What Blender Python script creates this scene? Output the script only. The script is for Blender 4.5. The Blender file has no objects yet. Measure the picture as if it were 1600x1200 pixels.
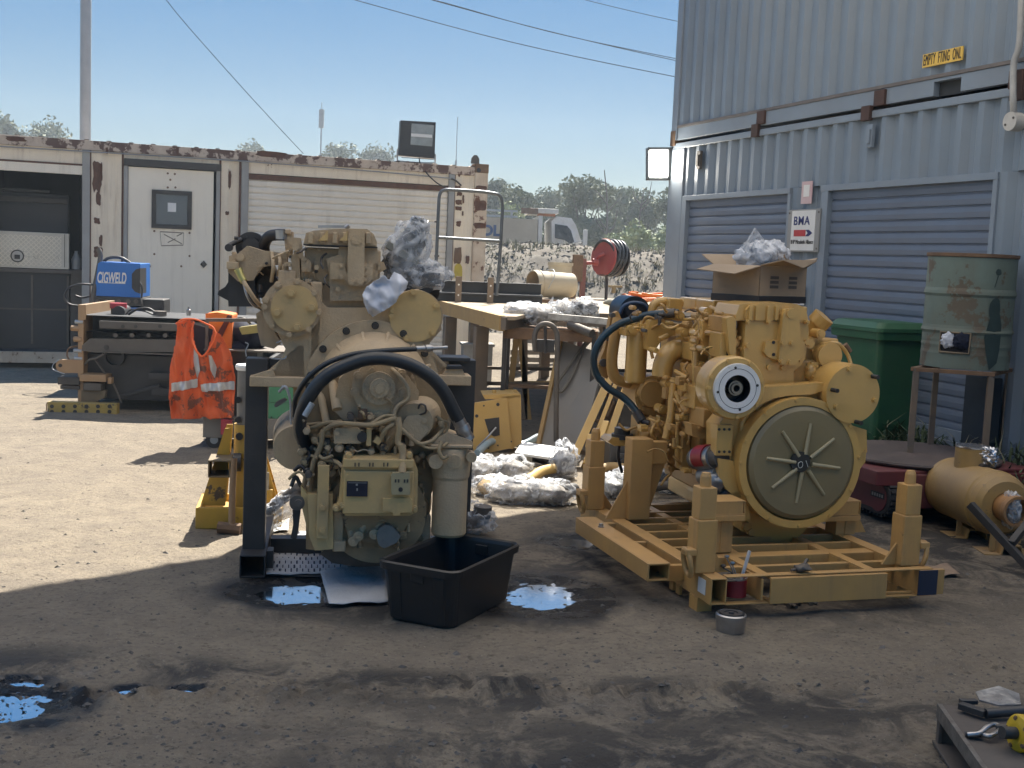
import bpy, bmesh, math, random
from mathutils import Vector, Matrix, noise
R_=math.radians
rnd=random.Random(7)
sc=bpy.context.scene
COL=sc.collection
# ---------------- camera ----------------
FPX=1850.0; CZ=1.5
PIT=R_(6.02); ROL=R_(2.42)
_R0=Vector((1,0,0)); _F=Vector((0,math.cos(PIT),-math.sin(PIT))); _U0=Vector((0,math.sin(PIT),math.cos(PIT)))
_R=_R0*math.cos(ROL)+_U0*math.sin(ROL); _U=_U0*math.cos(ROL)-_R0*math.sin(ROL)
cam=bpy.data.cameras.new('camera'); camo=bpy.data.objects.new('camera',cam); COL.objects.link(camo)
m3=Matrix((_R,_U,-_F)).transposed(); camo.matrix_world=Matrix.Translation((0,0,CZ))@m3.to_4x4()
cam.sensor_fit='HORIZONTAL'; cam.sensor_width=36; cam.lens=FPX/1600*36; cam.clip_start=0.1; cam.clip_end=2000
sc.camera=camo
# ---------------- light ----------------
SUN_AZ=12.0; SUN_EL=54.0     # azimuth clockwise from +Y
w=bpy.data.worlds.new('World'); sc.world=w; w.use_nodes=True
nt=w.node_tree; nt.nodes.clear()
sky=nt.nodes.new('ShaderNodeTexSky'); sky.sky_type='NISHITA'; sky.sun_disc=False
sky.sun_elevation=R_(SUN_EL); sky.sun_rotation=R_(SUN_AZ); sky.air_density=1.0; sky.dust_density=0.25; sky.ozone_density=2.0; sky.altitude=300
bg=nt.nodes.new('ShaderNodeBackground'); bg.inputs['Strength'].default_value=0.106
wo=nt.nodes.new('ShaderNodeOutputWorld'); gm=nt.nodes.new('ShaderNodeGamma'); gm.inputs[1].default_value=0.28
hs=nt.nodes.new('ShaderNodeHueSaturation'); hs.inputs['Saturation'].default_value=3.9; hs.inputs['Hue'].default_value=.512
nt.links.new(sky.outputs[0],gm.inputs[0]); nt.links.new(gm.outputs[0],hs.inputs['Color']); nt.links.new(hs.outputs[0],bg.inputs[0])
nt.links.new(bg.outputs[0],wo.inputs[0])
sl=bpy.data.lights.new('sun','SUN'); sl.energy=4.5; sl.angle=R_(0.5); sl.color=(1,.95,.86)
so=bpy.data.objects.new('sun',sl); COL.objects.link(so)
sd=Vector((math.sin(R_(SUN_AZ))*math.cos(R_(SUN_EL)),math.cos(R_(SUN_AZ))*math.cos(R_(SUN_EL)),math.sin(R_(SUN_EL))))
so.rotation_euler=sd.to_track_quat('Z','Y').to_euler(); so.location=sd*40
sc.view_settings.view_transform='Standard'; sc.view_settings.look='None'; sc.view_settings.gamma=1; sc.view_settings.exposure=1.68
sc.render.engine='CYCLES'
sc.cycles.max_bounces=8; sc.cycles.transparent_max_bounces=12
# ---------------- pixel -> world helpers (photo measured at 1600x1200) ----------------
def ray(px,py): return _R*(px-800)+_U*(600-py)+_F*FPX
def ground(px,py,z=0.0):
    v=ray(px,py); t=(z-CZ)/v.z; return Vector((0,0,CZ))+v*t
def at(px,py,Y):
    v=ray(px,py); return Vector((0,0,CZ))+v*(Y/v.y)
class Fr:
    "a local frame: origin on the ground, turned about z; y points away from the viewer"
    def __init__(s,o,rot=0):
        s.o=Vector(o); s.rot=rot; s.m=Matrix.Translation(s.o)@Matrix.Rotation(R_(rot),4,'Z'); s.i=s.m.inverted()
    def pl(s,px,py,v,ax='y'):
        c=s.i@Vector((0,0,CZ)); d=s.i.to_3x3()@ray(px,py); k='xyz'.index(ax)
        t=(v-c[k])/d[k]; return c+d*t
    def mpp(s,px,py,v):
        return (s.pl(px+10,py,v)-s.pl(px,py,v)).length/10
# ---------------- materials ----------------
def rgb(r,g,b): # sRGB 0-255 to linear
    f=lambda c:((c/255+.055)/1.055)**2.4 if c>10 else c/255/12.92
    return (f(r),f(g),f(b),1)
MATS={}
def mat(name,col,rough=.5,metal=0,col2=None,mix=.5,scale=6,bump=0.0,bscale=40,dust=None,damt=.5,dscale=3,spec=.5,coat=0,emit=None,spots=None,sthr=.62,sscale=9,detail=6,streak=None,stamt=.6,stx=14):
    if name in MATS: return MATS[name]
    m=bpy.data.materials.new(name); m.use_nodes=True; t=m.node_tree; N=t.nodes; L=t.links
    b=N['Principled BSDF']; b.inputs['Roughness'].default_value=rough; b.inputs['Metallic'].default_value=metal
    b.inputs['Specular IOR Level'].default_value=spec; b.inputs['Coat Weight'].default_value=coat
    c4=lambda c:(c[0],c[1],c[2],1)
    tc=N.new('ShaderNodeTexCoord'); oi=N.new('ShaderNodeObjectInfo')
    va=N.new('ShaderNodeVectorMath'); va.operation='ADD'; sc_=N.new('ShaderNodeVectorMath'); sc_.operation='SCALE'
    cb=N.new('ShaderNodeCombineXYZ'); L.new(oi.outputs['Random'],cb.inputs[0]); L.new(oi.outputs['Random'],cb.inputs[2])
    L.new(cb.outputs[0],sc_.inputs[0]); sc_.inputs['Scale'].default_value=7.0
    L.new(tc.outputs['Object'],va.inputs[0]); L.new(sc_.outputs[0],va.inputs[1]); vec=va.outputs[0]
    def nz(s,d=detail,r=.6):
        n=N.new('ShaderNodeTexNoise'); n.inputs['Scale'].default_value=s; n.inputs['Detail'].default_value=d; n.inputs['Roughness'].default_value=r; L.new(vec,n.inputs['Vector']); return n.outputs['Fac']
    def ramp(f,a,bb):
        r=N.new('ShaderNodeMapRange'); r.inputs[1].default_value=a; r.inputs[2].default_value=bb; L.new(f,r.inputs[0]); return r.outputs[0]
    def mixc(f,a,bb):
        x=N.new('ShaderNodeMix'); x.data_type='RGBA'; L.new(f,x.inputs[0]) if not isinstance(f,float) else None
        for i,c in ((6,a),(7,bb)):
            if isinstance(c,tuple): x.inputs[i].default_value=c4(c)
            else: L.new(c,x.inputs[i])
        return x.outputs[2]
    if col2 is None: col2=tuple(c*.72 for c in col[:3])
    f0=ramp(nz(scale),.5-.25/max(mix,.01)*.5,.5+.25/max(mix,.01)*.5) if mix else None
    c=mixc(ramp(nz(scale),.35,.72),col,col2) if mix else None
    out=c if c else col
    rf=None
    if spots:
        f=ramp(nz(sscale,8,.7),sthr,sthr+.03); out=mixc(f,out,spots); rf=f
    if streak:
        vm=N.new('ShaderNodeVectorMath'); vm.operation='MULTIPLY'; L.new(vec,vm.inputs[0]); vm.inputs[1].default_value=(1,1,.07)
        n_=N.new('ShaderNodeTexNoise'); n_.inputs['Scale'].default_value=stx; n_.inputs['Detail'].default_value=6; n_.inputs['Roughness'].default_value=.7; L.new(vm.outputs[0],n_.inputs['Vector'])
        m6=N.new('ShaderNodeMath'); m6.operation='MULTIPLY'; L.new(ramp(n_.outputs['Fac'],.5,.72),m6.inputs[0]); L.new(ramp(nz(1.6,5,.6),.38,.62),m6.inputs[1]); m7=N.new('ShaderNodeMath'); m7.operation='MULTIPLY'; L.new(m6.outputs[0],m7.inputs[0]); m7.inputs[1].default_value=stamt
        out=mixc(m7.outputs[0],out,streak)
    if dust:
        g=N.new('ShaderNodeNewGeometry'); sx=N.new('ShaderNodeSeparateXYZ'); L.new(g.outputs['Normal'],sx.inputs[0])
        up=ramp(sx.outputs['Z'],-.3,.9); dn=ramp(nz(dscale,7,.65),.3,.7)
        mu=N.new('ShaderNodeMath'); mu.operation='MULTIPLY_ADD'; L.new(up,mu.inputs[0]); mu.inputs[1].default_value=.6; L.new(dn,mu.inputs[2])
        m2=N.new('ShaderNodeMath'); m2.operation='MULTIPLY'; m2.use_clamp=True; L.new(mu.outputs[0],m2.inputs[0]); m2.inputs[1].default_value=damt
        out=mixc(m2.outputs[0],out,dust)
        rr=N.new('ShaderNodeMapRange'); L.new(m2.outputs[0],rr.inputs[0]); rr.inputs[3].default_value=rough; rr.inputs[4].default_value=min(1,rough+.45); L.new(rr.outputs[0],b.inputs['Roughness'])
    else:
        rr=N.new('ShaderNodeMapRange'); L.new(nz(scale*2.3),rr.inputs[0]); rr.inputs[3].default_value=max(.02,rough-.12); rr.inputs[4].default_value=min(1,rough+.14); L.new(rr.outputs[0],b.inputs['Roughness'])
    if isinstance(out,tuple): b.inputs['Base Color'].default_value=c4(out)
    else: L.new(out,b.inputs['Base Color'])
    if bump:
        bp=N.new('ShaderNodeBump'); bp.inputs['Strength'].default_value=bump; bp.inputs['Distance'].default_value=.01; L.new(nz(bscale),bp.inputs['Height']); L.new(bp.outputs[0],b.inputs['Normal'])
    if emit: b.inputs['Emission Color'].default_value=c4(emit[0]); b.inputs['Emission Strength'].default_value=emit[1]
    MATS[name]=m; return m
def plastic(name,col=(.85,.88,.92),alpha=.45,rough=.2):
    if name in MATS: return MATS[name]
    m=bpy.data.materials.new(name); m.use_nodes=True; t=m.node_tree; N=t.nodes; L=t.links; b=N['Principled BSDF']
    b.inputs['Base Color'].default_value=(*col,1); b.inputs['Roughness'].default_value=rough
    lw=N.new('ShaderNodeLayerWeight'); lw.inputs[0].default_value=.45; tr=N.new('ShaderNodeBsdfTransparent'); mx=N.new('ShaderNodeMixShader'); tc=N.new('ShaderNodeTexCoord')
    n=N.new('ShaderNodeTexNoise'); n.inputs['Scale'].default_value=9; n.inputs['Detail'].default_value=4; n.inputs['Distortion'].default_value=2.2; L.new(tc.outputs['Object'],n.inputs['Vector'])
    r=N.new('ShaderNodeMapRange'); r.inputs[1].default_value=.35; r.inputs[2].default_value=.65; r.inputs[3].default_value=max(0,alpha-.3); r.inputs[4].default_value=min(1,alpha+.35); L.new(n.outputs['Fac'],r.inputs[0])
    bp=N.new('ShaderNodeBump'); bp.inputs['Strength'].default_value=.8; bp.inputs['Distance'].default_value=.02; L.new(n.outputs['Fac'],bp.inputs['Height']); L.new(bp.outputs[0],b.inputs['Normal'])
    mm=N.new('ShaderNodeMath'); mm.operation='ADD'; mm.use_clamp=True; L.new(r.outputs[0],mm.inputs[0]); m5=N.new('ShaderNodeMath'); m5.operation='MULTIPLY'; m5.inputs[1].default_value=.3; L.new(lw.outputs['Facing'],m5.inputs[0]); L.new(m5.outputs[0],mm.inputs[1]); L.new(mm.outputs[0],mx.inputs[0]); L.new(tr.outputs[0],mx.inputs[1]); L.new(b.outputs[0],mx.inputs[2]); L.new(mx.outputs[0],N['Material Output'].inputs[0])
    MATS[name]=m; return m
# ---------------- mesh builder ----------------
class MB:
    def __init__(s): s.v=[]; s.f=[]; s.sm=[]; s.x=Matrix.Identity(4)
    def add(s,vs,fs,smooth=False):
        o=len(s.v); s.v+=[tuple(s.x@Vector(p)) for p in vs]
        for f in fs: s.f.append(tuple(i+o for i in f)); s.sm.append(smooth)
        return s
    def box(s,x0,x1,y0,y1,z0,z1):
        return s.add([(x,y,z) for z in(z0,z1) for y in(y0,y1) for x in(x0,x1)],[(0,2,3,1),(4,5,7,6),(0,1,5,4),(1,3,7,5),(3,2,6,7),(2,0,4,6)])
    def cbox(s,c,d,rot=(0,0,0)):
        m=Matrix.Translation(c)@(Matrix.Rotation(R_(rot[2]),4,'Z')@Matrix.Rotation(R_(rot[1]),4,'Y')@Matrix.Rotation(R_(rot[0]),4,'X'))
        vs=[m@Vector((x*d[0]/2,y*d[1]/2,z*d[2]/2)) for z in(-1,1) for y in(-1,1) for x in(-1,1)]
        return s.add(vs,[(0,2,3,1),(4,5,7,6),(0,1,5,4),(1,3,7,5),(3,2,6,7),(2,0,4,6)])
    def bar(s,p0,p1,wd,h,up=(0,0,1)):
        p0=Vector(p0);p1=Vector(p1);d=(p1-p0).normalized();u=Vector(up)
        if abs(d.dot(u))>.98: u=Vector((0,1,0))
        a=d.cross(u).normalized()*wd/2; b=a.cross(d).normalized()*h/2
        vs=[p+i*a+j*b for p in(p0,p1) for i,j in((-1,-1),(1,-1),(1,1),(-1,1))]
        return s.add(vs,[(3,2,1,0),(4,5,6,7),(0,1,5,4),(1,2,6,5),(2,3,7,6),(3,0,4,7)])
    def ring(s,p0,p1,r0,r1,n=24,caps=(1,1),smooth=True):
        p0=Vector(p0);p1=Vector(p1);d=(p1-p0).normalized(); u=Vector((0,0,1)) if abs(d.z)<.95 else Vector((1,0,0))
        a=d.cross(u).normalized(); b=d.cross(a)
        vs=[];
        for p,r in((p0,r0),(p1,r1)):
            for i in range(n):
                t=2*math.pi*i/n; vs.append(p+a*math.cos(t)*r+b*math.sin(t)*r)
        s.add(vs,[(i,(i+1)%n,n+(i+1)%n,n+i) for i in range(n)],smooth)
        if caps[0]: s.add(vs[:n],[tuple(range(n))[::-1]])
        if caps[1]: s.add(vs[n:],[tuple(range(n))])
        return s
    cyl=lambda s,p0,p1,r,n=20,r1=None: s.ring(p0,p1,r,r if r1 is None else r1,n)
    def lathe(s,o,d,prof,n=32,smooth=True):
        "prof: (distance along d, radius) pairs"
        o=Vector(o);d=Vector(d).normalized(); u=Vector((0,0,1)) if abs(d.z)<.95 else Vector((1,0,0)); a=d.cross(u).normalized(); b=d.cross(a)
        for (h0,r0),(h1,r1) in zip(prof[:-1],prof[1:]):
            vs=[o+d*h+(a*math.cos(2*math.pi*i/n)+b*math.sin(2*math.pi*i/n))*max(r,1e-4) for h,r in((h0,r0),(h1,r1)) for i in range(n)]
            s.add(vs,[(i,(i+1)%n,n+(i+1)%n,n+i) for i in range(n)],smooth)
        return s
    def tube(s,pts,r,n=10,sub=6,caps=True,r1=None):
        pts=[Vector(p) for p in pts]
        if sub>1 and len(pts)>2:
            P=[pts[0]*2-pts[1]]+pts+[pts[-1]*2-pts[-2]]; q=[]
            for i in range(1,len(P)-2):
                for k in range(sub):
                    t=k/sub; a,b,c,d=P[i-1:i+3]
                    q.append(.5*((2*b)+(c-a)*t+(2*a-5*b+4*c-d)*t*t+(3*b-a-3*c+d)*t**3))
            q.append(pts[-1]); pts=q
        if r1 is None: r1=r
        nn=len(pts); vs=[]; pn=None
        for i,p in enumerate(pts):
            d=(pts[min(i+1,nn-1)]-pts[max(i-1,0)]).normalized()
            if pn is None:
                u=Vector((0,0,1)) if abs(d.z)<.9 else Vector((1,0,0)); pn=d.cross(u).normalized()
            else: pn=(pn-d*pn.dot(d)).normalized()
            b=d.cross(pn); rr=r+(r1-r)*i/(nn-1)
            for k in range(n):
                t=2*math.pi*k/n; vs.append(p+(pn*math.cos(t)+b*math.sin(t))*rr)
        fs=[(i*n+k,i*n+(k+1)%n,(i+1)*n+(k+1)%n,(i+1)*n+k) for i in range(nn-1) for k in range(n)]
        s.add(vs,fs,True)
        if caps: s.add(vs[:n],[tuple(range(n))[::-1]]); s.add(vs[-n:],[tuple(range(n))])
        return s
    def prism(s,poly,y0,y1,smooth=False):
        "poly: (x,z) outline, extruded along y"
        n=len(poly); ar=sum(poly[i][0]*poly[(i+1)%n][1]-poly[(i+1)%n][0]*poly[i][1] for i in range(n))
        if ar<0: poly=poly[::-1]
        vs=[(x,y0,z) for x,z in poly]+[(x,y1,z) for x,z in poly]
        s.add(vs,[tuple(range(n)),tuple(range(2*n-1,n-1,-1))]); s.add(vs,[(i,n+i,n+(i+1)%n,(i+1)%n) for i in range(n)],smooth); return s
    def prismz(s,poly,z0,z1):
        n=len(poly); ar=sum(poly[i][0]*poly[(i+1)%n][1]-poly[(i+1)%n][0]*poly[i][1] for i in range(n))
        if ar<0: poly=poly[::-1]
        vs=[(x,y,z0) for x,y in poly]+[(x,y,z1) for x,y in poly]
        return s.add(vs,[tuple(range(n-1,-1,-1)),tuple(range(n,2*n))]+[(i,(i+1)%n,n+(i+1)%n,n+i) for i in range(n)])
    def prismx(s,poly,x0,x1):
        n=len(poly); ar=sum(poly[i][0]*poly[(i+1)%n][1]-poly[(i+1)%n][0]*poly[i][1] for i in range(n))
        if ar<0: poly=poly[::-1]
        vs=[(x0,y,z) for y,z in poly]+[(x1,y,z) for y,z in poly]
        return s.add(vs,[tuple(range(n-1,-1,-1)),tuple(range(n,2*n))]+[(i,(i+1)%n,n+(i+1)%n,n+i) for i in range(n)])
    def blob(s,c,d,amp=.15,fr=2.5,sub=3,seed=0,rot=(0,0,0),flat=None,ridge=False):
        if ridge: sub=4
        bm=bmesh.new(); bmesh.ops.create_icosphere(bm,subdivisions=sub,radius=1)
        m=Matrix.Translation(c)@(Matrix.Rotation(R_(rot[2]),4,'Z')@Matrix.Rotation(R_(rot[1]),4,'Y')@Matrix.Rotation(R_(rot[0]),4,'X')); vs=[]
        for v in bm.verts:
            q=v.co*fr+Vector((seed*3.1,seed*1.7,seed))
            k=noise.noise(q)+.5*noise.noise(q*2.3)
            if ridge:
                a_=math.atan2(v.co.y,v.co.x+.3*v.co.z); k=.5-abs(math.sin(a_*3.5+noise.noise(q)*5))*.75+noise.noise(q*1.3)*.9-abs(noise.noise(q*2.7))*.4
            p=v.co*(1+amp*k); p=Vector((p.x*d[0],p.y*d[1],p.z*d[2])); p=m@p
            if flat is not None and p.z<flat: p.z=flat+(p.z-flat)*.05
            vs.append(p)
        s.add(vs,[tuple(v.index for v in f.verts) for f in bm.faces],True); bm.free(); return s
    def bolts(s,c,r,n,br=.012,h=.012,d=(0,-1,0),a0=0,a1=360):
        c=Vector(c); d=Vector(d).normalized(); u=Vector((0,0,1)) if abs(d.z)<.9 else Vector((1,0,0)); a=d.cross(u).normalized(); b=a.cross(d)
        for i in range(n):
            t=R_(a0+(a1-a0)*i/(n if a1-a0==360 else max(1,n-1))); p=c+(a*math.cos(t)+b*math.sin(t))*r
            s.ring(p-d*.004,p+d*h*.35,br*1.35,br*1.35,12); s.ring(p+d*h*.3,p+d*h,br,br*.95,6,smooth=False)
        return s
    def bolt(s,p,br=.012,h=.012,d=(0,-1,0)):
        p=Vector(p);d=Vector(d).normalized(); s.ring(p-d*.004,p+d*h*.35,br*1.35,br*1.35,12); s.ring(p+d*h*.3,p+d*h,br,br*.95,6,smooth=False); return s
def link(o,parent=None):
    COL.objects.link(o)
    if parent: o.parent=parent
    return o
SPLIT={'bolt','starter_cap','pocket_bracket','beam_hole','bolt_hole','rust_patch','jamb','wall_panel','rusty_lintel','stacking_bracket','header_panel','rust_seam','corrugated_wall','lintel','bottom_rail','lid_strut','cabinet_frame','riser_pipe','case_lug','pipe_run','wiring','bolt_plate','cover_rib','plate_boss','inner_rail','hitch_box','lower_pipe','dark_stain'}
def comps(mb,gap=.012):
    n=len(mb.v); par=list(range(n))
    def fd(a):
        while par[a]!=a: par[a]=par[par[a]]; a=par[a]
        return a
    for f in mb.f:
        for i in f[1:]: par[fd(i)]=fd(f[0])
    g={}
    for i in range(n): g.setdefault(fd(i),[]).append(i)
    bb=[[ [min(mb.v[i][k] for i in ids)-gap/2 for k in range(3)],[max(mb.v[i][k] for i in ids)+gap/2 for k in range(3)],{r}] for r,ids in g.items()]
    ch=True
    while ch:
        ch=False; out=[]
        for b in bb:
            for o in out:
                if all(b[0][k]<=o[1][k] and b[1][k]>=o[0][k] for k in range(3)):
                    o[0]=[min(x,y) for x,y in zip(o[0],b[0])]; o[1]=[max(x,y) for x,y in zip(o[1],b[1])]; o[2]|=b[2]; ch=True; break
            else: out.append(b)
        bb=out
    if len(bb)<2: return [mb]
    res=[]
    for b in bb:
        m=MB(); mp={}
        for f,s_ in zip(mb.f,mb.sm):
            if fd(f[0]) in b[2]:
                ff=[]
                for i in f:
                    if i not in mp: mp[i]=len(m.v); m.v.append(mb.v[i])
                    ff.append(mp[i])
                m.f.append(tuple(ff)); m.sm.append(s_)
        res.append(m)
    return res
def part(name,mb,m,parent=None,label=None,bevel=.003,kind=None):
    if name in SPLIT:
        cs_=comps(mb)
        for c_ in cs_[1:]: part_(name,c_,m,parent,label,bevel,kind)
        mb=cs_[0]
    return part_(name,mb,m,parent,label,bevel,kind)
def part_(name,mb,m,parent=None,label=None,bevel=.003,kind=None):
    me=bpy.data.meshes.new(name); me.from_pydata(mb.v,[],mb.f); me.update()
    me.polygons.foreach_set('use_smooth',mb.sm); me.materials.append(m)
    o=bpy.data.objects.new(name,me); link(o,parent)
    if bevel:
        bv=o.modifiers.new('bevel','BEVEL'); bv.width=bevel*.65; bv.segments=2; bv.limit_method='ANGLE'; bv.angle_limit=R_(50); bv.harden_normals=False
    if label: o['label']=label
    if kind: o['kind']=kind
    return o
def tag(o,label,cat,group=None,kind=None,fr=None):
    o['label']=label; o['category']=cat
    if group: o['group']=group
    if kind: o['kind']=kind
    if fr: o.location=fr.o; o.rotation_euler=(0,0,R_(fr.rot))
    return o
def thing(name,label,cat,fr,group=None):
    o=bpy.data.objects.new(name,None); o.empty_display_size=.1; link(o); return tag(o,label,cat,group,None,fr)
def struct(name,mb,m,bevel=0):
    o=part(name,mb,m,None,None,bevel); o['kind']='structure'; return o
def text(s,size,m,parent,loc,rx=90,rz=0,name='lettering',shear=0,sx=1,ext=.0015,align='CENTER',bold=0,fit=None,space=1.0):
    cu=bpy.data.curves.new(name,'FONT'); cu.body=s; cu.size=size; cu.extrude=ext; cu.align_x=align; cu.align_y='CENTER'; cu.shear=shear; cu.offset=bold; cu.space_character=space
    to=bpy.data.objects.new(name,cu); COL.objects.link(to)
    dg=bpy.context.evaluated_depsgraph_get(); me=bpy.data.meshes.new_from_object(to.evaluated_get(dg)); bpy.data.objects.remove(to)
    me.materials.clear(); me.materials.append(m)
    if fit:
        xs_=[v.co.x for v in me.vertices]; sx=fit/(max(xs_)-min(xs_))
        if align=='CENTER': me.transform(Matrix.Translation((-(max(xs_)+min(xs_))/2,0,0)))
    me.transform(Matrix.Translation(loc)@Matrix.Rotation(R_(rz),4,'Z')@Matrix.Rotation(R_(rx),4,'X')@Matrix.Diagonal((sx,1,1,1)))
    o=bpy.data.objects.new(name,me); link(o,parent); return o
def dup(root,fr=None,label=None,group=None):
    def cp(o,par):
        c=o.copy(); COL.objects.link(c); c.parent=par
        for ch in list(o.children): cp(ch,c)
        return c
    c=cp(root,None)
    if fr: c.location=fr.o; c.rotation_euler=(0,0,R_(fr.rot))
    if label: c['label']=label
    if group: c['group']=group
    return c
# palette
CAT=(.64,.385,.105); CATD=(.27,.19,.085)
m_cat=mat('engine_paint',CAT,.26,0,(.54,.32,.085),.6,4,.04,60,streak=(.30,.19,.07),stamt=.5,stx=13,dust=(.40,.27,.12),damt=.18,spec=.6,coat=.35)
m_catdust=mat('dusty_engine_paint',(.52,.38,.21),.5,0,(.34,.25,.145),.6,5,.35,90,streak=(.12,.09,.065),stamt=.55,stx=11,dust=(.56,.44,.32),damt=.42,spots=(.09,.075,.06),sthr=.67,sscale=7)
m_catlight=mat('cover_paint',(.66,.445,.17),.45,0,(.55,.37,.15),.6,6,.1,50,dust=(.34,.28,.19),damt=.4)
m_black=mat('black_rubber',(.014,.015,.018),.42,0,(.03,.03,.032),.5,8,.1,60,dust=(.14,.12,.10),damt=.18)
m_blackmetal=mat('black_paint',(.018,.019,.022),.38,0,(.035,.035,.036),.5,5,.1,50,dust=(.15,.13,.11),damt=.22)
m_steel=mat('bare_steel',(.42,.42,.43),.35,.9,(.3,.29,.28),.5,12,.1,60)
m_dsteel=mat('dark_steel',(.13,.125,.12),.5,.5,(.08,.075,.07),.5,9,.2,50,dust=(.2,.16,.12),damt=.35)
m_rust=mat('rusty_steel',(.13,.075,.045),.8,.1,(.22,.12,.06),.6,12,.4,60,dust=(.25,.2,.15),damt=.3)
m_hose=mat('hose_rubber',(.012,.016,.022),.33,0,(.02,.025,.03),.5,15,.05,80,dust=(.16,.15,.13),damt=.15)
m_hoseblue=mat('blue_hose',(.012,.04,.06),.35,0,(.015,.03,.04),.5,15,.05,80)
m_white=mat('white_paint',(.75,.75,.73),.5,0,(.66,.66,.64),.5,6)
m_bag=plastic('clear_bag',(.80,.82,.85),.14,.12); m_bag2=plastic('milky_bag',(.72,.74,.78),.55,.25)
# ================= SETTING =================
ROT=19.7
WF=Fr((2.92,9.0,0),ROT)      # right hand container wall: plane x=0
LC=Fr((-5.07,13.95,0),ROT)   # left container face: plane y=0
def sstep(a,b,x):
    t=max(0,min(1,(x-a)/(b-a))); return t*t*(3-2*t)
PUD=[]  # x,y,rx,ry
for px,py,rx,ry in ((472,924,.20,.15),(843,930,.20,.24),(12,1102,.15,.13),(42,1063,.06,.03),(205,1078,.04,.035),(292,1074,.035,.02),(300,922,.0,.0),(905,845,.12,.1)):
    g=ground(px,py)
    if rx: PUD.append((g.x,g.y,rx,ry))
RUT=[ground(px,py) for px,py in((-150,1110),(30,1085),(200,1088),(330,1080),(480,1082),(620,1078),(800,1074),(1000,1085),(1250,1070),(1600,1040))]
def rutd(x,y):
    for a,b in zip(RUT[:-1],RUT[1:]):
        if a.x<=x<b.x:
            t=(x-a.x)/(b.x-a.x); return y-(a.y+(b.y-a.y)*t)
    return 9
def gh(x,y):
    d=-(WF.i@Vector((x,y,0))).x
    z=.2*(1-sstep(.05,.85,d)) if y<40 and y>0 else 0
    return z
def ghf(x,y):
    z=gh(x,y)
    if -9<x<9 and 1<y<20:
        p=Vector((x,y,0)); n=noise.noise(p*1.1)*.016+noise.noise(p*3.7)*.008+noise.noise(p*11)*.0045+noise.noise(p*26)*.0022
        r=rutd(x,y)+noise.noise(p*2.2)*.10
        k=math.exp(-(r/.09)**2); n+=k*(-.015+abs(noise.noise(p*9))*.07+abs(noise.noise(p*22))*.035)
        k2=math.exp(-((r+.25)/.2)**2); n+=k2*(noise.noise(p*16)*.008)
        near=sstep(5.2,3.0,y); n+=near*(noise.noise(p*30)*.006+abs(noise.noise(p*14))*.012+noise.noise(p*6)*.008)
        for a,b,rx,ry in PUD:
            q=((x-a)/rx)**2+((y-b)/ry)**2
            if q<5:
                f=math.exp(-q*.8); n=n*(1-f)+f*(-.024+noise.noise(p*15)*.008+noise.noise(p*45)*.010)
        z+=n
    return z
def lin(a,b,s):
    n=max(1,round((b-a)/s)); return [a+(b-a)*i/n for i in range(n)]
xs=[-600,-250,-100,-50,-25,-14]+lin(-9,-4,.25)+lin(-4,-2.6,.06)+lin(-2.6,3.2,.026)+lin(3.2,5,.07)+lin(5,9,.25)+[9,14,25,50,100,250,600]
ys=[-200,-50,-15,-5,-1,1]+lin(1.5,2.8,.2)+lin(2.8,5.6,.024)+lin(5.6,8,.05)+lin(8,12,.12)+lin(12,20,.4)+[20,21,23,26,30,40,60,100,200,500,1500]
vs=[(x,y,ghf(x,y)) for y in ys for x in xs]; nx=len(xs)
mb=MB(); mb.add(vs,[(j*nx+i,j*nx+i+1,(j+1)*nx+i+1,(j+1)*nx+i) for j in range(len(ys)-1) for i in range(nx-1)],True)
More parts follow.
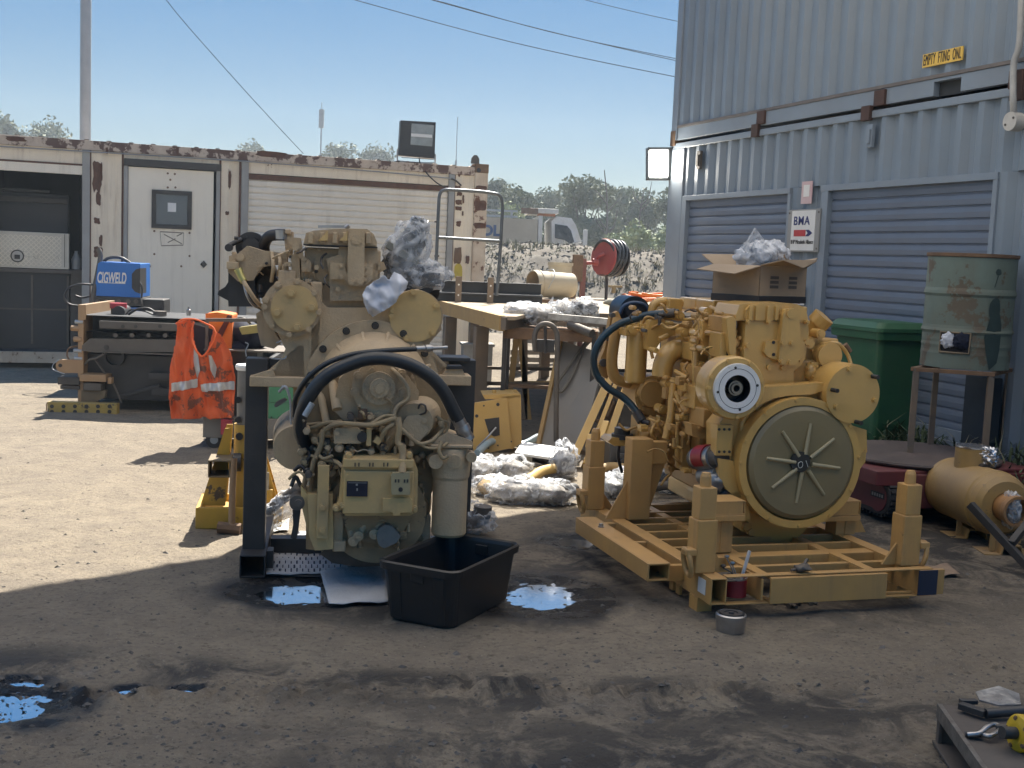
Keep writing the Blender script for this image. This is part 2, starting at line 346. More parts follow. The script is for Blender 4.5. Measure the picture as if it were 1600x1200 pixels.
def ground_mat():
    m=bpy.data.materials.new('dirt'); m.use_nodes=True; t=m.node_tree;N=t.nodes;L=t.links;b=N['Principled BSDF']
    tc=N.new('ShaderNodeTexCoord'); vec=tc.outputs['Object']
    def nz(s,d=8,r=.6,dist=0):
        n=N.new('ShaderNodeTexNoise'); n.inputs['Scale'].default_value=s;n.inputs['Detail'].default_value=d;n.inputs['Roughness'].default_value=r;n.inputs['Distortion'].default_value=dist;L.new(vec,n.inputs['Vector']);return n.outputs['Fac']
    def mr(f,a,bb,c=0,d=1):
        r=N.new('ShaderNodeMapRange');r.inputs[1].default_value=a;r.inputs[2].default_value=bb;r.inputs[3].default_value=c;r.inputs[4].default_value=d;L.new(f,r.inputs[0]);return r.outputs[0]
    def mix(f,a,bb):
        x=N.new('ShaderNodeMix');x.data_type='RGBA';L.new(f,x.inputs[0])
        for i,c in((6,a),(7,bb)):
            if isinstance(c,tuple): x.inputs[i].default_value=(*c,1)
            else: L.new(c,x.inputs[i])
        return x.outputs[2]
    def math_(op,a,bb,cl=False):
        x=N.new('ShaderNodeMath');x.operation=op;x.use_clamp=cl
        for i,c in((0,a),(1,bb)):
            if isinstance(c,(int,float)): x.inputs[i].default_value=c
            else: L.new(c,x.inputs[i])
        return x.outputs[0]
    c=mix(mr(nz(.8),.35,.65),(.33,.275,.20),(.27,.225,.17))
    c=mix(mr(nz(5,10,.7),.4,.66),c,(.215,.18,.14))
    c=mix(mr(nz(45,4,.7),.52,.7),c,(.135,.11,.085))
    c=mix(mr(nz(90,3,.7),.58,.72),c,(.40,.35,.28))
    # oil soaked earth round the machines and the wheel rut (positions on the ground)
    sep=N.new('ShaderNodeSeparateXYZ');L.new(vec,sep.inputs[0])
    def blob(x,y,rx,ry):
        dx=math_('DIVIDE',math_('SUBTRACT',sep.outputs[0],x),rx);dy=math_('DIVIDE',math_('SUBTRACT',sep.outputs[1],y),ry)
        q=math_('ADD',math_('MULTIPLY',dx,dx),math_('MULTIPLY',dy,dy)); return mr(q,1.3,0.1)
    acc=None
    spots=[(-.62,5.0,.75,.4),(0.15,4.95,.45,.3),(.45,5.9,.45,.9),(1.4,5.9,1.1,1.1),(0.7,3.25,1.6,.75),(1.9,3.4,1.0,.5),(-1.9,4.0,.9,.28),(-.4,4.05,2.6,.16),(.6,3.95,1.6,.25),(-.3,5.25,.9,.35),(2.8,6.6,1.6,1.4)]
    for x,y,rx,ry in spots:
        f=blob(x,y,rx,ry); acc=f if acc is None else math_('MAXIMUM',acc,f)
    oil=math_('MULTIPLY',acc,mr(nz(3.2,11,.72,.9),.43,.54),True)
    c=mix(math_('MULTIPLY',oil,.88),c,(.050,.046,.043))
    drip=mr(nz(5,6,.7,.8),.66,.70); c=mix(math_('MULTIPLY',drip,.55),c,(.05,.045,.04))
    clod=mr(nz(16,6,.65),.6,.66); c=mix(math_('MULTIPLY',clod,.55),c,(.075,.062,.05))
    wr=None
    for a_,b_,rx_,ry_ in PUD:
        f=blob(a_,b_,rx_*2.1,ry_*1.9); wr=f if wr is None else math_('MAXIMUM',wr,f)
    wr=math_('MULTIPLY',mr(wr,.15,.55),mr(nz(6,8,.7,.5),.3,.5),True)
    c=mix(wr,c,(.028,.026,.025))
    L.new(c,b.inputs['Base Color'])
    ro=mr(oil,0,1,.95,.72); 
    wet=math_('MULTIPLY',acc,mr(nz(3,5,.6,.5),.60,.68),True); ro2=N.new('ShaderNodeMix'); L.new(wet,ro2.inputs[0]);L.new(ro,ro2.inputs[2]);ro2.inputs[3].default_value=.38; ro3=N.new('ShaderNodeMix'); L.new(wr,ro3.inputs[0]); L.new(ro2.outputs[0],ro3.inputs[2]); ro3.inputs[3].default_value=.22; L.new(ro3.outputs[0],b.inputs['Roughness'])
    b.inputs['Specular IOR Level'].default_value=.3
    h=math_('ADD',math_('ADD',math_('MULTIPLY',nz(22,10,.75),1.0),math_('MULTIPLY',nz(8,10,.8,.6),1.2)),math_('MULTIPLY',nz(90,6,.8),.45))
    vo=N.new('ShaderNodeTexVoronoi');vo.inputs['Scale'].default_value=60;L.new(vec,vo.inputs['Vector']); h=math_('ADD',h,math_('MULTIPLY',mr(vo.outputs['Distance'],0,.5,.35,0),.5))
    bp=N.new('ShaderNodeBump');bp.inputs['Strength'].default_value=.75;bp.inputs['Distance'].default_value=.04;L.new(h,bp.inputs['Height']);L.new(bp.outputs[0],b.inputs['Normal'])
    return m
m_dirt=ground_mat()
struct('ground',mb,m_dirt)
m_water=mat('puddle_water',(.02,.022,.025),.02,0,(.02,.02,.02),0.0,5,spec=1.0,bump=.02,bscale=25); m_water.node_tree.nodes['Principled BSDF'].inputs['IOR'].default_value=4.5
for i,(a,b,rx,ry) in enumerate(PUD):
    mb=MB(); n=28; pts=[]
    for k in range(n):
        t=2*math.pi*k/n; q=1.45*(1+.22*noise.noise(Vector((math.cos(t)*1.5,math.sin(t)*1.5,i*3)))); pts.append((a+rx*q*math.cos(t),b+ry*q*math.sin(t)))
    z=-.013+gh(a,b)
    mb.add([(x,y,z) for x,y in pts],[tuple(range(n))]); struct('puddle',mb,m_water)
# gravel, one uncountable mass
mb=MB(); cnt=0
m_gr=mat('gravel_stone',(.14,.125,.11),.85,0,(.075,.068,.062),.6,3,.3,60)
while cnt<3400:
    px=rnd.uniform(-60,1660); py=rnd.uniform(600,1215); 
    g=ground(px,py)
    if g.y<2.5 or g.y>9: continue
    if g.y>5.2 and rnd.random()<.6: continue
    if rnd.random()>(.30+.65*math.exp(-(rutd(g.x,g.y)/.3)**2)+ (.4 if g.y<3.6 else 0)): continue
    cnt+=1; s=rnd.choice((.002,.003,.003,.004,.005,.008))*rnd.uniform(.7,1.4)*(1.5 if g.y>5 else 1)
    if rnd.random()<.02: s=rnd.uniform(.010,.02)
    z=ghf(g.x,g.y); a=rnd.uniform(0,6.28); ca,sa=math.cos(a),math.sin(a)
    base=[(1,0,0),(.2,.9,0),(-.8,.5,.1),(-.9,-.5,0),(.1,-.9,.05),(.1,.1,.75),(-.3,0,.6)]
    vs=[]
    for x,y,zz in base:
        x+=rnd.uniform(-.3,.3);y+=rnd.uniform(-.3,.3); vs.append((g.x+(x*ca-y*sa)*s*1.3,g.y+(x*sa+y*ca)*s,z-.2*s+zz*s*rnd.uniform(.8,1.3)))
    mb.add(vs,[(0,1,5),(1,2,6),(1,6,5),(2,3,6),(3,4,6),(4,5,6),(4,0,5)])
for a,b,rx,ry in PUD[:3]:
    for i in range(90):
        t=rnd.uniform(0,6.28); q=rnd.uniform(.2,1.35) if rnd.random()<.35 else rnd.uniform(.95,1.5); x=a+math.cos(t)*rx*q; y=b+math.sin(t)*ry*q; s=rnd.uniform(.003,.010); mb.add([(x+s*rnd.uniform(-1.2,1.2),y+s*rnd.uniform(-1,1),-.014+s*rnd.uniform(-.2,.9)) for k in range(5)],[(0,1,2),(0,2,3),(0,3,4),(1,2,4),(2,3,4)])
tag(part('gravel',mb,m_gr,None,None,0),'small dark stones and clods lying over the dirt yard','gravel',None,'stuff')
# unseen roof set from its shadow edge, reach and translucency shaped for fill light
H=5.62; sh=Vector((math.sin(R_(SUN_AZ)),math.cos(R_(SUN_AZ)),0))*(H/math.tan(R_(SUN_EL)))
A=ground(0,921)+sh; B=ground(900,792)+sh
d=(B-A).normalized(); A2=A-d*8; B2=B+d*1.2
m_roof=bpy.data.materials.new('translucent_fabric'); m_roof.use_nodes=True; _t=m_roof.node_tree
_b=_t.nodes['Principled BSDF']; _b.inputs['Base Color'].default_value=(.8,.8,.8,1); _tr=_t.nodes.new('ShaderNodeBsdfTranslucent'); _tr.inputs[0].default_value=(.52,.49,.46,1); _mx=_t.nodes.new('ShaderNodeMixShader'); _mx.inputs[0].default_value=.85
_t.links.new(_b.outputs[0],_mx.inputs[1]); _t.links.new(_tr.outputs[0],_mx.inputs[2]); _t.links.new(_mx.outputs[0],_t.nodes['Material Output'].inputs[0])
mb=MB(); RP=([(A2.x,A2.y),(B2.x,B2.y),(5.2,11.8),(7.2,7.8),(6.2,2.2),(-3.2,1.8),(-7.5,1.4)]); mb.add([(x,y,H) for x,y in RP],[tuple(range(len(RP)))])
tag(part('unseen_shade_roof',mb,m_roof,None,None,0),'unseen fabric roof over the near yard, shaped to shade it and add soft fill light','roof')
# ---------------- bund and far ground ----------------
def bund_h(x,y):
    p=Vector((x,y,0)); c=24.6+noise.noise(Vector((x*.15,3,0)))*1.0
    prof=sstep(19.3,c,y)*(1-sstep(c+1.5,c+6,y))
    return -.15+prof*(1.93+.06*noise.noise(p*.5))+prof*(noise.noise(p*1.7)*.10+noise.noise(p*4)*.07+noise.noise(p*9)*.04)
xs2=lin(-9,16,.13)+[16]; ys2=lin(18.6,27,.11)+lin(27,33,.5)+[33]; nx=len(xs2)
mb=MB(); mb.add([(x,y,bund_h(x,y)) for y in ys2 for x in xs2],[(j*nx+i,j*nx+i+1,(j+1)*nx+i+1,(j+1)*nx+i) for j in range(len(ys2)-1) for i in range(nx-1)],True)
m_bund=mat('bund_earth',(.15,.125,.095),.95,0,(.10,.087,.066),.6,1.5,.8,14,spots=(.11,.10,.06),sthr=.6,sscale=5)
struct('embankment',mb,m_bund)
# dry grass and rubble on it
mb=MB(); m_dry=mat('dry_grass',(.25,.225,.15),.9,0,(.17,.17,.10),.7,.8)
for i in range(5200):
    x=rnd.uniform(-4,9); y=rnd.uniform(19.5,26.5); 
    if noise.noise(Vector((x*.9,y*.9,5)))<-.12: continue
    z=bund_h(x,y)-.03; h=rnd.uniform(.06,.17)*(1.4 if noise.noise(Vector((x*.6,y*.6,9)))>.25 else 1)
    for k in range(5):
        a=rnd.uniform(0,6.28); l=rnd.uniform(.03,.16); w_=.012
        q=Vector((math.cos(a),math.sin(a),0)); s_=Vector((-q.y,q.x,0))*w_
        o=Vector((x+rnd.uniform(-.05,.05),y,z)); mb.add([o-s_,o+s_,o+q*l+Vector((0,0,h*rnd.uniform(.5,1)))],[(0,1,2)])
tag(part('dry_grass',mb,m_dry,None,None,0),'dry grass tufts growing over the dirt embankment','grass',None,'stuff')
mb=MB(); m_rub=mat('rubble_stone',(.20,.18,.155),.9,0,(.11,.10,.08),.6,2,.3,30)
for i in range(6500):
    x=rnd.uniform(-4,9); y=rnd.uniform(19.3,25.8); z=bund_h(x,y); s=rnd.uniform(.012,.045)
    mb.add([(x+s*rnd.uniform(-1.3,1.3),y+s*rnd.uniform(-1,1),z+s*rnd.uniform(-.4,1.2)) for k in range(5)],[(0,1,2),(0,2,3),(0,3,4),(1,2,4),(2,3,4)])
tag(part('rubble',mb,m_rub,None,None,0),'broken pale rubble strewn over the embankment face','rubble',None,'stuff')
# ---------------- trees ----------------
m_bark=mat('eucalypt_bark',(.20,.17,.14),.9,0,(.12,.10,.08),.6,3,.4,20)
m_leafA=mat('eucalypt_leaf',(.21,.23,.135),.75,0,(.12,.14,.085),.7,.7)
m_leafB=mat('light_leaf',(.30,.34,.17),.75,0,(.22,.26,.14),.7,.7)
m_dead=mat('dead_wood',(.14,.12,.105),.9,0,(.1,.085,.075),.6,3)
def tree_mesh(h,wd,seed,nl=5200,lm=.10,low=.28,clumps=26):
    r=random.Random(seed); tr=MB(); cr=MB(); tops=[]
    tr.tube([(0,0,-.3),(r.uniform(-.1,.1)*h*.3,0,h*.25),(r.uniform(-.1,.1)*h*.5,r.uniform(-.1,.1),h*.5)],h*.028,8,3,r1=h*.018)
    for i in range(clumps):
        a=r.uniform(0,6.28); zz=r.uniform(low,.93); rad=wd/2*math.sqrt(max(.05,1-((zz-.55)/.48)**2))*r.uniform(.35,1)
        c=Vector((math.cos(a)*rad,math.sin(a)*rad,zz*h)); tops.append((c,h*r.uniform(.07,.13)))
        if i%2==0: tr.tube([(0,0,h*r.uniform(.15,.45)),(c.x*.4,c.y*.4,c.z*.72),tuple(c)],h*.010,5,3,r1=h*.003)
    for i in range(nl):
        c,rr=r.choice(tops); d=Vector((r.gauss(0,1),r.gauss(0,1),r.gauss(0,.75))); d=d.normalized()*rr*r.random()**.4*1.15
        p=c+d; u=Vector((r.gauss(0,1),r.gauss(0,1),r.gauss(0,1))).normalized(); v=u.cross(Vector((r.gauss(0,1),r.gauss(0,1),r.gauss(0,1)))).normalized(); s=lm*r.uniform(.6,1.3)
        cr.add([p-u*s,p+v*s*.45,p+u*s,p-v*s*.45],[(0,1,2,3)])
    return tr,cr
def tree(name,px,Y,top,wpx,label,seed,leaf,low=.28,nl=5200,base=0,group='trees beyond the embankment',lm=None,cl=26):
    t=at(px,top,Y); h=t.z-base; wd=wpx*Y/FPX
    fr=Fr((t.x,t.y,base),seed*40)
    e=thing(name,label,'tree',fr,group); a,b=tree_mesh(h,wd,seed,nl,lm or max(.085,h*.021),low,cl)
    part('trunk',a,m_bark,e,None,0); part('crown',b,leaf,e,None,0)
TR=[(783,60,283,60,'grey green eucalypt just right of the rusty container corner post',1,m_leafA),
 (822,52,281,66,'dark rounded eucalypt behind the water tank of the truck',2,m_leafA),
 (915,50,281,100,'broad grey eucalypt rising behind the white truck cab',3,m_leafA),
 (972,58,296,70,'eucalypt right of the tall bare dead trunk',4,m_leafA),
 (1012,55,300,60,'eucalypt beside the left edge of the grey container stack',5,m_leafA),
 (1055,52,290,70,'eucalypt partly hidden by the grey container stack below the lit floodlight',6,m_leafA)]
for px,Y,top,wp,l,s,lf in TR: tree('eucalypt_tree',px,Y,top,wp,l,s,lf,low=.08,nl=12500)
tree('eucalypt_tree',868,62,300,80,'low hazy eucalypt between the two tall ones behind the truck',21,m_leafA,low=.1,nl=9000)
tree('eucalypt_tree',740,66,290,70,'eucalypt mostly hidden behind the rusty corner post',22,m_leafA,low=.1)
for px,Y,top,wp,l,s in ((1000,40,343,52,'bright green bush right of the hose reel on the embankment top',7),(1035,42,352,50,'bright green bush against the grey container edge',8),(962,44,362,40,'small green bush left of the hose reel',9),(800,46,318,40,'pale green young tree in front of the dark eucalypts',10)):
    tree('shrub',px,Y,top,wp,l,s,m_leafB,low=.08,nl=3000,base=.3,group='bushes behind the embankment')
for px,Y,top,wp,l,s in ((12,75,182,60,'leftmost eucalypt showing over the left container roof',11),(80,80,193,62,'eucalypt crown left of the tall grey pole',12),(397,95,222,42,'small distant eucalypt crown above the container door',13),(532,85,219,60,'eucalypt crown beside the radio mast over the container roof',14),(592,88,232,48,'eucalypt crown left of the black floodlight',15)):
    tree('eucalypt_tree',px,Y,top,wp,l,s,m_leafA,low=.4,nl=6500,group='trees showing over the left container',lm=.17)
# dead tree trunks
for px,Y,top,sd_,lb in ((952,48,266,1,'tall bare dead tree trunk with forked twigs'),(1002,50,300,2,'thin bare dead tree leaning among the grey eucalypts')):
    t=at(px,top,Y); e=thing('dead_tree',lb,'dead tree',Fr((t.x,t.y,0),0),'dead trees'); mb=MB(); h=t.z; r=random.Random(sd_)
    mb.tube([(.1,0,0),(.05,0,h*.4),(-.02,0,h*.75),(-.2 if sd_==1 else .1,0,h)],.08,6,4,r1=.02)
    for k in range(6):
        z=h*r.uniform(.5,.9); a=r.choice((-1,1)); mb.tube([(0,0,z),(a*.3,0,z+.35),(a*r.uniform(.3,.6),.1,z+r.uniform(.6,1.1))],.035,5,3,r1=.01)
    part('trunk',mb,m_dead,e,None,0)
# masts, pole, wires
m_galv=mat('galvanised',(.42,.44,.46),.5,.6,(.34,.36,.38),.5,4)
p0=at(133,300,16.2); mb=MB(); mb.cyl((p0.x,p0.y,0),(p0.x,p0.y,9),.074,20,.068)
tag(part('power_pole',mb,m_galv,None,None,0),'tall plain grey steel pole standing behind the left container','pole')
for px,top,Y,nm,lb,hd in((503,160,60,'radio_mast','slim grey radio mast with a small antenna head rising over the trees',1),(715,183,45,'whip_antenna','thin whip aerial near the rusty container corner',0)):
    p=at(px,top,Y); mb=MB(); mb.cyl((p.x,p.y,0),(p.x,p.y,p.z-(.5 if hd else 0)),.05 if hd else .02,8,.03 if hd else .012)
    if hd:
        mb.box(p.x-.12,p.x+.12,p.y-.1,p.y+.1,p.z-1.25,p.z-.35); mb.cyl((p.x,p.y,p.z-.5),(p.x,p.y,p.z),.02,6); mb.box(p.x-.08,p.x+.35,p.y-.02,p.y+.02,p.z-2.9,p.z-2.85)
    else: mb.cyl((p.x,p.y,p.z-1.9),(p.x,p.y,p.z-1.6),.035,8)
    tag(part(nm,mb,m_galv,None,None,0),lb,'mast')
m_wire=mat('wire',(.02,.02,.025),.95,spec=0)
for pts,r,lb in (([(230,-60,30),(260,0,30),(350,105,32),(430,193,34),(474,240,36)],.009,'thin stay wire slanting down to the left container roof'),
  ([(470,-25,38),(555,0,38),(800,66,38),(1050,119,38),(1300,165,38)],.013,'lowest power line running to the grey container stack'),
  ([(600,-22,40),(675,0,40),(850,47,40),(1053,94,40),(1300,145,40)],.013,'upper wire of the close pair of power lines'),
  ([(620,-12,40.3),(690,3,40.3),(860,50,40.3),(1053,91,40.3),(1300,138,40.3)],.012,'lower wire of the close pair of power lines'),
  ([(850,-18,42),(915,0,42),(1057,33,42),(1300,80,42)],.011,'highest power line at the top of the sky')):
    mb=MB(); mb.tube([at(*p) for p in pts],r,5,5); tag(part('overhead_wire',mb,m_wire,None,None,0),lb,'wire','overhead wires')
# ---------------- truck behind the bund ----------------
tf=Fr(at(800,411,36),0); tf=Fr((tf.o.x,36,0),4)
e=thing('tanker_truck','dusty white water truck with a beige tank standing behind the embankment','truck',tf)
m_tw=mat('truck_white',(.78,.78,.77),.4,0,(.5,.48,.44),.5,2,dust=(.4,.33,.24),damt=.35)
m_tb=mat('tank_beige',(.50,.44,.34),.6,0,(.40,.34,.26),.6,1.5,dust=(.4,.33,.24),damt=.35)
m_glass=mat('dark_glass',(.02,.03,.04),.25,0,(.03,.04,.05),.5,2,spec=.2)
def T(px,py,y=-1.2): q=tf.pl(px,py,y); return (q.x,q.z)
cabp=[T(*p) for p in((862,420),(862,345),(870,338),(893,341),(900,352),(909,380),(914,420))]
mb=MB(); mb.prism([(x,z) for x,z in cabp],-1.2,1.1); cb=part('cab',mb,m_tw,e,None,.03)
mb=MB(); mb.prism([T(*p) for p in((867,372),(867,350),(886,353),(892,360),(898,381),(889,380),(882,375))],-1.22,-1.19); part('window',mb,m_glass,cb,None,0)
mb=MB(); q=T(911,370); mb.box(q[0]-.02,q[0]+.10,-1.45,-1.3,q[1]-.42,q[1]+.2); mb.bar((q[0]-.3,-1.2,q[1]-.2),(q[0],-1.4,q[1]-.1),.04,.04); part('mirror',mb,m_tw,cb,None,.02)
mb=MB(); x1=T(840,360)[0]; z1=T(800,341)[1]
mb.prism([(x1-5.5,.9),(x1-5.5,z1),(x1,z1),(x1,.9)],-1.15,1.1); part('tank',mb,m_tb,e,None,.12)
mb=MB(); mb.box(x1-5.2,x1-.6,-1.1,-1.05,z1+.18,z1+.24); mb.box(x1-5.2,x1-.6,-1.1,-1.05,z1+.02,z1+.08)
for k in range(5): mb.box(x1-5.2+k*1.1,x1-5.14+k*1.1,-1.1,-1.05,z1,z1+.2)
part('tank_rail',mb,m_galv,e,None,0)
mb=MB(); a=T(841,345);b=T(873,333); mb.box(x1+.02,x1+.14,-1.15,1.0,.9,T(840,334)[1]-.05); mb.box(a[0]-.25,b[0],-1.15,1.0,T(0,0)[1]*0+T(850,332)[1]-.02,T(850,323)[1]-.05); part('headboard',mb,m_tw,e,None,.02)
mb=MB(); mb.box(x1-.5,x1-.0,-1.17,-1.12,T(830,334)[1],T(830,325)[1]); part('rusty_hatch',mb,m_rust,e,None,.01)
mb=MB(); mb.box(T(856,0)[0],T(890,0)[0]-.1,-.9,-.7,T(0,339)[1]*0+cabp[2][1]+.0,cabp[2][1]+.09); part('beacon',mb,mat('amber',(.5,.17,.03),.4),cb,None,.01)
mb=MB(); mb.box(x1-5,cabp[-1][0],-.5,.5,.6,.9); part('chassis',mb,m_dsteel,e,None,0)
for wx in(cabp[0][0]+.45,x1-2.8,x1-4.1):
    wm=MB(); wm.cyl((wx,-1.15,.5),(wx,-.85,.5),.5,24); wh=part('wheel',wm,m_black,e,None,.02); wm=MB(); wm.cyl((wx,-1.17,.5),(wx,-1.14,.5),.26,20); part('rim',wm,m_tw,wh,None,0)
m_blue=mat('blue_lettering',(.02,.07,.20),.5)
qa=T(757,360); qb=T(778,360)
text('DL',.42,m_blue,e,((qa[0]+qb[0])/2,-1.17,T(768,361)[1]),bold=.02)
# ================= CONTAINERS =================
m_cream=mat('weathered_cream',(.84,.74,.58),.62,0,(.73,.63,.49),.6,2.5,.12,30,streak=(.26,.16,.10),spots=(.13,.06,.035),sthr=.665,sscale=5)
m_creamdoor=mat('cream_door_paint',(.84,.77,.64),.55,0,(.78,.71,.59),.5,2,.06,30,streak=(.42,.35,.27),stamt=.5,spots=(.2,.13,.08),sthr=.74,sscale=8)
m_creamrust=mat('cream_rusting',(.64,.54,.42),.7,0,(.48,.36,.25),.7,3,.2,30,streak=(.22,.11,.06),stamt=.8,spots=(.15,.065,.04),sthr=.56,sscale=6)
m_rustrail=mat('rusted_rail',(.60,.50,.40),.75,0,(.42,.32,.25),.6,6,.25,40,spots=(.13,.08,.065),sthr=.50,sscale=3)
m_rustdark=mat('dark_rust',(.10,.055,.04),.85,0,(.16,.08,.05),.6,14,.4,50)
m_greyjamb=mat('grey_jamb',(.33,.33,.32),.5,.2,(.27,.27,.26),.5,3)
m_roll=mat('white_roller_door',(.83,.76,.65),.5,0,(.75,.69,.59),.5,2,.05,30,streak=(.36,.31,.25),stamt=.6,stx=9,dust=(.4,.35,.28),damt=.2)
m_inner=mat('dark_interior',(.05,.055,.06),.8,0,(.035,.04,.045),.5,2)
m_grey=mat('container_grey',(.21,.265,.33),.30,0,(.175,.225,.285),.6,1.2,.03,40,streak=(.23,.25,.27),stamt=.45,stx=9,dust=(.2,.18,.15),damt=.18)
m_grey2=mat('container_grey_rail',(.23,.285,.35),.33,0,(.195,.245,.305),.6,2,.05,40,dust=(.2,.17,.14),damt=.25)
m_bluedoor=mat('blue_grey_roller_door',(.14,.18,.25),.34,0,(.115,.15,.215),.6,1.5,.03,40,streak=(.17,.18,.2),stamt=.4,stx=7,dust=(.16,.15,.14),damt=.2)
def slats(mb,x0,x1,z0,z1,pitch,y,dp=.012,gr=.22):
    pr=[]; z=z1
    while z>z0+1e-3:
        zb=max(z0,z-pitch); h=z-zb
        pr+=[(y+dp,z),(y+dp,z-h*gr*.45),(y,z-h*gr),(y-dp*.25,z-h*.55),(y,z-h*.97)]; z=zb
    pr.append((y+dp,z0)); n=len(pr)
    mb.add([(x,a,b) for x in(x0,x1) for a,b in pr],[(i,i+1,n+i+1,n+i) for i in range(n-1)])
    return mb
def corr(mb,x0,x1,z0,z1,pitch,dp,y,ph=0):
    pr=[(x0,y)]; x=x0+ph
    while x<x1:
        for fx,fy in((.0,0),(.26,0),(.5,dp),(.76,dp),(1.0,0)):
            q=x+fx*pitch
            if x0<q<x1: pr.append((q,y+fy))
        x+=pitch
    pr.append((x1,y)); n=len(pr)
    mb.add([(a,b,z) for z in(z0,z1) for a,b in pr],[(i,i+1,n+i+1,n+i) for i in range(n-1)])
    return mb
def edge_poly(x0,x1,z0,z1,amp,seed,n=14):
    r=random.Random(seed); P=[]
    for i in range(n):
        t=2*math.pi*i/n; q=1+r.uniform(-amp,amp)
        cx=max(-1,min(1,math.cos(t)*1.25))*q; cz=max(-1,min(1,math.sin(t)*1.25))*q
        P.append(((x0+x1)/2+cx*(x1-x0)/2,(z0+z1)/2+cz*(z1-z0)/2))
    return P
X=lambda px,py=400:LC.pl(px,py,0).x
Z=lambda px,py:LC.pl(px,py,0).z
c=thing('shipping_container','weathered cream shipping container with rust patches, a panel door and roller doors','container',LC)
zt=Z(132,219); zr=zt-.11; xL=-1.06; xR=X(757,400); D=2.43
# shell
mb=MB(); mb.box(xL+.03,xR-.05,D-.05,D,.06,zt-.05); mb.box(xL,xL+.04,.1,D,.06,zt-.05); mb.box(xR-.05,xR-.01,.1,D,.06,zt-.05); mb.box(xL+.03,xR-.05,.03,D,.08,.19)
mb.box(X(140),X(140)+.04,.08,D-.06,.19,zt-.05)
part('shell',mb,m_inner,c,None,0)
mb=MB(); n=int((xR-xL)/.24); pr=[]
for i in range(n):
    a=xL+.02+i*(xR-xL-.04)/n; w_=(xR-xL-.04)/n
    for k in range(6): t=k/6; pr.append((a+t*w_,zt-.03+(.05*math.sin(t*math.pi*2) if t<.5 else 0)))
pr.append((xR-.02,zt-.03)); n=len(pr); mb.add([(x,y,z) for y in(.02,D) for x,z in pr],[(i,i+1,n+i+1,n+i) for i in range(n-1)],True)
part('roof',mb,m_creamrust,c,None,0)
mb=MB(); mb.box(xL,xR-.12,-.01,.06,zr,zt); part('top_rail',mb,m_rustrail,c,None,.006)
mb=MB(); mb.box(xL,xR-.12,-.012,.05,.06,.19); part('bottom_rail',mb,m_creamrust,c,None,.006)
# header strips over the openings
xp=[X(128),X(140),X(194),X(199),X(336),X(342),X(375),X(386),X(697),X(706),X(737)]
mb=MB(); mb.box(xL+.02,xp[0],.012,.04,Z(60,253),zr); mb.box(xp[2],xp[5],.012,.04,Z(260,260),zr); mb.box(xp[7],xp[8],.012,.04,Z(540,280),zr); part('header_panel',mb,m_cream,c,None,0)
mb=MB(); mb.box(xL+.02,xp[0],.0,.05,Z(60,269),Z(60,254)); part('header_board',mb,m_creamdoor,c,None,.003)
mb=MB(); mb.box(xp[7],xp[8],.0,.05,Z(540,288)-.01,Z(540,281)); mb.box(xL,xp[0],-.003,.03,Z(60,255),Z(60,252)); part('rusty_lintel',mb,m_rustdark,c,None,.003)
# jambs and wall panels
mb=MB(); mb.box(xp[0],xp[1],-.02,.05,.19,zr-.003); mb.box(xp[6],xp[7],-.02,.05,.19,zr-.003); mb.box(xp[8],xp[9],-.02,.05,.19,zr-.003); part('jamb',mb,m_greyjamb,c,None,.004)
mb=MB(); corr(mb,xp[1],xp[2],.19,zr-.003,.30,.03,.005,.05); corr(mb,xp[5],xp[6],.19,zr-.003,.26,.025,.005,.03); corr(mb,xp[9],xp[10],.19,zr-.003,.20,.02,.005,.05); part('wall_panel',mb,m_cream,c,None,0)
mb=MB()
for a in(xp[1]-.008,xp[2]-.035,xp[5]-.01,xp[6]-.025,xp[9]-.01): mb.box(a,a+.022,-.008,.03,.19,zr-.004)
part('rust_seam',mb,m_rustdark,c,None,0)
# rust patches with shapes of their own
mb=MB(); sd_=0
for x0,x1,y0,y1 in((145,158,252,300),(150,157,300,320),(156,160,254,284),(147,156,340,350),(155,160,368,385),(147,160,385,402),(8,40,212,222),(357,361,266,295),(352,358,330,336),(714,722,300,306),(712,721,312,320),(712,721,322,329),(713,720,345,354),(711,719,290,300),(723,725,305,318),(716,719,268,276),(722,724,330,337),(400,448,235,247),(629,651,252,262),(728,733,400,412),(710,714,392,398),(165,169,230,240),(275,279,230,242)):
    sd_+=1; a=LC.pl(x0,y0,0);b=LC.pl(x1,y1,0); P=edge_poly(a.x,b.x,b.z,a.z,.18,sd_,18); mb.prism(P,-.013 if y0<250 else -.002,.004)
part('rust_patch',mb,m_rustdark,c,None,0)
mb=MB(); P=edge_poly(X(710,420),X(722,420),Z(715,436),Z(715,412),.12,77,12); mb.prism(P,-.003,.003); part('yellow_patch',mb,mat('yellow_spray',(.55,.42,.06),.6),c,None,0)
mb=MB(); P=edge_poly(X(709,400),X(721,400),Z(715,412),Z(715,387),.1,78,14); mb.prism(P,-.005,.003); part('oval_plate',mb,m_rust,c,None,0)
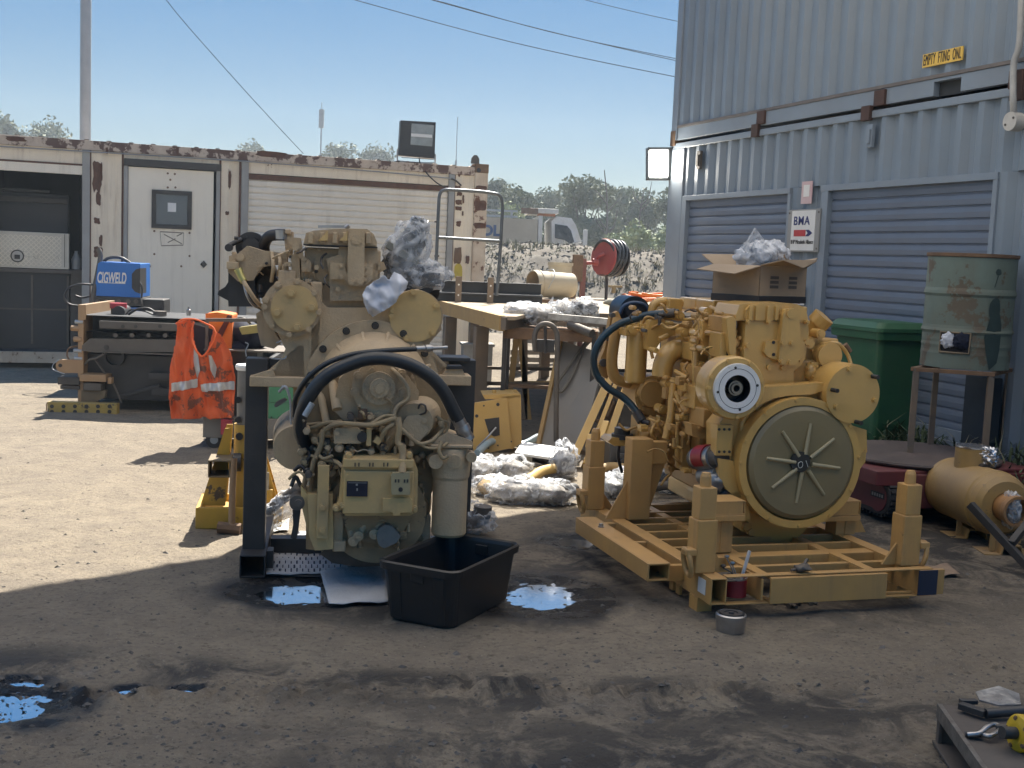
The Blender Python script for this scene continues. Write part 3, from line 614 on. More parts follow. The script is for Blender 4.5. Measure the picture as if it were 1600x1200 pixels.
# corner post
mb=MB(); mb.box(xp[10],xR,-.025,.14,.06,zt+.03); cpst=part('corner_post',mb,m_creamrust,c,None,.008)
mb=MB()
for y0,y1 in((290,299),(313,329),(348,357)):
    P=edge_poly(xp[10]+.01,xR-.012,Z(747,y1),Z(747,y0),.06,y0,16); mb.prism(P,-.028,-.02)
part('rust_patch',mb,m_rustdark,cpst,None,0)
mb=MB(); mb.box(xp[10]-.004,xR+.004,-.03,.15,zt-.07,zt+.045); cc=part('corner_casting',mb,m_rust,cpst,None,.008)
mb=MB(); q=LC.pl(748,266,-.03); mb.cyl((q.x,-.034,q.z),(q.x,-.03,q.z),.03,16); part('casting_hole',mb,m_inner,cc,None,0)
mb=MB(); q=LC.pl(743,251,0); mb.prism([(q.x-.055,q.z-.04),(q.x+.055,q.z-.04),(q.x+.05,q.z+.03),(q.x+.02,q.z+.07),(q.x-.02,q.z+.07),(q.x-.05,q.z+.03)],0,.03); part('lifting_lug',mb,m_dsteel,cpst,None,.004)
# personnel door
mb=MB(); mb.box(xp[2]-.01,xp[3],-.03,.05,.19,Z(266,261)); mb.box(xp[4],xp[5],-.03,.05,.19,Z(266,261)); fm=part('door_frame',mb,m_greyjamb,c,None,.004)
mb=MB(); mb.box(xp[2]-.01,xp[5]+.01,-.045,.05,Z(266,263),Z(266,252)); part('door_lintel',mb,m_blackmetal,fm,None,.004)
mb=MB(); mb.box(xp[3]+.004,xp[4]-.03,-.012,.02,.2,Z(266,264)); dr=part('door',mb,m_creamdoor,c,None,.004)
a=LC.pl(237,296,0);b=LC.pl(299,359,0)
mb=MB(); t_=.05
for x0,x1,z0,z1 in((a.x,b.x,a.z-t_,a.z),(a.x,b.x,b.z,b.z+t_),(a.x,a.x+t_,b.z+t_,a.z-t_),(b.x-t_,b.x,b.z+t_,a.z-t_)): mb.box(x0,x1,-.035,-.012,z0,z1)
wf_=part('window_frame',mb,m_blackmetal,dr,None,.004)
mb=MB(); mb.box(a.x+t_,b.x-t_,-.020,-.014,b.z+t_,a.z-t_); part('pane',mb,mat('grey_pane',(.12,.14,.16),.12,0,(.10,.12,.14),.4,3,spec=.7),wf_,None,0)
mb=MB(); mb.box(X(261),X(274),-.024,-.0205,Z(267,331),Z(267,317)); part('paper_note',mb,m_white,wf_,None,0)
mb=MB(); q=LC.pl(318,413,0); mb.prism([(q.x,q.z+.045),(q.x+.04,q.z),(q.x,q.z-.045),(q.x-.04,q.z)],-.03,-.011); mb.cyl((q.x,-.045,q.z),(q.x,-.03,q.z),.022,14); part('door_lock',mb,m_blackmetal,dr,None,.002)
mb=MB()
for px,py in((262,271),(273,272),(266,281),(262,293),(274,293),(241,361),(296,364),(241,397),(296,400),(234,416),(283,416)): 
    q=LC.pl(px,py,0); mb.cyl((q.x,-.017,q.z),(q.x,-.011,q.z),.013,10)
part('fixing',mb,m_rust,dr,None,0)
mb=MB(); m_pen=mat('old_glue_marks',(.28,.24,.19),.8)
for p,q in(((250,362),(287,364)),((287,364),(286,383)),((286,383),(252,384)),((252,384),(250,362)),((256,366),(284,381)),((262,379),(274,373)),((276,369),(284,365))):
    p=LC.pl(*p,0);q=LC.pl(*q,0); mb.bar((p.x,-.0125,p.z),(q.x,-.0125,q.z),.004,.012)
part('glue_outline',mb,m_pen,dr,None,0)
# roller door
mb=MB(); slats(mb,xp[7]+.005,xp[8]-.005,.2,Z(540,289),.078,.01,.012); rd=part('roller_door',mb,m_roll,c,None,0)
mb=MB(); mb.box(xp[7]+.01,xp[8]-.01,-.006,.03,.19,.25); part('bottom_bar',mb,m_greyjamb,rd,None,.003)
# conduit
mb=MB(); mb.tube([(X(-15,228),-.03,Z(-15,228)),(X(200,240),-.03,Z(200,241)),(X(375,252),-.03,Z(375,252)),(X(560,268),-.03,Z(560,266)),(X(704,279),-.03,Z(704,279))],.008,8,4); part('conduit',mb,m_greyjamb,c,None,0)
mb=MB(); mb.tube([(X(704,279),-.03,Z(704,279)),(X(712,283),-.03,Z(712,283)),(X(720,290),-.02,Z(720,290))],.01,8,4); part('cable',mb,m_black,c,None,0)
# ---- things in the left opening ----
e=thing('service_cabinet','tall black cabinet with shelves standing inside the open left end of the cream container','cabinet',LC)
q=lambda px,py,v=.35:LC.pl(px,py,v)
a=q(-40,305);b=q(108,560)
mb=MB(); mb.box(xL+.06,b.x,.42,1.0,.19,q(50,426).z); part('cabinet_body',mb,mat('dark_cabinet',(.022,.026,.032),.45,0,(.03,.034,.04),.5,2),e,None,.006)
mb=MB(); 
for x0 in(q(48,500).x,b.x-.03): mb.box(x0,x0+.025,.40,.42,.25,q(50,430).z)
mb.box(xL+.07,b.x-.03,.405,.418,q(20,484).z,q(20,484).z+.02); part('cabinet_frame',mb,m_dsteel,e,None,0)
mb=MB(); mb.box(xL+.06,b.x+.03,.33,1.02,q(50,426).z,q(50,420).z); part('shelf',mb,m_dsteel,e,None,.004)
mb=MB(); mb.box(xL+.06,q(106,300).x,.75,1.5,q(50,420,.75).z,q(50,302,.75).z); part('upper_case',mb,mat('slate_case',(.03,.036,.045),.5,0,(.04,.045,.055),.5,2),e,None,.01)
mb=MB(); mb.box(xL+.06,q(104,300).x,.70,.75,q(50,316,.7).z,q(50,308,.7).z); mb.box(xL+.06,q(75,300).x,.68,.76,q(50,300,.7).z,q(50,296,.7).z); part('lid_strut',mb,m_blackmetal,e,None,.004)
# checker plate tool box
e=thing('checker_plate_toolbox','silver checker plate toolbox with a round black latch in the container opening','toolbox',LC)
a=q(-30,359,.3);b=q(108,421,.3)
mb=MB(); mb.box(xL+.07,b.x,.34,.74,q(50,420).z+.006,a.z); bx=part('box_body',mb,mat('checker_aluminium',(.52,.50,.46),.38,.55,(.42,.40,.36),.5,4),e,None,.006)
mb=MB(); rr=random.Random(3); s=.028; z0=q(50,420).z+.03
nxk=int((b.x-.07-xL-.09)/s); nzk=int((a.z-z0-.03)/s)
for i in range(nxk):
    for j in range(nzk):
        cx=xL+.11+i*s; cz=z0+.015+j*s; t=45 if (i+j)%2 else -45
        mb.cbox((cx,.338,cz),(.034,.006,.0065),(0,t,0))
part('tread_pattern',mb,mat('tread_ribs',(.72,.68,.6),.3,.6,(.6,.56,.5),.5,4),bx,None,0)
mb=MB(); l=q(27,400,.33); mb.cyl((l.x,.325,l.z),(l.x,.34,l.z),.075,28); lt=part('latch',mb,m_black,bx,None,.003)
mb=MB(); mb.cyl((l.x,.320,l.z),(l.x,.326,l.z),.06,24); part('latch_face',mb,m_steel,lt,None,.002)
mb=MB(); mb.cbox((l.x,.315,l.z-.01),(.06,.012,.05)); part('latch_handle',mb,m_black,lt,None,.003)
mb=MB(); mb.box(b.x-.055,b.x-.048,.334,.34,z0,a.z-.01); part('lid_edge',mb,m_black,bx,None,0)
# water jerry / bottle next to it
e=thing('plastic_bottle','dull translucent plastic bottle beside the checker plate toolbox','bottle',Fr(LC.m@Vector((q(119,400).x,.45,0)),ROT))
mb=MB(); z0=q(119,421).z; mb.lathe((0,0,z0),(0,0,1),[(0,0),(0,.05),(.12,.055),(.17,.03),(.2,.02),(.22,.02),(.22,0)],20); part('bottle_body',mb,mat('frosted',(.35,.38,.40),.3),e,None,0)
mb=MB(); mb.box(-.06,.12,-.08,.3,.19,z0-.002); part('stand',mb,m_dsteel,e,None,.004)
# ---- floodlight on roof ----
P=LC.pl(652,218,.15); fo=Fr(LC.m@Vector((P.x,.15,0)),ROT-6); F2=lambda px,py,v=0:fo.pl(px,py,v)
e=thing('floodlight','square black unlit floodlight on a bracket on the cream container roof','floodlight',fo)
m_fl=mat('floodlight_black',(.03,.034,.04),.4,0,(.04,.045,.05),.5,6)
cs=[F2(626,188),F2(681,191),F2(679,248),F2(623,243)]
mb=MB(); mb.prism([(p.x,p.z) for p in cs],0,.12); hb=part('housing',mb,m_fl,e,None,.01)
mb=MB(); mb.prism([(p.x,p.z) for p in(F2(643,193),F2(678,196),F2(675,229),F2(641,226))],-.012,.002); gl=part('lens',mb,mat('lamp_glass',(.38,.38,.36),.1,.3,(.25,.25,.24),.7,6,spec=.8),hb,None,.006)
p0=F2(640,205);p1=F2(677,219); mb=MB(); mb.box(p0.x+.02,p1.x-.02,-.016,-.011,(p0.z+p1.z)/2-.02,(p0.z+p1.z)/2+.02); part('bulb',mb,m_white,gl,None,0)
mb=MB(); 
for py in(194,239,246):
    p0=F2(626,py);p1=F2(680,py); mb.box(p0.x+.01,p1.x-.01,-.006,0,p0.z-.004,p0.z+.004)
part('rib',mb,m_fl,hb,None,0)
p=F2(631,217); text('OSRA',.03,m_dsteel,hb,(p.x,-.003,p.z),rz=0,rx=90) if 0 else None
mb=MB(); p0=F2(624,232);p1=F2(680,240);zb=F2(650,253).z; mb.tube([(p0.x-.015,.05,p0.z),(p0.x-.015,.05,zb+.03),(p0.x+.03,.05,zb),(p1.x-.03,.05,zb),(p1.x+.01,.05,zb+.04),(p1.x+.01,.05,p1.z)],.01,8,3); part('bracket',mb,m_galv,e,None,0)
mb=MB(); mb.tube([F2(655,247,.05),F2(657,256,.0),F2(668,272,-.18),F2(683,286,-.18),F2(698,294,-.16)],.008,8,5); part('power_cable',mb,m_black,e,None,0)
# ================= RIGHT: two stacked grey containers =================
W2=Fr((2.92,9.0,0),-90+ROT)
WX=lambda px,py:W2.pl(px,py,0).x
WZ=lambda px,py:W2.pl(px,py,0).z
def lowz(): return .22
zb=.2; z_tr0=WZ(1400,179); z_tr1=z_tr0+.058; x0=WX(1050,235); x1=WX(1582,200)
print('lower container: x',x0,x1,'rail',z_tr0,'seam',WZ(1400,131.7))
c=thing('shipping_container','lower grey shipping container with two blue grey roller doors and signs','container',W2,'grey stacked containers')
D=2.43; LI=WZ(1480,275); xd=[WX(1066,350),WX(1072,350),WX(1233,310),WX(1237,310),WX(1283,350),WX(1293,350),WX(1553,300),WX(1560,300)]
print('doors',xd,'lintel',LI,WZ(1100,303))
mb=MB(); mb.box(x0+.02,x1+1.2,D-.06,D,zb,z_tr1-.02); mb.box(x0+.03,x0+.07,.05,D-.06,zb,z_tr1-.02); mb.box(x0+.07,x1+1.2,.1,D-.06,z_tr1-.05,z_tr1-.02); part('shell',mb,m_grey,c,None,0)
mb=MB(); mb.box(x0,x1+1.2,-.012,.08,z_tr0,z_tr1); part('top_rail',mb,m_grey2,c,None,.008)
mb=MB(); corr(mb,xd[0]+.002,x1+1.2,LI,z_tr0,.215,.042,.0); P_c=part('corrugated_wall',mb,m_grey,c,None,0); mb=MB(); corr(mb,xd[3]-.001,xd[4]+.001,zb+.15,LI,.21,.03,.008,.02); part('wall_pillar',mb,m_grey,c,None,0); mb=MB(); corr(mb,xd[7]-.001,x1+1.2,zb+.1,LI,.215,.042,.0,.02); part('corrugated_wall',mb,m_grey,c,None,0)
mb=MB(); mb.box(xd[0],xd[2]+.03,-.018,.06,LI-.05,LI); mb.box(xd[4]-.02,xd[7],-.018,.06,LI-.05,LI); part('lintel',mb,m_grey2,c,None,.004)
mb=MB()
for a,b in((xd[0]-.01,xd[1]),(xd[2],xd[3]),(xd[4],xd[5]),(xd[6],xd[7])): mb.box(a,b,-.016,.07,zb+.14,LI-.05)
part('jamb',mb,m_grey2,c,None,.004)
for a in(x0,): 
    mb=MB(); mb.box(a,xd[0]-.01,-.02,.12,zb,z_tr0-.002); part('corner_post',mb,m_grey2,c,None,.01)
mb=MB(); mb.box(x0,x1+1.2,-.01,.08,zb-.02,zb+.14); part('bottom_rail',mb,m_grey2,c,None,.006)
for a,b in((xd[1],xd[2]),(xd[5],xd[6])):
    mb=MB(); slats(mb,a,b,zb+.2,LI-.03,.090,.03,.014); r_=part('roller_door',mb,m_bluedoor,c,None,0)
    mb=MB(); mb.box(a+.01,b-.01,.012,.06,zb+.14,zb+.22); part('bottom_bar',mb,m_grey2,r_,None,.003)
q=W2.pl(1397,505,0); mb=MB(); mb.bar((q.x-.09,.005,q.z),(q.x+.12,.005,q.z),.02,.018); part('door_handle',mb,m_steel,r_,None,.004)
mb=MB(); mb.box(W2.pl(1530,600,0).x,W2.pl(1572,600,0).x,-.12,-.03,zb+.1,W2.pl(1550,588,0).z) ; part('side_box',mb,mat('dark_slate',(.035,.045,.055),.5),c,None,.006)
for px,py in((1363,213),(1095,250)):
    q=W2.pl(px,py,0); mb=MB(); mb.box(q.x-.035,q.x+.035,-.03,0,q.z-.09,q.z+.09); mb.box(q.x-.02,q.x+.02,-.045,-.03,q.z-.06,q.z+.05); part('vent',mb,m_dsteel if px<1200 else m_grey2,c,None,.004)
# upper container
zu=z_tr1+.032; z_seam=WZ(1400,131.7)
u=thing('shipping_container','upper grey shipping container stacked on top with a yellow lettered strip','container',W2,'grey stacked containers')
zt2=zu+2.6
print('upper',zu,z_seam,zt2)
fx0,fx1=W2.pl(1460,135,0).x,W2.pl(1502,135,0).x
mb=MB()
for a,b in((x0+.12,fx0),(fx1,x1+1.2)): mb.box(a,b,-.006,.05,zu,z_seam-.015)
mb.box(fx0-.001,fx1+.001,-.0055,.05,z_seam-.04,z_seam-.0155); part('bottom_rail',mb,m_grey2,u,None,.005)
mb=MB(); mb.box(fx0-.02,fx1+.02,.05,.6,zu+.0,z_seam-.04); part('fork_pocket',mb,m_inner,u,None,0)
mb=MB(); mb.box(x0+.05,x1+1.2,-.014,.05,z_seam-.015,z_seam+.012); part('rail_flange',mb,mat('flange_brown',(.17,.15,.14),.6,0,(.12,.11,.105),.6,4),u,None,.003)
mb=MB(); corr(mb,x0+.12,x1+1.2,z_seam+.012,zt2-.1,.215,.042,.0,.04); part('corrugated_wall',mb,m_grey,u,None,0)
mb=MB(); mb.box(x0,x0+.12,-.02,.12,zu,zt2); part('corner_post',mb,m_grey2,u,None,.01)
mb=MB(); mb.box(x0-.005,x0+.10,-.026,.14,zu-.055,zu+.10); part('corner_casting',mb,m_rust,u,None,.006)
mb=MB(); mb.box(x0+.02,x1+1.2,D-.06,D,zu,zt2); mb.box(x0+.03,x0+.07,.12,D-.06,zu,zt2); mb.box(x0,x1+1.2,-.01,D,zt2-.03,zt2+.01); mb.box(x0+.5,x1+1.2,.1,D-.1,z_seam-.03,z_seam); part('shell',mb,m_grey,u,None,0)
m_stackrust=mat('rust_bracket',(.085,.05,.042),.8,0,(.06,.04,.036),.6,14,.4,50)
mb=MB()
for px,py,px2,py2 in((1192,184,1184,203),(1378,153,1358,176),(1592,124,1594,142)):
    a=W2.pl(px,py,0); b=W2.pl(px2,py2,0); mb.box(a.x-.065,a.x+.065,-.03,.04,a.z-.06,a.z+.06); mb.box(b.x-.055,b.x+.055,-.04,.0,b.z-.065,b.z+.05)
part('stacking_bracket',mb,m_stackrust,u,None,.006)
# lettered strip following the corrugations
m_yel=mat('yellow_label',(.75,.50,.10),.5,0,(.68,.45,.09),.4,5)
a=W2.pl(1444,93,0); b=W2.pl(1506,86,0); sw=b.x-a.x; 
mb=MB(); mb.box(a.x,b.x,-.012,-.003,W2.pl(1475,100,0).z,W2.pl(1475,79,0).z); st=part('lettered_strip',mb,m_yel,u,None,0)
text('EMPTY  FTING  ONL',.112,m_black,st,((a.x+b.x)/2,-.0135,(W2.pl(1475,100,0).z+W2.pl(1475,79,0).z)/2),fit=sw*.94,space=1.12,name='strip_lettering')
# signs on the pillar
q0=W2.pl(1234,328,-.02);q1=W2.pl(1279,394,-.02)
e=thing('framed_sign','white sign with blue capitals and red arrow between the two roller doors','sign',W2)
mb=MB(); mb.box(q0.x,q1.x,-.03,-.018,q1.z,q0.z); fr_=part('sign_frame',mb,m_greyjamb,e,None,.003)
wsg=q1.x-q0.x; hs=q0.z-q1.z; mb=MB(); mb.box(q0.x+wsg*.13,q1.x-wsg*.13,-.033,-.0302,q1.z+.012,q0.z-.012); pn=part('sign_face',mb,m_white,e,None,0)
cx=(q0.x+q1.x)/2; m_navy=mat('navy',(.03,.04,.16),.5); m_red=mat('sign_red',(.5,.05,.05),.5)
text('BMA',.19*hs/.66,m_navy,pn,(cx-wsg*.04,-.0345,q1.z+hs*.72),fit=wsg*.50,space=1.12,bold=.0012,name='sign_lettering')
mb=MB(); z=q1.z+hs*.44; h=hs*.075; mb.box(cx-wsg*.27,cx+wsg*.10,-.0355,-.0335,z-h,z+h); part('red_bar',mb,m_red,pn,None,0)
mb=MB(); mb.prism([(cx+wsg*.10,z+h),(cx+wsg*.20,z+h),(cx+wsg*.31,z),(cx+wsg*.20,z-h),(cx+wsg*.10,z-h),(cx+wsg*.17,z)],-.0356,-.0335); part('arrow_tip',mb,m_navy,pn,None,0)
text('BHP Mitsubishi Alliance',.052,m_black,pn,(cx,-.0345,q1.z+hs*.23),fit=wsg*.70,name='small_lettering')
mb=MB()
for x_ in(q0.x+.02,q1.x-.02):
    for z_ in(q1.z+.03,q0.z-.03): mb.cyl((x_,-.034,z_),(x_,-.03,z_),.008,8)
part('screw',mb,m_dsteel,fr_,None,0)
a=W2.pl(1254,284,-.01);b=W2.pl(1268,318,-.01); e=thing('faded_notice','faded pink and white notice above the framed sign','notice',W2)
mb=MB(); mb.box(a.x,b.x,-.014,-.008,b.z,a.z); n_=part('notice_plate',mb,mat('faded_pink',(.55,.36,.38),.6,0,(.6,.48,.48),.5,6),e,None,0)
mb=MB(); mb.box(a.x+.035,b.x-.035,-.017,-.0145,b.z+.06,a.z-.03); part('notice_field',mb,m_white,n_,None,0)
a=W2.pl(1240,446,-.01);b=W2.pl(1256,477,-.01); e=thing('fire_notice','small white notice with a red arch on the pillar just above the engine','notice',W2)
mb=MB(); mb.box(a.x,b.x,-.014,-.008,b.z,a.z); n_=part('notice_plate',mb,m_white,e,None,0)
w_=b.x-a.x;h_=a.z-b.z;cx=(a.x+b.x)/2; P=[(cx+math.cos(t)*w_*.4,a.z-h_*.42+math.sin(t)*h_*.34) for t in[math.pi*i/10 for i in range(11)]]
mb=MB(); mb.prism([(cx+w_*.4,a.z-h_*.42),*P[1:-1],(cx-w_*.4,a.z-h_*.42)],-.0165,-.0145); mb.box(cx-w_*.4,cx+w_*.4,-.0165,-.0145,b.z+h_*.36,a.z-h_*.44-.006); mb.prism([(cx-w_*.4,b.z+h_*.22),(cx+w_*.4,b.z+h_*.22),(cx+w_*.2,b.z+h_*.06),(cx-w_*.2,b.z+h_*.06)],-.0165,-.0145); part('red_arch',mb,m_red,n_,None,0)
mb=MB()
for k in range(4): mb.box(cx-w_*.28,cx+w_*.28,-.0185,-.0167,a.z-h_*(.16+.11*k)-.006,a.z-h_*(.16+.11*k)+.006)
part('text_line',mb,m_white,n_,None,0)
# conduit and junction box at the far right
e=thing('wall_conduit','pale grey conduit running down the stack to a round junction box','conduit',W2)
mb=MB(); mb.tube([W2.pl(1597,-30,-.06),W2.pl(1593,66,-.06),W2.pl(1584,100,-.07),W2.pl(1583,150,-.09),W2.pl(1584,182,-.06)],.022,12,6); part('pipe',mb,mat('grey_pvc',(.42,.42,.41),.45),e,None,0)
q=W2.pl(1583,190,-.06); mb=MB(); mb.cyl((q.x,-.09,q.z),(q.x,-.01,q.z),.062,24); jb=part('junction_box',mb,mat('pale_pvc',(.6,.58,.54),.45),e,None,.004)
mb=MB(); 
for s_ in(-1,1): mb.cyl((q.x+s_*.035,-.095,q.z+s_*.02),(q.x+s_*.035,-.09,q.z+s_*.02),.008,8)
part('screw',mb,m_dsteel,jb,None,0)
# neighbouring dark blue container edge to the right
nb=MB(); xx=WX(1600,560)-.02
e=thing('blue_container','dark blue container standing end on at the right frame edge','container',W2)
nb.box(x1+1.3,x1+3.7,-.15,2.3,.2,2.8); part('container_wall',nb,mat('navy_container',(.03,.06,.12),.45),e,None,.01)
# lit floodlight at the far corner
a=W2.pl(1036,256,-.1); fo=Fr(W2.m@Vector((x0-.10,-.10,0)),4); F2=lambda px,py,v=-.12:fo.pl(px,py,v)
e=thing('lit_floodlight','glowing square floodlight fixed to the far corner of the grey container stack','floodlight',fo)
cs=[F2(1012,230),F2(1059,230),F2(1057,281),F2(1012,281)]
mb=MB(); mb.prism([(p.x,p.z) for p in cs],-.12,-.0); hb=part('housing',mb,m_fl,e,None,.02)
cs=[F2(1015,235,-.13),F2(1044,235,-.13),F2(1043,277,-.13),F2(1015,277,-.13)]
mb=MB(); mb.prism([(p.x,p.z) for p in cs],-.13,-.118); part('lens',mb,mat('lit_lens',(.9,.88,.8),.3,emit=((1,.94,.82),18)),hb,None,.004)
mb=MB(); p=F2(1058,232,0); mb.tube([(p.x-.02,-.0,p.z),(p.x+.05,.02,p.z-.02),(p.x+.10,.04,p.z-.10),(p.x+.04,.03,p.z-.15)],.012,8,4); part('lamp_cable',mb,m_galv,e,None,0)
mb=MB(); mb.box(-.06,.3,-.03,.0,F2(1050,236).z-.03,F2(1050,236).z); part('bracket',mb,m_dsteel,e,None,.002)
# ================= ENGINES =================
class PX:
    "draws in a frame from photo measurements: (px,py) on the plane at local depth y"
    def __init__(s,fr): s.f=fr
    def v(s,px,py,y): return s.f.pl(px,py,y)
    def m(s,px,py,y): return s.f.mpp(px,py,y)
    def poly(s,mb,pts,y0,y1):
        return mb.prism([(p.x,p.z) for p in(s.v(a,b,y0) for a,b in pts)],y0,y1)
    def disc(s,mb,px,py,r,y0,y1,r1=None,n=40,dx=0,dz=0):
        c=s.v(px,py,y0); R=r*s.m(px,py,y0); return mb.ring(c,(c.x+dx,y1,c.z+dz),R,R if r1 is None else r1*s.m(px,py,y0),n)
    def ringd(s,mb,px,py,r,ri,y0,y1,n=40):
        c=s.v(px,py,y0); k=s.m(px,py,y0); L=y1-y0
        return mb.lathe(c,(0,1,0),[(0,ri*k),(0,r*k),(L,r*k),(L,ri*k),(0,ri*k)],n,smooth=False)
    def box(s,mb,x0,y0_,x1,y1_,y0,y1):
        a=s.v(x0,y0_,y0); b=s.v(x1,y1_,y0); return mb.box(min(a.x,b.x),max(a.x,b.x),y0,y1,min(a.z,b.z),max(a.z,b.z))
    def tube(s,mb,pts,r,sub=6,n=10,r1=None):
        P=[s.v(*p) for p in pts]; k=s.m(*pts[0]); return mb.tube(P,r*k,n,sub,r1=None if r1 is None else r1*k)
    def bolts(s,mb,px,py,r,n,y,br=.012,h=.014,a0=0,a1=360): c=s.v(px,py,y); return mb.bolts(c,r*s.m(px,py,y),n,br,h,(0,-1,0),a0,a1)
    def bolt(s,mb,px,py,y,br=.012,h=.014): return mb.bolt(s.v(px,py,y),br,h)
def pipe(p,pts,r,m,parent,name='pipe',n=10,sub=6,**k):
    mb=MB(); p.tube(mb,pts,r,sub,n,**k); return part(name,mb,m,parent,None,0)
EL=Fr((-.69,5.45,0),9); L_=PX(EL)
e=thing('dusty_engine','dusty tan diesel engine with its transmission side facing, standing on black posts over the mats','engine',EL)
mD=m_catdust; mC=m_catlight
# block behind
mb=MB(); L_.box(mb,476,386,589,600,.06,1.25); L_.box(mb,486,440,500,600,.0,.1); part('block',mb,mD,e,None,.012)
mb=MB(); L_.poly(mb,[(510,404),(528,398),(532,378),(588,381),(592,400),(588,470),(516,470),(514,430)],.02,.12); hd=part('cylinder_head',mb,mD,e,None,.008)
mb=MB(); L_.poly(mb,[(516,410),(538,411),(541,425),(566,425),(570,412),(583,412),(582,436),(572,446),(560,450),(545,447),(538,437),(516,436)],-.01,.03)
for px,py in((533,415),(533,433),(570,418),(571,428),(570,437),(548,418),(560,418)): L_.bolt(mb,px,py,-.01,.010,.01)
for px,py in((528,452),(495,418)): L_.disc(mb,px,py,4,-.005,.04)
part('head_plate',mb,mD,hd,None,.004)
mb=MB(); L_.poly(mb,[(544,368),(548,360),(562,358),(570,365),(569,440),(563,447),(548,447),(543,436)],-.03,.02); L_.disc(mb,557,374,8,-.036,-.02); 
for px,py in((549,441),(563,441)): L_.bolt(mb,px,py,-.03,.012)
part('lifting_bracket',mb,mD,hd,None,.006)
mb=MB(); L_.poly(mb,[(474,381),(478,364),(492,360),(520,358),(545,357),(574,358),(584,366),(589,378),(589,384),(474,383)],.0,1.15); vc=part('valve_cover',mb,mD,e,None,.014)
mb=MB()
for x_ in(482,500,520,536,572): L_.box(mb,x_,363,x_+7,381,-.02,.05)
part('cover_rib',mb,mD,vc,None,.005)
for a,b in((497,512),(530,543)):
    mb=MB(); L_.poly(mb,[(a,376),((a+b)/2+3,366),(b,360),(b,376)],-.03,.02); part('cover_fin',mb,mC,vc,None,.003)
mb=MB(); L_.box(mb,474,383,590,386,-.006,1.16); part('gasket',mb,m_black,vc,None,0)
mb=MB(); mb.bar(L_.v(497,354,.02),L_.v(543,354,.02),.016,.012); mb.cyl(L_.v(539,356,.02),L_.v(545,352,.02),.012,10); part('spanner',mb,m_steel,None,None,0).name='ratchet_spanner'
o=bpy.data.objects['ratchet_spanner']; tag(o,'chrome ratchet spanner lying on top of the dusty engine','spanner',None,None,EL)
# left accessories
mb=MB(); L_.poly(mb,[(356,425),(358,400),(372,396),(386,384),(412,392),(448,396),(449,412),(412,417),(402,428),(396,438),(372,440)],.10,.24); mani=part('intake_bracket',mb,mD,e,None,.008)
mb=MB(); L_.disc(mb,375,402,6,.08,.12); L_.bolt(mb,365,410,.1); L_.box(mb,354,409,372,421,.06,.12); part('bracket_boss',mb,mD,mani,None,.003)
mb=MB(); L_.poly(mb,[(357,421),(400,423),(398,440),(402,479),(357,479),(356,462)],.14,.40); bk=part('black_module',mb,m_blackmetal,e,None,.01)
mb=MB(); L_.poly(mb,[(357,440),(357,470),(340,461),(341,455),(352,448)],.2,.23); part('module_fin',mb,m_blackmetal,bk,None,.003)
mb=MB(); L_.disc(mb,392,386,24,.3,.48); L_.disc(mb,392,386,14,.27,.3); L_.bolts(mb,392,386,18,6,.3,.008); alt=part('alternator',mb,m_blackmetal,e,None,.006)
mb=MB(); L_.tube(mb,[(355,386,.25),(365,380,.27),(378,374,.28)],4); L_.disc(mb,357,387,6,.22,.28); L_.tube(mb,[(366,372,.2),(372,372,.2)],3); part('alternator_arm',mb,m_blackmetal,alt,None,0)
mb=MB(); L_.tube(mb,[(413,396,.3),(413,382,.28),(420,370,.24),(432,367,.22),(444,367,.2)],9,n=16); part('elbow_hose',mb,m_black,e,None,0)
mb=MB(); L_.poly(mb,[(443,362),(458,362),(456,402),(447,402)],.14,.3); L_.box(mb,446,358,454,366,.1,.2); part('hose_flange',mb,mD,e,None,.006)
mb=MB(); L_.tube(mb,[(441,360,.16),(441,374,.16)],10.5,sub=1,n=16); part('hose_clamp',mb,m_steel,e,None,0)
mb=MB(); L_.poly(mb,[(448,370),(470,372),(474,400),(486,408),(486,425),(472,425),(470,405),(452,380)],.02,.08); L_.poly(mb,[(455,398),(468,395),(470,470),(456,470)],.04,.12); L_.bolt(mb,475,405,.02,.009);L_.bolt(mb,475,420,.02,.009); L_.disc(mb,462,386,6,0,.04); part('fuel_bracket',mb,mD,e,None,.004)
mb=MB()
for a in((425,395,440),(436,398,430),(470,400,455),(490,395,440)):
    L_.tube(mb,[(a[0],a[1],.1),(a[0]+2,(a[1]+a[2])/2,.06),(a[0]-1,a[2],.1)],3)
part('injector_line',mb,mD,e,None,0)
mb=MB(); L_.box(mb,435,422,462,452,.02,.2); L_.box(mb,440,413,450,424,.05,.15); part('pump_body',mb,mD,e,None,.01)
mb=MB(); L_.disc(mb,405,430,26,.26,.5); L_.disc(mb,420,450,20,.2,.5); part('turbine_housing',mb,mat('dark_oily_paint',(.10,.085,.065),.6,0,(.06,.05,.04),.6,8,.2,60,dust=(.24,.2,.15),damt=.3),e,None,.02)
pipe(L_,[(372,423,.05),(379,437,.02),(388,452,.0),(400,470,.02),(410,480,.08)],3.5,mD,e,'fuel_hose')
pipe(L_,[(380,440,.05),(386,462,.02),(395,476,.04),(408,483,.1)],2,m_steel,e,'thin_line')
mb=MB(); L_.tube(mb,[(372,422,.04),(377,433,.03),(381,440,.02)],6,sub=1); L_.tube(mb,[(368,425,.05),(378,421,.04)],4,sub=1); part('hose_fitting',mb,mat('yellow_zinc',(.42,.38,.14),.35,.5),e,None,0)
mb=MB(); L_.poly(mb,[(400,490),(420,478),(430,520),(440,535),(428,545),(408,540),(402,515)],.1,.4); part('side_casting',mb,mD,e,None,.02)
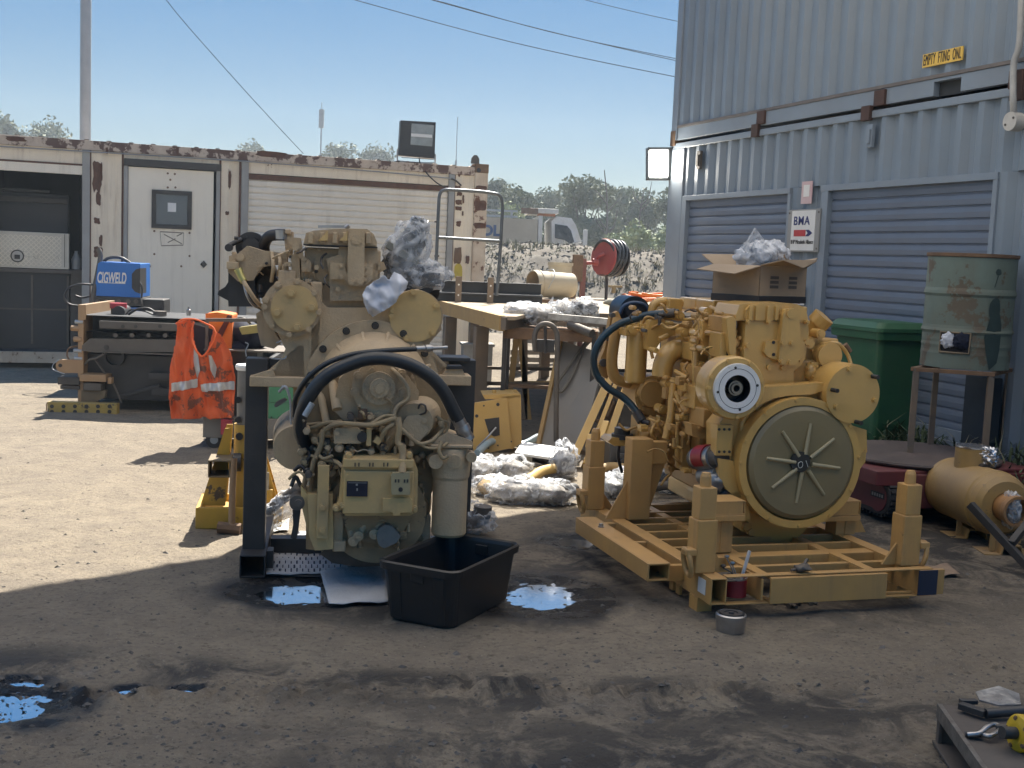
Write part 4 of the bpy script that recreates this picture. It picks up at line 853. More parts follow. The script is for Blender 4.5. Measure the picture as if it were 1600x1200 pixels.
# gear housing
mb=MB(); L_.poly(mb,[(438,530),(426,500),(425,470),(440,448),(475,446),(500,470),(512,481),(590,481),(606,474),(625,458),(655,452),(686,475),(690,515),(672,535),(668,548),(700,578),(700,604),(705,650),(700,700),(660,790),(500,790),(465,700),(458,640),(458,604),(440,600),(425,585),(440,560),(446,545)],0,.14); gh_=part('gear_housing',mb,mD,e,None,.012)
mb=MB(); L_.box(mb,390,588,475,606,-.05,.1); L_.poly(mb,[(475,588),(475,540),(466,540),(420,578),(405,588)],.0,.08); L_.poly(mb,[(392,588),(425,578),(430,588)],-.04,.1); lm_=part('mounting_arm',mb,mD,e,None,.006)
mb=MB(); L_.box(mb,672,586,736,603,-.05,.1); L_.poly(mb,[(672,588),(660,545),(672,545),(706,578),(720,588)],.0,.08); L_.poly(mb,[(690,588),(697,576),(722,576),(728,588)],-.03,.1); part('mounting_arm',mb,mD,e,None,.006)
mb=MB(); L_.poly(mb,[(697,577),(700,572),(722,572),(727,577)],-.04,.06); part('rubber_mount',mb,m_black,e,None,.003)
# left round cover
mb=MB(); L_.disc(mb,456,481,46,-.05,.35,r1=44,n=56); lc_=part('cover_housing',mb,mD,e,None,.01)
mb=MB(); L_.disc(mb,460,482,37,-.066,-.05,n=56); 
for px,py in((455,458),(487,480),(433,488),(464,511)): L_.bolt(mb,px,py,-.066,.016,.026)
part('round_cover',mb,mC,lc_,None,.003)
mb=MB(); L_.bolts(mb,456,481,42,9,-.05,.013,.018,a0=15); part('bolt',mb,mD,lc_,None,0)
# right round cover
mb=MB(); L_.disc(mb,652,494,40,-.02,.28,n=56); rc_=part('cover_housing',mb,mD,e,None,.01)
mb=MB(); L_.disc(mb,649,494,40.5,-.045,-.02,n=56); L_.bolts(mb,649,494,37,6,-.045,.012,.02,a0=12); part('round_cover',mb,mC,rc_,None,.004)
mb=MB(); L_.poly(mb,[(576,430),(586,406),(600,410),(604,420),(590,428),(585,450)],.05,.12); L_.disc(mb,590,417,6,.02,.06); part('side_lug',mb,mD,e,None,.005)
# flywheel housing rings
mb=MB(); L_.disc(mb,582,606,106,-.04,.01,n=72); fw=part('flywheel_housing',mb,mD,e,None,.01)
mb=MB(); L_.bolts(mb,582,606,98,14,-.04,.013,.016,a0=10); part('bolt',mb,mat('oily_bolt',(.06,.055,.05),.4,.4),fw,None,0)
mb=MB(); c=L_.v(586,614,-.22); k=L_.m(586,614,-.22); mb.lathe((c.x,-.22,c.z),(0,1,0),[(0,0),(0,66*k),(.06,80*k),(.17,92*k),(.19,92*k)],72); bell=part('bell_housing',mb,mD,fw,None,.004)
for a in(-62,-38,-12,12,38,62):
    t=R_(90+a); p0=(586+math.cos(t)*60,614-math.sin(t)*60); p1=(586+math.cos(t)*91,614-math.sin(t)*91)
    mb=MB(); mb.bar(L_.v(*p0,-.2),L_.v(*p1,-.06),.012,.05,(0,-1,0)); part('rib',mb,mD,bell,None,.003)
# transmission front
mb=MB(); L_.poly(mb,[(470,650),(500,590),(545,566),(592,558),(640,570),(678,600),(700,650),(695,700),(672,780),(668,862),(640,878),(545,878),(520,862),(478,858),(478,770),(468,700)],-.22,.02); tr=part('transmission_case',mb,mat('oily_tan_casting',(.36,.25,.125),.45,0,(.18,.13,.07),.7,7,.2,50,dust=(.34,.26,.17),damt=.3,spots=(.05,.04,.03),sthr=.6,sscale=8),e,None,.02)
mb=MB(); L_.poly(mb,[(520,640),(530,592),(548,574),(592,565),(632,580),(655,612),(650,660),(600,672),(548,668)],-.27,-.21)
part('pump_drive_plate',mb,mD,tr,None,.012)
mb=MB(); L_.disc(mb,592,607,42,-.30,-.22); L_.disc(mb,592,607,26,-.33,-.30); L_.disc(mb,593,607,15,-.36,-.33); L_.disc(mb,593,608,7,-.372,-.36); 
for px,py in((582,578),(555,613),(592,650),(629,613),(628,585),(560,588)): L_.disc(mb,px,py,7.5,-.31,-.24); L_.disc(mb,px,py,3.5,-.322,-.31)
part('drive_hub',mb,mD,tr,None,.006)
mb=MB(); L_.tube(mb,[(608,573,-.28),(622,585,-.33),(636,604,-.34),(638,622,-.34),(622,634,-.33),(616,645,-.33),(617,655,-.33)],3); part('oil_line',mb,mD,tr,None,0)
mb=MB(); L_.tube(mb,[(520,596,-.2),(527,640,-.28)],8,sub=1,n=14); L_.tube(mb,[(500,610,-.2),(510,660,-.26)],6,sub=1); part('riser_pipe',mb,mD,tr,None,0)
# accumulator
mb=MB(); c=L_.v(652,655,-.30); mb.ring(L_.v(648,658,-.3),L_.v(676,628,.0),.082,.105,36); L_.poly(mb,[(628,664),(636,650),(662,648),(672,656),(670,672),(656,690),(640,686)],-.315,-.295); L_.bolt(mb,663,657,-.315,.01); acc=part('accumulator',mb,mD,e,None,.008)
mb=MB(); L_.tube(mb,[(653,642,-.3),(656,632,-.33),(664,634,-.34),(665,644,-.33),(656,648,-.31)],1.6); part('lifting_ring',mb,m_dsteel,acc,None,0)
# control valve block
mb=MB(); L_.poly(mb,[(521,676),(524,669),(558,668),(564,672),(564,693),(522,693)],-.36,-.2); L_.disc(mb,527,677,4,-.368,-.36); vb=part('valve_block',mb,mD,e,None,.006)
mb=MB(); L_.disc(mb,566,683,8,-.37,-.3); part('valve_solenoid',mb,m_blackmetal,vb,None,.004)
mb=MB(); L_.box(mb,573,670,580,697,-.37,-.33); mb.cbox(L_.v(590,688,-.36),(.03,.02,.03),(0,30,0)); part('lever',mb,mC,vb,None,.003)
# ECM
mb=MB(); L_.poly(mb,[(534,732),(537,716),(640,715),(648,721),(653,735),(652,800),(640,806),(540,806),(534,795),(530,800),(525,792),(530,780)],-.42,-.30); L_.box(mb,537,735,645,804,-.435,-.42); ecm=part('control_module',mb,mC,e,None,.008)
mb=MB(); L_.box(mb,537,717,646,732,-.445,-.41); 
part('top_bar',mb,mC,ecm,None,.005)
mb=MB()
for x_ in(554,560,577,582,599,605): L_.box(mb,x_,723,x_+1.6,729,-.448,-.444)
part('slot',mb,m_black,ecm,None,0)
mb=MB(); L_.box(mb,542,752,574,776,-.442,-.434); lb=part('data_plate',mb,mat('dark_blue_plate',(.008,.014,.035),.35),ecm,None,.001)
mb=MB(); L_.box(mb,556,756,559,759,-.444,-.4425); L_.box(mb,557,763,559,767,-.444,-.4425); L_.box(mb,544,754,573,755,-.4435,-.4425); part('plate_mark',mb,m_greyjamb,lb,None,0)
mb=MB(); L_.poly(mb,[(611,745),(614,739),(640,738),(641,773),(612,773)],-.47,-.43); cn=part('connector',mb,mat('pale_connector',(.42,.35,.19),.5,0,(.36,.3,.16),.5,8,dust=(.36,.3,.2),damt=.3),ecm,None,.005)
mb=MB()
for x_ in(617,622,631,636): L_.box(mb,x_,749,x_+2,754,-.473,-.469)
L_.disc(mb,626,765,3.5,-.473,-.469); part('pin_hole',mb,m_black,cn,None,0)
mb=MB(); L_.poly(mb,[(598,779),(640,778),(645,782),(643,800),(626,801),(624,805),(615,805),(613,800),(598,798)],-.45,-.43); part('lower_bracket',mb,mC,ecm,None,.004)
for px,py in((542,744),(535,790),(648,795),(545,713),(640,712),(525,795)):
    mb=MB(); L_.disc(mb,px,py,5,-.43,-.38); L_.bolt(mb,px,py,-.43,.009,.01); part('mount_lug',mb,mC,ecm,None,.002)
# left guard bracket
mb=MB(); L_.poly(mb,[(480,772),(520,772),(521,858),(492,860),(483,838)],-.36,-.18); L_.poly(mb,[(470,758),(480,772),(482,835),(471,790)],-.35,-.3); gb=part('guard_bracket',mb,mC,e,None,.005)
mb=MB(); L_.box(mb,497,727,512,842,-.38,-.362)
for py in(793,829): L_.bolt(mb,504,py,-.38,.012,.014)
part('strap_plate',mb,mC,gb,None,.003)
mb=MB(); L_.box(mb,521,800,535,862,-.33,-.2); L_.box(mb,521,846,540,862,-.35,-.2); L_.box(mb,636,806,672,850,-.26,-.1); part('case_lug',mb,mD,tr,None,.006)
# sump / bottom casting
mb=MB(); c=L_.v(588,800,-.25); mb.ring((c.x,-.30,c.z),(c.x,.0,c.z),.22,.27,44); L_.disc(mb,588,796,55,-.33,-.29,n=44); sp=part('bottom_casting',mb,mat('oily_tan_casting',(.2,.2,.2)),e,None,.015)
mb=MB(); L_.poly(mb,[(500,866),(520,880),(560,886),(600,884),(640,872),(655,850),(640,840),(520,846)],-.24,.3); part('oil_pan',mb,mat('oily_dark_casting',(.07,.06,.05),.4,0,(.04,.036,.03),.6,8,.2,60),e,None,.02)
mb=MB(); L_.poly(mb,[(588,838),(592,826),(602,820),(612,822),(626,838),(620,848),(600,857),(592,852)],-.38,-.32); L_.bolt(mb,600,846,-.38,.006,.006); part('grey_cover',mb,mat('grey_casting',(.23,.21,.185),.55,0,(.18,.165,.14),.5,9,.1,60),e,None,.004)
for a in((575,812,560,838),(600,810,585,835),(545,820,552,846)):
    mb=MB(); L_.tube(mb,[(a[0],a[1],-.3),(a[2],a[3],-.34)],6,sub=1); L_.disc(mb,a[2],a[3],8,-.37,-.32); L_.bolt(mb,a[2],a[3],-.37,.009); part('casting_boss',mb,mD,sp,None,.003)
# filter
mb=MB(); c=L_.v(706,750,-.34); k=L_.m(706,750,-.34); zb_=L_.v(706,840,-.34).z
mb.lathe((c.x,-.28,zb_),(0,0,1),[(0,0),(0,25*k),(.012,27.5*k),((840-750)*k,27.5*k),((840-745)*k,29.5*k),((840-728)*k,31*k),((840-722)*k,31*k),((840-715)*k,30*k),((840-700)*k,27*k),((840-695)*k,0)],40)
fl=part('filter_canister',mb,mD,e,None,.003)
for x_ in(681,710,737):
    mb=MB(); L_.disc(mb,x_,722 if x_<730 else 715,11 if x_<730 else 8,-.375,-.3,n=28); part('filter_boss',mb,mD,fl,None,.008)
mb=MB(); L_.poly(mb,[(668,696),(676,688),(700,676),(712,680),(738,690),(740,696),(728,701),(690,701)],-.34,-.18); L_.box(mb,672,695,738,701,-.36,-.2); part('filter_head',mb,mD,fl,None,.006)
# big black hoses
mb=MB(); L_.tube(mb,[(478,700,-.22),(468,665,-.30),(480,625,-.36),(510,588,-.38),(555,566,-.38),(590,560,-.38),(630,566,-.38),(668,585,-.36),(692,610,-.34),(708,640,-.32),(716,655,-.31)],10.5,n=18,sub=8); hs_=part('large_hose',mb,m_hose,e,None,0)
mb=MB(); L_.tube(mb,[(714,652,-.31),(722,668,-.30),(731,686,-.29)],10.5,sub=2,n=18); L_.tube(mb,[(721,666,-.30),(725,674,-.30)],12,sub=1,n=18); L_.tube(mb,[(728,682,-.29),(731,688,-.29)],12,sub=1,n=18); part('hose_ferrule',mb,m_steel,hs_,None,.002)
mb=MB(); L_.tube(mb,[(476,650,-.42),(488,630,-.42)],5,sub=1); part('hose_clip',mb,m_galv,hs_,None,0)
mb=MB(); L_.tube(mb,[(460,650,-.2),(462,622,-.25),(480,592,-.30),(510,568,-.32),(550,554,-.30),(600,548,-.26),(652,545,-.2)],4.2,n=12,sub=8); h2=part('thin_hose',mb,m_hose,e,None,0)
mb=MB(); L_.tube(mb,[(650,545,-.2),(676,544,-.19)],4.8,sub=1); L_.tube(mb,[(664,544.5,-.2),(672,544,-.19)],6.5,sub=1,n=6); L_.tube(mb,[(676,544,-.19),(699,543,-.18)],3,sub=1); part('quick_coupler',mb,m_steel,h2,None,0)
mb=MB(); L_.tube(mb,[(462,690,-.1),(455,660,-.1),(454,632,-.1),(450,612,-.1),(440,603,-.1)],2,n=8); L_.tube(mb,[(436,612,-.1),(446,604,-.12),(452,618,-.12)],2.5,n=8); part('wire_loop',mb,m_galv,e,None,0)
mb=MB(); L_.poly(mb,[(428,634),(432,628),(444,622),(449,625),(440,632),(431,637)],-.1,-.08); part('wire_tag',mb,m_dsteel,e,None,.002)
# harness bundle
mh=mat('dusty_harness',(.40,.29,.15),.75,0,(.28,.2,.12),.6,14,.3,60,dust=(.32,.27,.19),damt=.3)
for pts,r in (([(495,690,-.3),(508,672,-.34),(530,662,-.37),(580,664,-.39),(612,655,-.38),(622,656,-.38)],4),
  ([(470,672,-.25),(490,668,-.3),(515,660,-.34),(545,662,-.36)],3.2),([(480,664,-.25),(505,662,-.3),(530,668,-.35)],3),
  ([(622,652,-.38),(624,670,-.39),(622,690,-.39),(628,700,-.4)],5),([(625,668,-.39),(640,682,-.39),(655,693,-.38),(672,690,-.36),(684,680,-.33),(694,668,-.3)],3.2),
  ([(595,688,-.36),(602,672,-.38),(616,662,-.38)],3.6),([(580,662,-.39),(600,650,-.37),(616,650,-.37)],2.6),
  ([(505,672,-.34),(500,700,-.33),(490,722,-.31),(486,750,-.30),(484,768,-.3)],4.2),([(496,715,-.33),(484,712,-.3),(474,718,-.28),(470,735,-.26)],2.6),
  ([(655,693,-.38),(668,700,-.37),(686,700,-.37),(700,692,-.36)],2.4),([(682,650,-.3),(692,660,-.3),(690,676,-.3),(684,690,-.3)],2.6),([(684,655,-.3),(700,662,-.3),(694,684,-.31)],2),
  ([(690,690,-.38),(686,704,-.39),(692,716,-.39),(700,712,-.39)],3),([(628,695,-.41),(630,715,-.42),(628,740,-.46)],6),
  ([(470,640,-.2),(466,672,-.2),(472,700,-.22),(480,730,-.24),(476,760,-.25)],5),([(500,735,-.3),(510,720,-.33),(526,722,-.36),(536,730,-.4)],3.4),([(492,700,-.3),(504,716,-.34),(520,712,-.36)],2.6),([(478,680,-.25),(470,690,-.26),(468,705,-.25)],3)):
    pipe(L_,pts,r,mh,e,'harness_cable',8)
for px,py,r in((479,674,6),(476,722,7),(482,742,6),(503,728,7),(517,737,8),(524,728,6),(470,708,6),(492,688,6),(596,672,5),(548,652,6),(578,652,7),(690,664,5),(530,700,7),(512,700,5),(545,700,6),(600,700,7),(580,706,6),(640,708,6)):
    mb=MB(); y_=-.3-rnd.random()*.06; L_.disc(mb,px,py,r,y_,-.2,n=6 if r<7 else 16); L_.disc(mb,px,py,r*.55,y_-.012,y_,n=12); part('fitting',mb,rnd.choice((mD,mD,m_dsteel,mh)),e,None,.002)
mb=MB(); mb.ring(L_.v(598,700,-.24),L_.v(626,664,-.3),.035,.03,20); part('transfer_pipe',mb,mD,e,None,.003)
mb=MB(); L_.box(mb,560,640,574,656,-.34,-.28); L_.disc(mb,576,652,6,-.35,-.3); part('pressure_sensor',mb,m_rust,e,None,.004)
# lower left lever & bolt end
mb=MB(); L_.disc(mb,464,786,12,-.36,-.26); L_.disc(mb,466,787,6,-.38,-.36); ln=part('link_pivot',mb,m_dsteel,e,None,.004)
mb=MB(); L_.poly(mb,[(457,797),(470,797),(466,830),(463,843),(454,841),(458,820)],-.33,-.31); part('link_arm',mb,m_blackmetal,ln,None,.003)
for pts in([(455,760,-.3),(462,745,-.3),(470,760,-.3)],[(460,735,-.28),(470,728,-.3),(480,738,-.3)],[(475,700,-.25),(484,710,-.3),(478,724,-.3)]): pipe(L_,pts,3.2,m_black,e,'black_line',8)
mb=MB(); c=L_.v(468,690,-.1); mb.ring(L_.v(462,700,-.15),(L_.v(462,700,-.15).x,.3,L_.v(462,700,-.15).z),.10,.12,28); part('side_drum',mb,mD,e,None,.01)
# oil filler tube under the plastic
mb=MB(); mb.ring(L_.v(612,428,.25),L_.v(652,366,.2),.075,.06,24); mb.ring(L_.v(644,378,.2),L_.v(657,345,.18),.05,.045,24); mb.ring(L_.v(650,362,.19),L_.v(659,343,.18),.042,.04,24); tu=part('filler_tube',mb,mat('dark_olive_metal',(.06,.06,.05),.5,0,(.04,.04,.035),.5,6),e,None,.004)
mb=MB(); mb.cbox(L_.v(628,396,.18),(.17,.14,.035),(0,28,0)); part('tube_flange',mb,mat('tube_flange_m',(.26,.25,.21),.5,.2),tu,None,.004)
mb=MB(); mb.ring(L_.v(605,438,.3),L_.v(680,445,.35),.08,.09,24); L_.disc(mb,655,438,26,.12,.4); part('exhaust_stub',mb,m_blackmetal,e,None,.01)
# plastic bag over the tube
mb=MB(); mb.blob(L_.v(637,392,.17),(.10,.09,.15),.28,1.5,5,3,(0,24,0),ridge=True); mb.blob(L_.v(655,354,.16),(.055,.05,.045),.2,1.6,4,5,(0,28,0),ridge=True); mb.blob(L_.v(660,430,.16),(.12,.09,.08),.3,1.6,4,8,(0,0,0),ridge=True)
tag(part('plastic_bag',mb,m_bag,None,None,0),'crumpled clear plastic bag wrapped over the slanted tube on the dusty engine','plastic bag',None,None,EL)
# white rag
m_rag=mat('white_rag',(.62,.64,.70),.9,0,(.55,.57,.62),.5,10,.15,30)
def cloth(fr,outline,yf,amp,seed,m,name,label,cat,res=34,th=.004,parent=None,vert=True,fold=(9,3)):
    P=[fr.pl(px,py,yf) for px,py in outline]; x0=min(p.x for p in P);x1=max(p.x for p in P);z0=min(p.z for p in P);z1=max(p.z for p in P)
    poly=[(p.x,p.z) for p in P]
    def ins(x,z):
        c=False; j=len(poly)-1
        for i in range(len(poly)):
            if (poly[i][1]>z)!=(poly[j][1]>z) and x<(poly[j][0]-poly[i][0])*(z-poly[i][1])/(poly[j][1]-poly[i][1])+poly[i][0]: c=not c
            j=i
        return c
    nx=res; nz=max(4,int(res*(z1-z0)/(x1-x0))); idx={}; mb=MB(); vs=[];fs=[]
    def ds(x,z): # snap outside points to outline
        best=None
        for i in range(len(poly)):
            a=Vector(poly[i]);b=Vector(poly[(i+1)%len(poly)]); t=max(0,min(1,(Vector((x,z))-a).dot(b-a)/max(1e-9,(b-a).length_squared))); q=a+(b-a)*t; d=(q-Vector((x,z))).length
            if best is None or d<best[0]: best=(d,q)
        return best[1]
    def vid(i,j):
        if (i,j) not in idx:
            x=x0+(x1-x0)*i/nx; z=z0+(z1-z0)*j/nz
            if not ins(x,z): q=ds(x,z); x,z=q.x,q.y
            n=noise.noise(Vector((x*fold[0],z*fold[1],seed)))*amp+noise.noise(Vector((x*fold[0]*2.2+z*5,z*fold[1]*2.5,seed+4)))*amp*.5
            n+=(.5-abs(noise.noise(Vector((x*fold[0]*1.3+z*4,z*fold[1]*1.3,seed+9)))))*amp*.35
            idx[(i,j)]=len(vs); vs.append((x,yf+n,z))
        return idx[(i,j)]
    for i in range(nx):
        for j in range(nz):
            if ins(x0+(x1-x0)*(i+.5)/nx,z0+(z1-z0)*(j+.5)/nz): fs.append((vid(i,j),vid(i+1,j),vid(i+1,j+1),vid(i,j+1)))
    mb.add(vs,fs,True); o=part(name,mb,m,parent,None,0)
    s_=o.modifiers.new('solid','SOLIDIFY'); s_.thickness=th
    ss=o.modifiers.new('sub','SUBSURF'); ss.levels=1; ss.render_levels=1
    if parent is None: tag(o,label,cat,None,None,fr)
    return o
cloth(EL,[(566,460),(572,448),(592,436),(601,429),(608,437),(615,424),(627,429),(638,440),(636,452),(622,462),(618,474),(600,486),(584,497),(576,490),(568,474)],-.08,.075,3,m_rag,'white_rag','crumpled white rag hanging over the dusty engine between the two round covers','rag',res=40,fold=(11,9))
# ---- black post stand ----
sf=EL; e=thing('engine_stand','black square tube stand with tall posts carrying the dusty engine','stand',EL)
g0=EL.i@ground(396,906); 
mb=MB(); L_.box(mb,384,560,413,868,.02,.13); part('post',mb,m_blackmetal,e,None,.006)
pw=L_.v(413,700,.02).x-L_.v(384,700,.02).x; xl=L_.v(384,870,.02).x
def hollow(mb,x0,x1,y0,y1,z0,z1,t=.006):
    mb.box(x0,x1,y0,y1,z0,z0+t); mb.box(x0,x1,y0,y1,z1-t,z1); mb.box(x0,x0+t,y0,y1,z0+t,z1-t); mb.box(x1-t,x1,y0,y1,z0+t,z1-t); return mb
a=L_.v(378,908,-.08); mb=MB(); hollow(mb,xl-.02,xl+.095,-.10,.75,.005,.108); part('foot_tube',mb,m_blackmetal,e,None,.002)
mb=MB(); mb.box(xl+.095,xl+.125,.02,.1,.01,.10); mb.box(xl+.1,xl+1.1,.30,.38,.01,.09); part('cross_tube',mb,m_blackmetal,e,None,.003)
mb=MB(); L_.box(mb,413,560,440,586,.06,.12); part('top_gusset',mb,m_blackmetal,e,None,.004)
mb=MB(); L_.box(mb,702,562,735,800,.10,.2); mb.box(L_.v(702,700,.1).x,L_.v(735,700,.1).x,.1,.2,.1,L_.v(720,790,.1).z); L_.box(mb,688,558,735,566,.06,.22); part('post',mb,m_blackmetal,e,None,.006)
xr=L_.v(702,700,.1).x; mb=MB(); hollow(mb,xr,xr+.1,-.02,.75,.005,.1); part('foot_tube',mb,m_blackmetal,e,None,.002)
mb=MB(); mb.tube([L_.v(385,557,.02),L_.v(384,548,.02),L_.v(388,538,.02),L_.v(383,535,.02)],.003,6,3); part('hook',mb,m_galv,e,None,0)
mb=MB(); mb.tube([L_.v(424,560,.0),L_.v(446,560,.0),L_.v(447,540,.02),L_.v(440,533,.04),L_.v(432,536,.05)],.004,6,3); part('wire_hook',mb,m_galv,e,None,0)
# ================= RIGHT ENGINE =================
ER=Fr((1.456,5.75,0),13); Rr=PX(ER)
e=thing('yellow_engine','glossy freshly painted yellow diesel engine with a dark round cover, on a skid','engine',ER)
mY=m_cat
mYd=mat('engine_paint_shop',(.54,.30,.08),.38,0,(.42,.235,.065),.6,5,.08,60,dust=(.26,.19,.11),damt=.3)
def P(name,mb,m=mY,par=None,bv=.005): return part(name,mb,m,par or e,None,bv)
k0=1
# long block
bl=MB(); Rr.box(bl,1166,560,1268,800,.14,1.2); blk=P('block',bl,mYd,None,.02)
mb=MB(); mb.box(-.42,-.2,.35,1.2,.42,.78); mb.box(-.36,-.2,.3,1.22,.78,1.02); P('block_side',mb,mYd,blk,.03)
mb=MB(); mb.box(-.34,.22,.16,1.22,1.02,1.17); hd=P('cylinder_head',mb,mY,None,.012)
mb=MB(); Rr.poly(mb,[(1165,502),(1262,502),(1264,520),(1258,560),(1252,570),(1240,580),(1240,602),(1193,602),(1190,585),(1178,578),(1162,560)],.10,.2); fp=P('rear_head_plate',mb,mY,None,.008)
mb=MB()
for px,py in((1170,540),(1203,574),(1210,535),(1262,535),(1225,575)): Rr.disc(mb,px,py,4,.085,.1)
P('plate_boss',mb,mY,fp,.002)
mb=MB(); Rr.poly(mb,[(1197,534),(1215,532),(1222,532),(1222,565),(1215,563),(1200,558),(1194,550)],.075,.1); Rr.poly(mb,[(1250,532),(1258,534),(1256,552),(1250,566)],.075,.1)
P('bolt_plate',mb,mY,fp,.004)
mb=MB(); 
for px,py in((1209,535),(1209,554),(1246,535),(1246,558)): Rr.disc(mb,px,py,2.4,.071,.076)
P('tapped_hole',mb,m_black,fp,0)
mb=MB(); Rr.poly(mb,[(1224,492),(1228,483),(1242,482),(1249,488),(1251,560),(1244,570),(1224,570),(1217,562),(1220,530)],.055,.1); Rr.disc(mb,1237,490,7,.048,.055); 
for px,py in((1223,536),(1237,536),(1221,565),(1234,566)): Rr.bolt(mb,px,py,.055,.012)
P('lifting_bracket',mb,mY,None,.006)
# valve cover: stepped covers
mb=MB(); Rr.poly(mb,[(1165,501),(1166,484),(1172,477),(1190,474),(1245,475),(1256,480),(1261,490),(1263,501)],.10,.42); vc=P('valve_cover',mb,mY,None,.02)
mb=MB(); Rr.poly(mb,[(1150,501),(1150,492),(1156,476),(1186,473),(1186,501)],.12,.4); P('cover_shoulder',mb,mY,vc,.01)
mb=MB(); Rr.box(mb,1160,501,1265,504,.09,1.2); P('gasket',mb,mYd,vc,0)
for i,(a,b,c_,d_,y0) in enumerate(((1100,1145,473,489,.52),(1062,1100,467,484,.86),(1040,1062,464,480,1.12))):
    mb=MB(); p=Rr.v(a,c_,y0);q=Rr.v(b,d_,y0); mb.box(-.20,.19,y0-.06,y0+.20,q.z-.01,p.z); mb.box(-.18,.17,y0-.09,y0+.23,q.z-.03,q.z+.02); P('valve_cover',mb,mY,None,.014)
mb=MB()
for px,y_ in((1172,.1),(1182,.1),(1200,.1),(1213,.1)): p=Rr.v(px,478,y_); mb.box(p.x-.008,p.x+.008,.085,.1,Rr.v(px,500,.1).z,p.z)
P('cover_rib',mb,mY,vc,.002)
mb=MB()
for px in(1168,1200,1260): mb.bolt(Rr.v(px,503,.09),.009,.02)
for y_ in(.2,.35,.5,.65,.8,.95,1.1): mb.bolt((-.215,y_,1.19),.009,.02,(0,0,1))
P('bolt',mb,mY,vc,0)
# upper left: manifold body, pipe elbow, filter
mb=MB(); Rr.poly(mb,[(1012,515),(1018,500),(1050,505),(1086,508),(1086,525),(1052,524),(1035,530),(1025,545),(1012,548)],.78,.95); P('intake_bracket',mb,mY,None,.01)
mb=MB(); Rr.box(mb,1082,536,1126,565,.50,.75); Rr.box(mb,1086,528,1098,540,.5,.6); Rr.box(mb,1100,522,1124,540,.55,.8); P('fuel_manifold',mb,mY,None,.01)
mb=MB(); Rr.tube(mb,[(1080,550,.72),(1062,546,.70),(1046,552,.68),(1037,568,.68),(1034,588,.68)],15,n=24); el=P('intake_elbow',mb,mY,None,0)
mb=MB(); Rr.tube(mb,[(1062,546,.70),(1073,547,.71)],19,sub=1,n=28); Rr.tube(mb,[(1076,548,.71),(1082,549,.72)],18,sub=1,n=28); P('elbow_flange',mb,mY,el,.003)
mb=MB(); Rr.disc(mb,1026,548,4,.6,.7); Rr.tube(mb,[(1030,530,.72),(1044,524,.72)],4,sub=1); P('elbow_boss',mb,mY,el,.002)
mb=MB(); p=Rr.v(992,598,.92); kk=Rr.m(992,560,.92); mb.lathe((p.x,.92,p.z),(0,0,1),[(0,0),(0,14.5*kk),(.01,16*kk),(70*kk,16*kk),(70*kk,17.5*kk),(78*kk,17.5*kk),(78*kk,13*kk),(88*kk,13*kk),(88*kk,0)],32); fl=P('fuel_filter',mb,mY,None,.002)
mb=MB(); Rr.box(mb,978,514,1012,526,.86,1.0); Rr.disc(mb,988,515,6,.84,.9); Rr.box(mb,1000,505,1020,520,.84,.96); P('filter_head',mb,mY,fl,.006)
# left plates (front end accessory arms)
mb=MB(); Rr.poly(mb,[(955,492),(966,486),(972,500),(963,545),(955,585),(948,592),(936,585),(935,568),(945,545)],1.05,1.1); pl_=P('support_plate',mb,mYd,None,.006)
mb=MB(); Rr.disc(mb,944,567,6,1.03,1.06); Rr.disc(mb,958,493,4,1.03,1.06); Rr.disc(mb,950,530,3,1.03,1.06); P('plate_boss',mb,m_dsteel,pl_,.002)
mb=MB(); Rr.tube(mb,[(966,498,1.02),(960,530,1.0),(956,565,1.0),(960,588,1.0),(975,597,1.0),(998,598,1.0)],8.5,n=18); P('coolant_pipe',mb,mYd,None,0)
mb=MB(); Rr.tube(mb,[(1018,488,1.05),(1022,476,1.05),(1034,471,1.05),(1052,472,1.05),(1066,474,1.05)],6.5,n=16); P('thermostat_pipe',mb,mY,None,0)
mb=MB(); Rr.box(mb,1046,466,1066,492,.98,1.2); P('thermostat_housing',mb,mY,None,.01)
mb=MB(); Rr.disc(mb,992,488,24,1.1,1.3); Rr.disc(mb,992,488,13,1.06,1.1); Rr.bolts(mb,992,488,18,6,1.1,.01); al=P('alternator',mb,mat('alternator_black',(.02,.025,.035),.35,.3,(.03,.035,.045),.5,6),None,.006)
mb=MB(); Rr.tube(mb,[(968,490,1.06),(975,478,1.06),(990,473,1.06),(1006,476,1.06),(1014,486,1.06)],3); P('alternator_guard',mb,mat('blue_guard',(.03,.06,.12),.4),al,0)
# big blue black hose
mb=MB(); Rr.tube(mb,[(1060,489,.75),(1040,490,.80),(1015,492,.86),(995,497,.90),(965,508,.92),(940,530,.92),(928,558,.92),(932,585,.92),(950,606,.90),(975,622,.88),(992,640,.84),(1001,655,.80)],5.5,n=16,sub=8); hs=P('coolant_hose',mb,m_hoseblue,None,0)
mb=MB(); Rr.tube(mb,[(994,644,.82),(1003,658,.79)],7.5,sub=1,n=14); Rr.tube(mb,[(1003,658,.79),(1014,662,.77)],5,sub=1,n=14); P('hose_end',mb,m_blackmetal,hs,.002)
mb=MB(); Rr.tube(mb,[(1040,490,.78),(1055,489,.75)],7,sub=1,n=12); P('hose_clamp',mb,m_dsteel,hs,0)
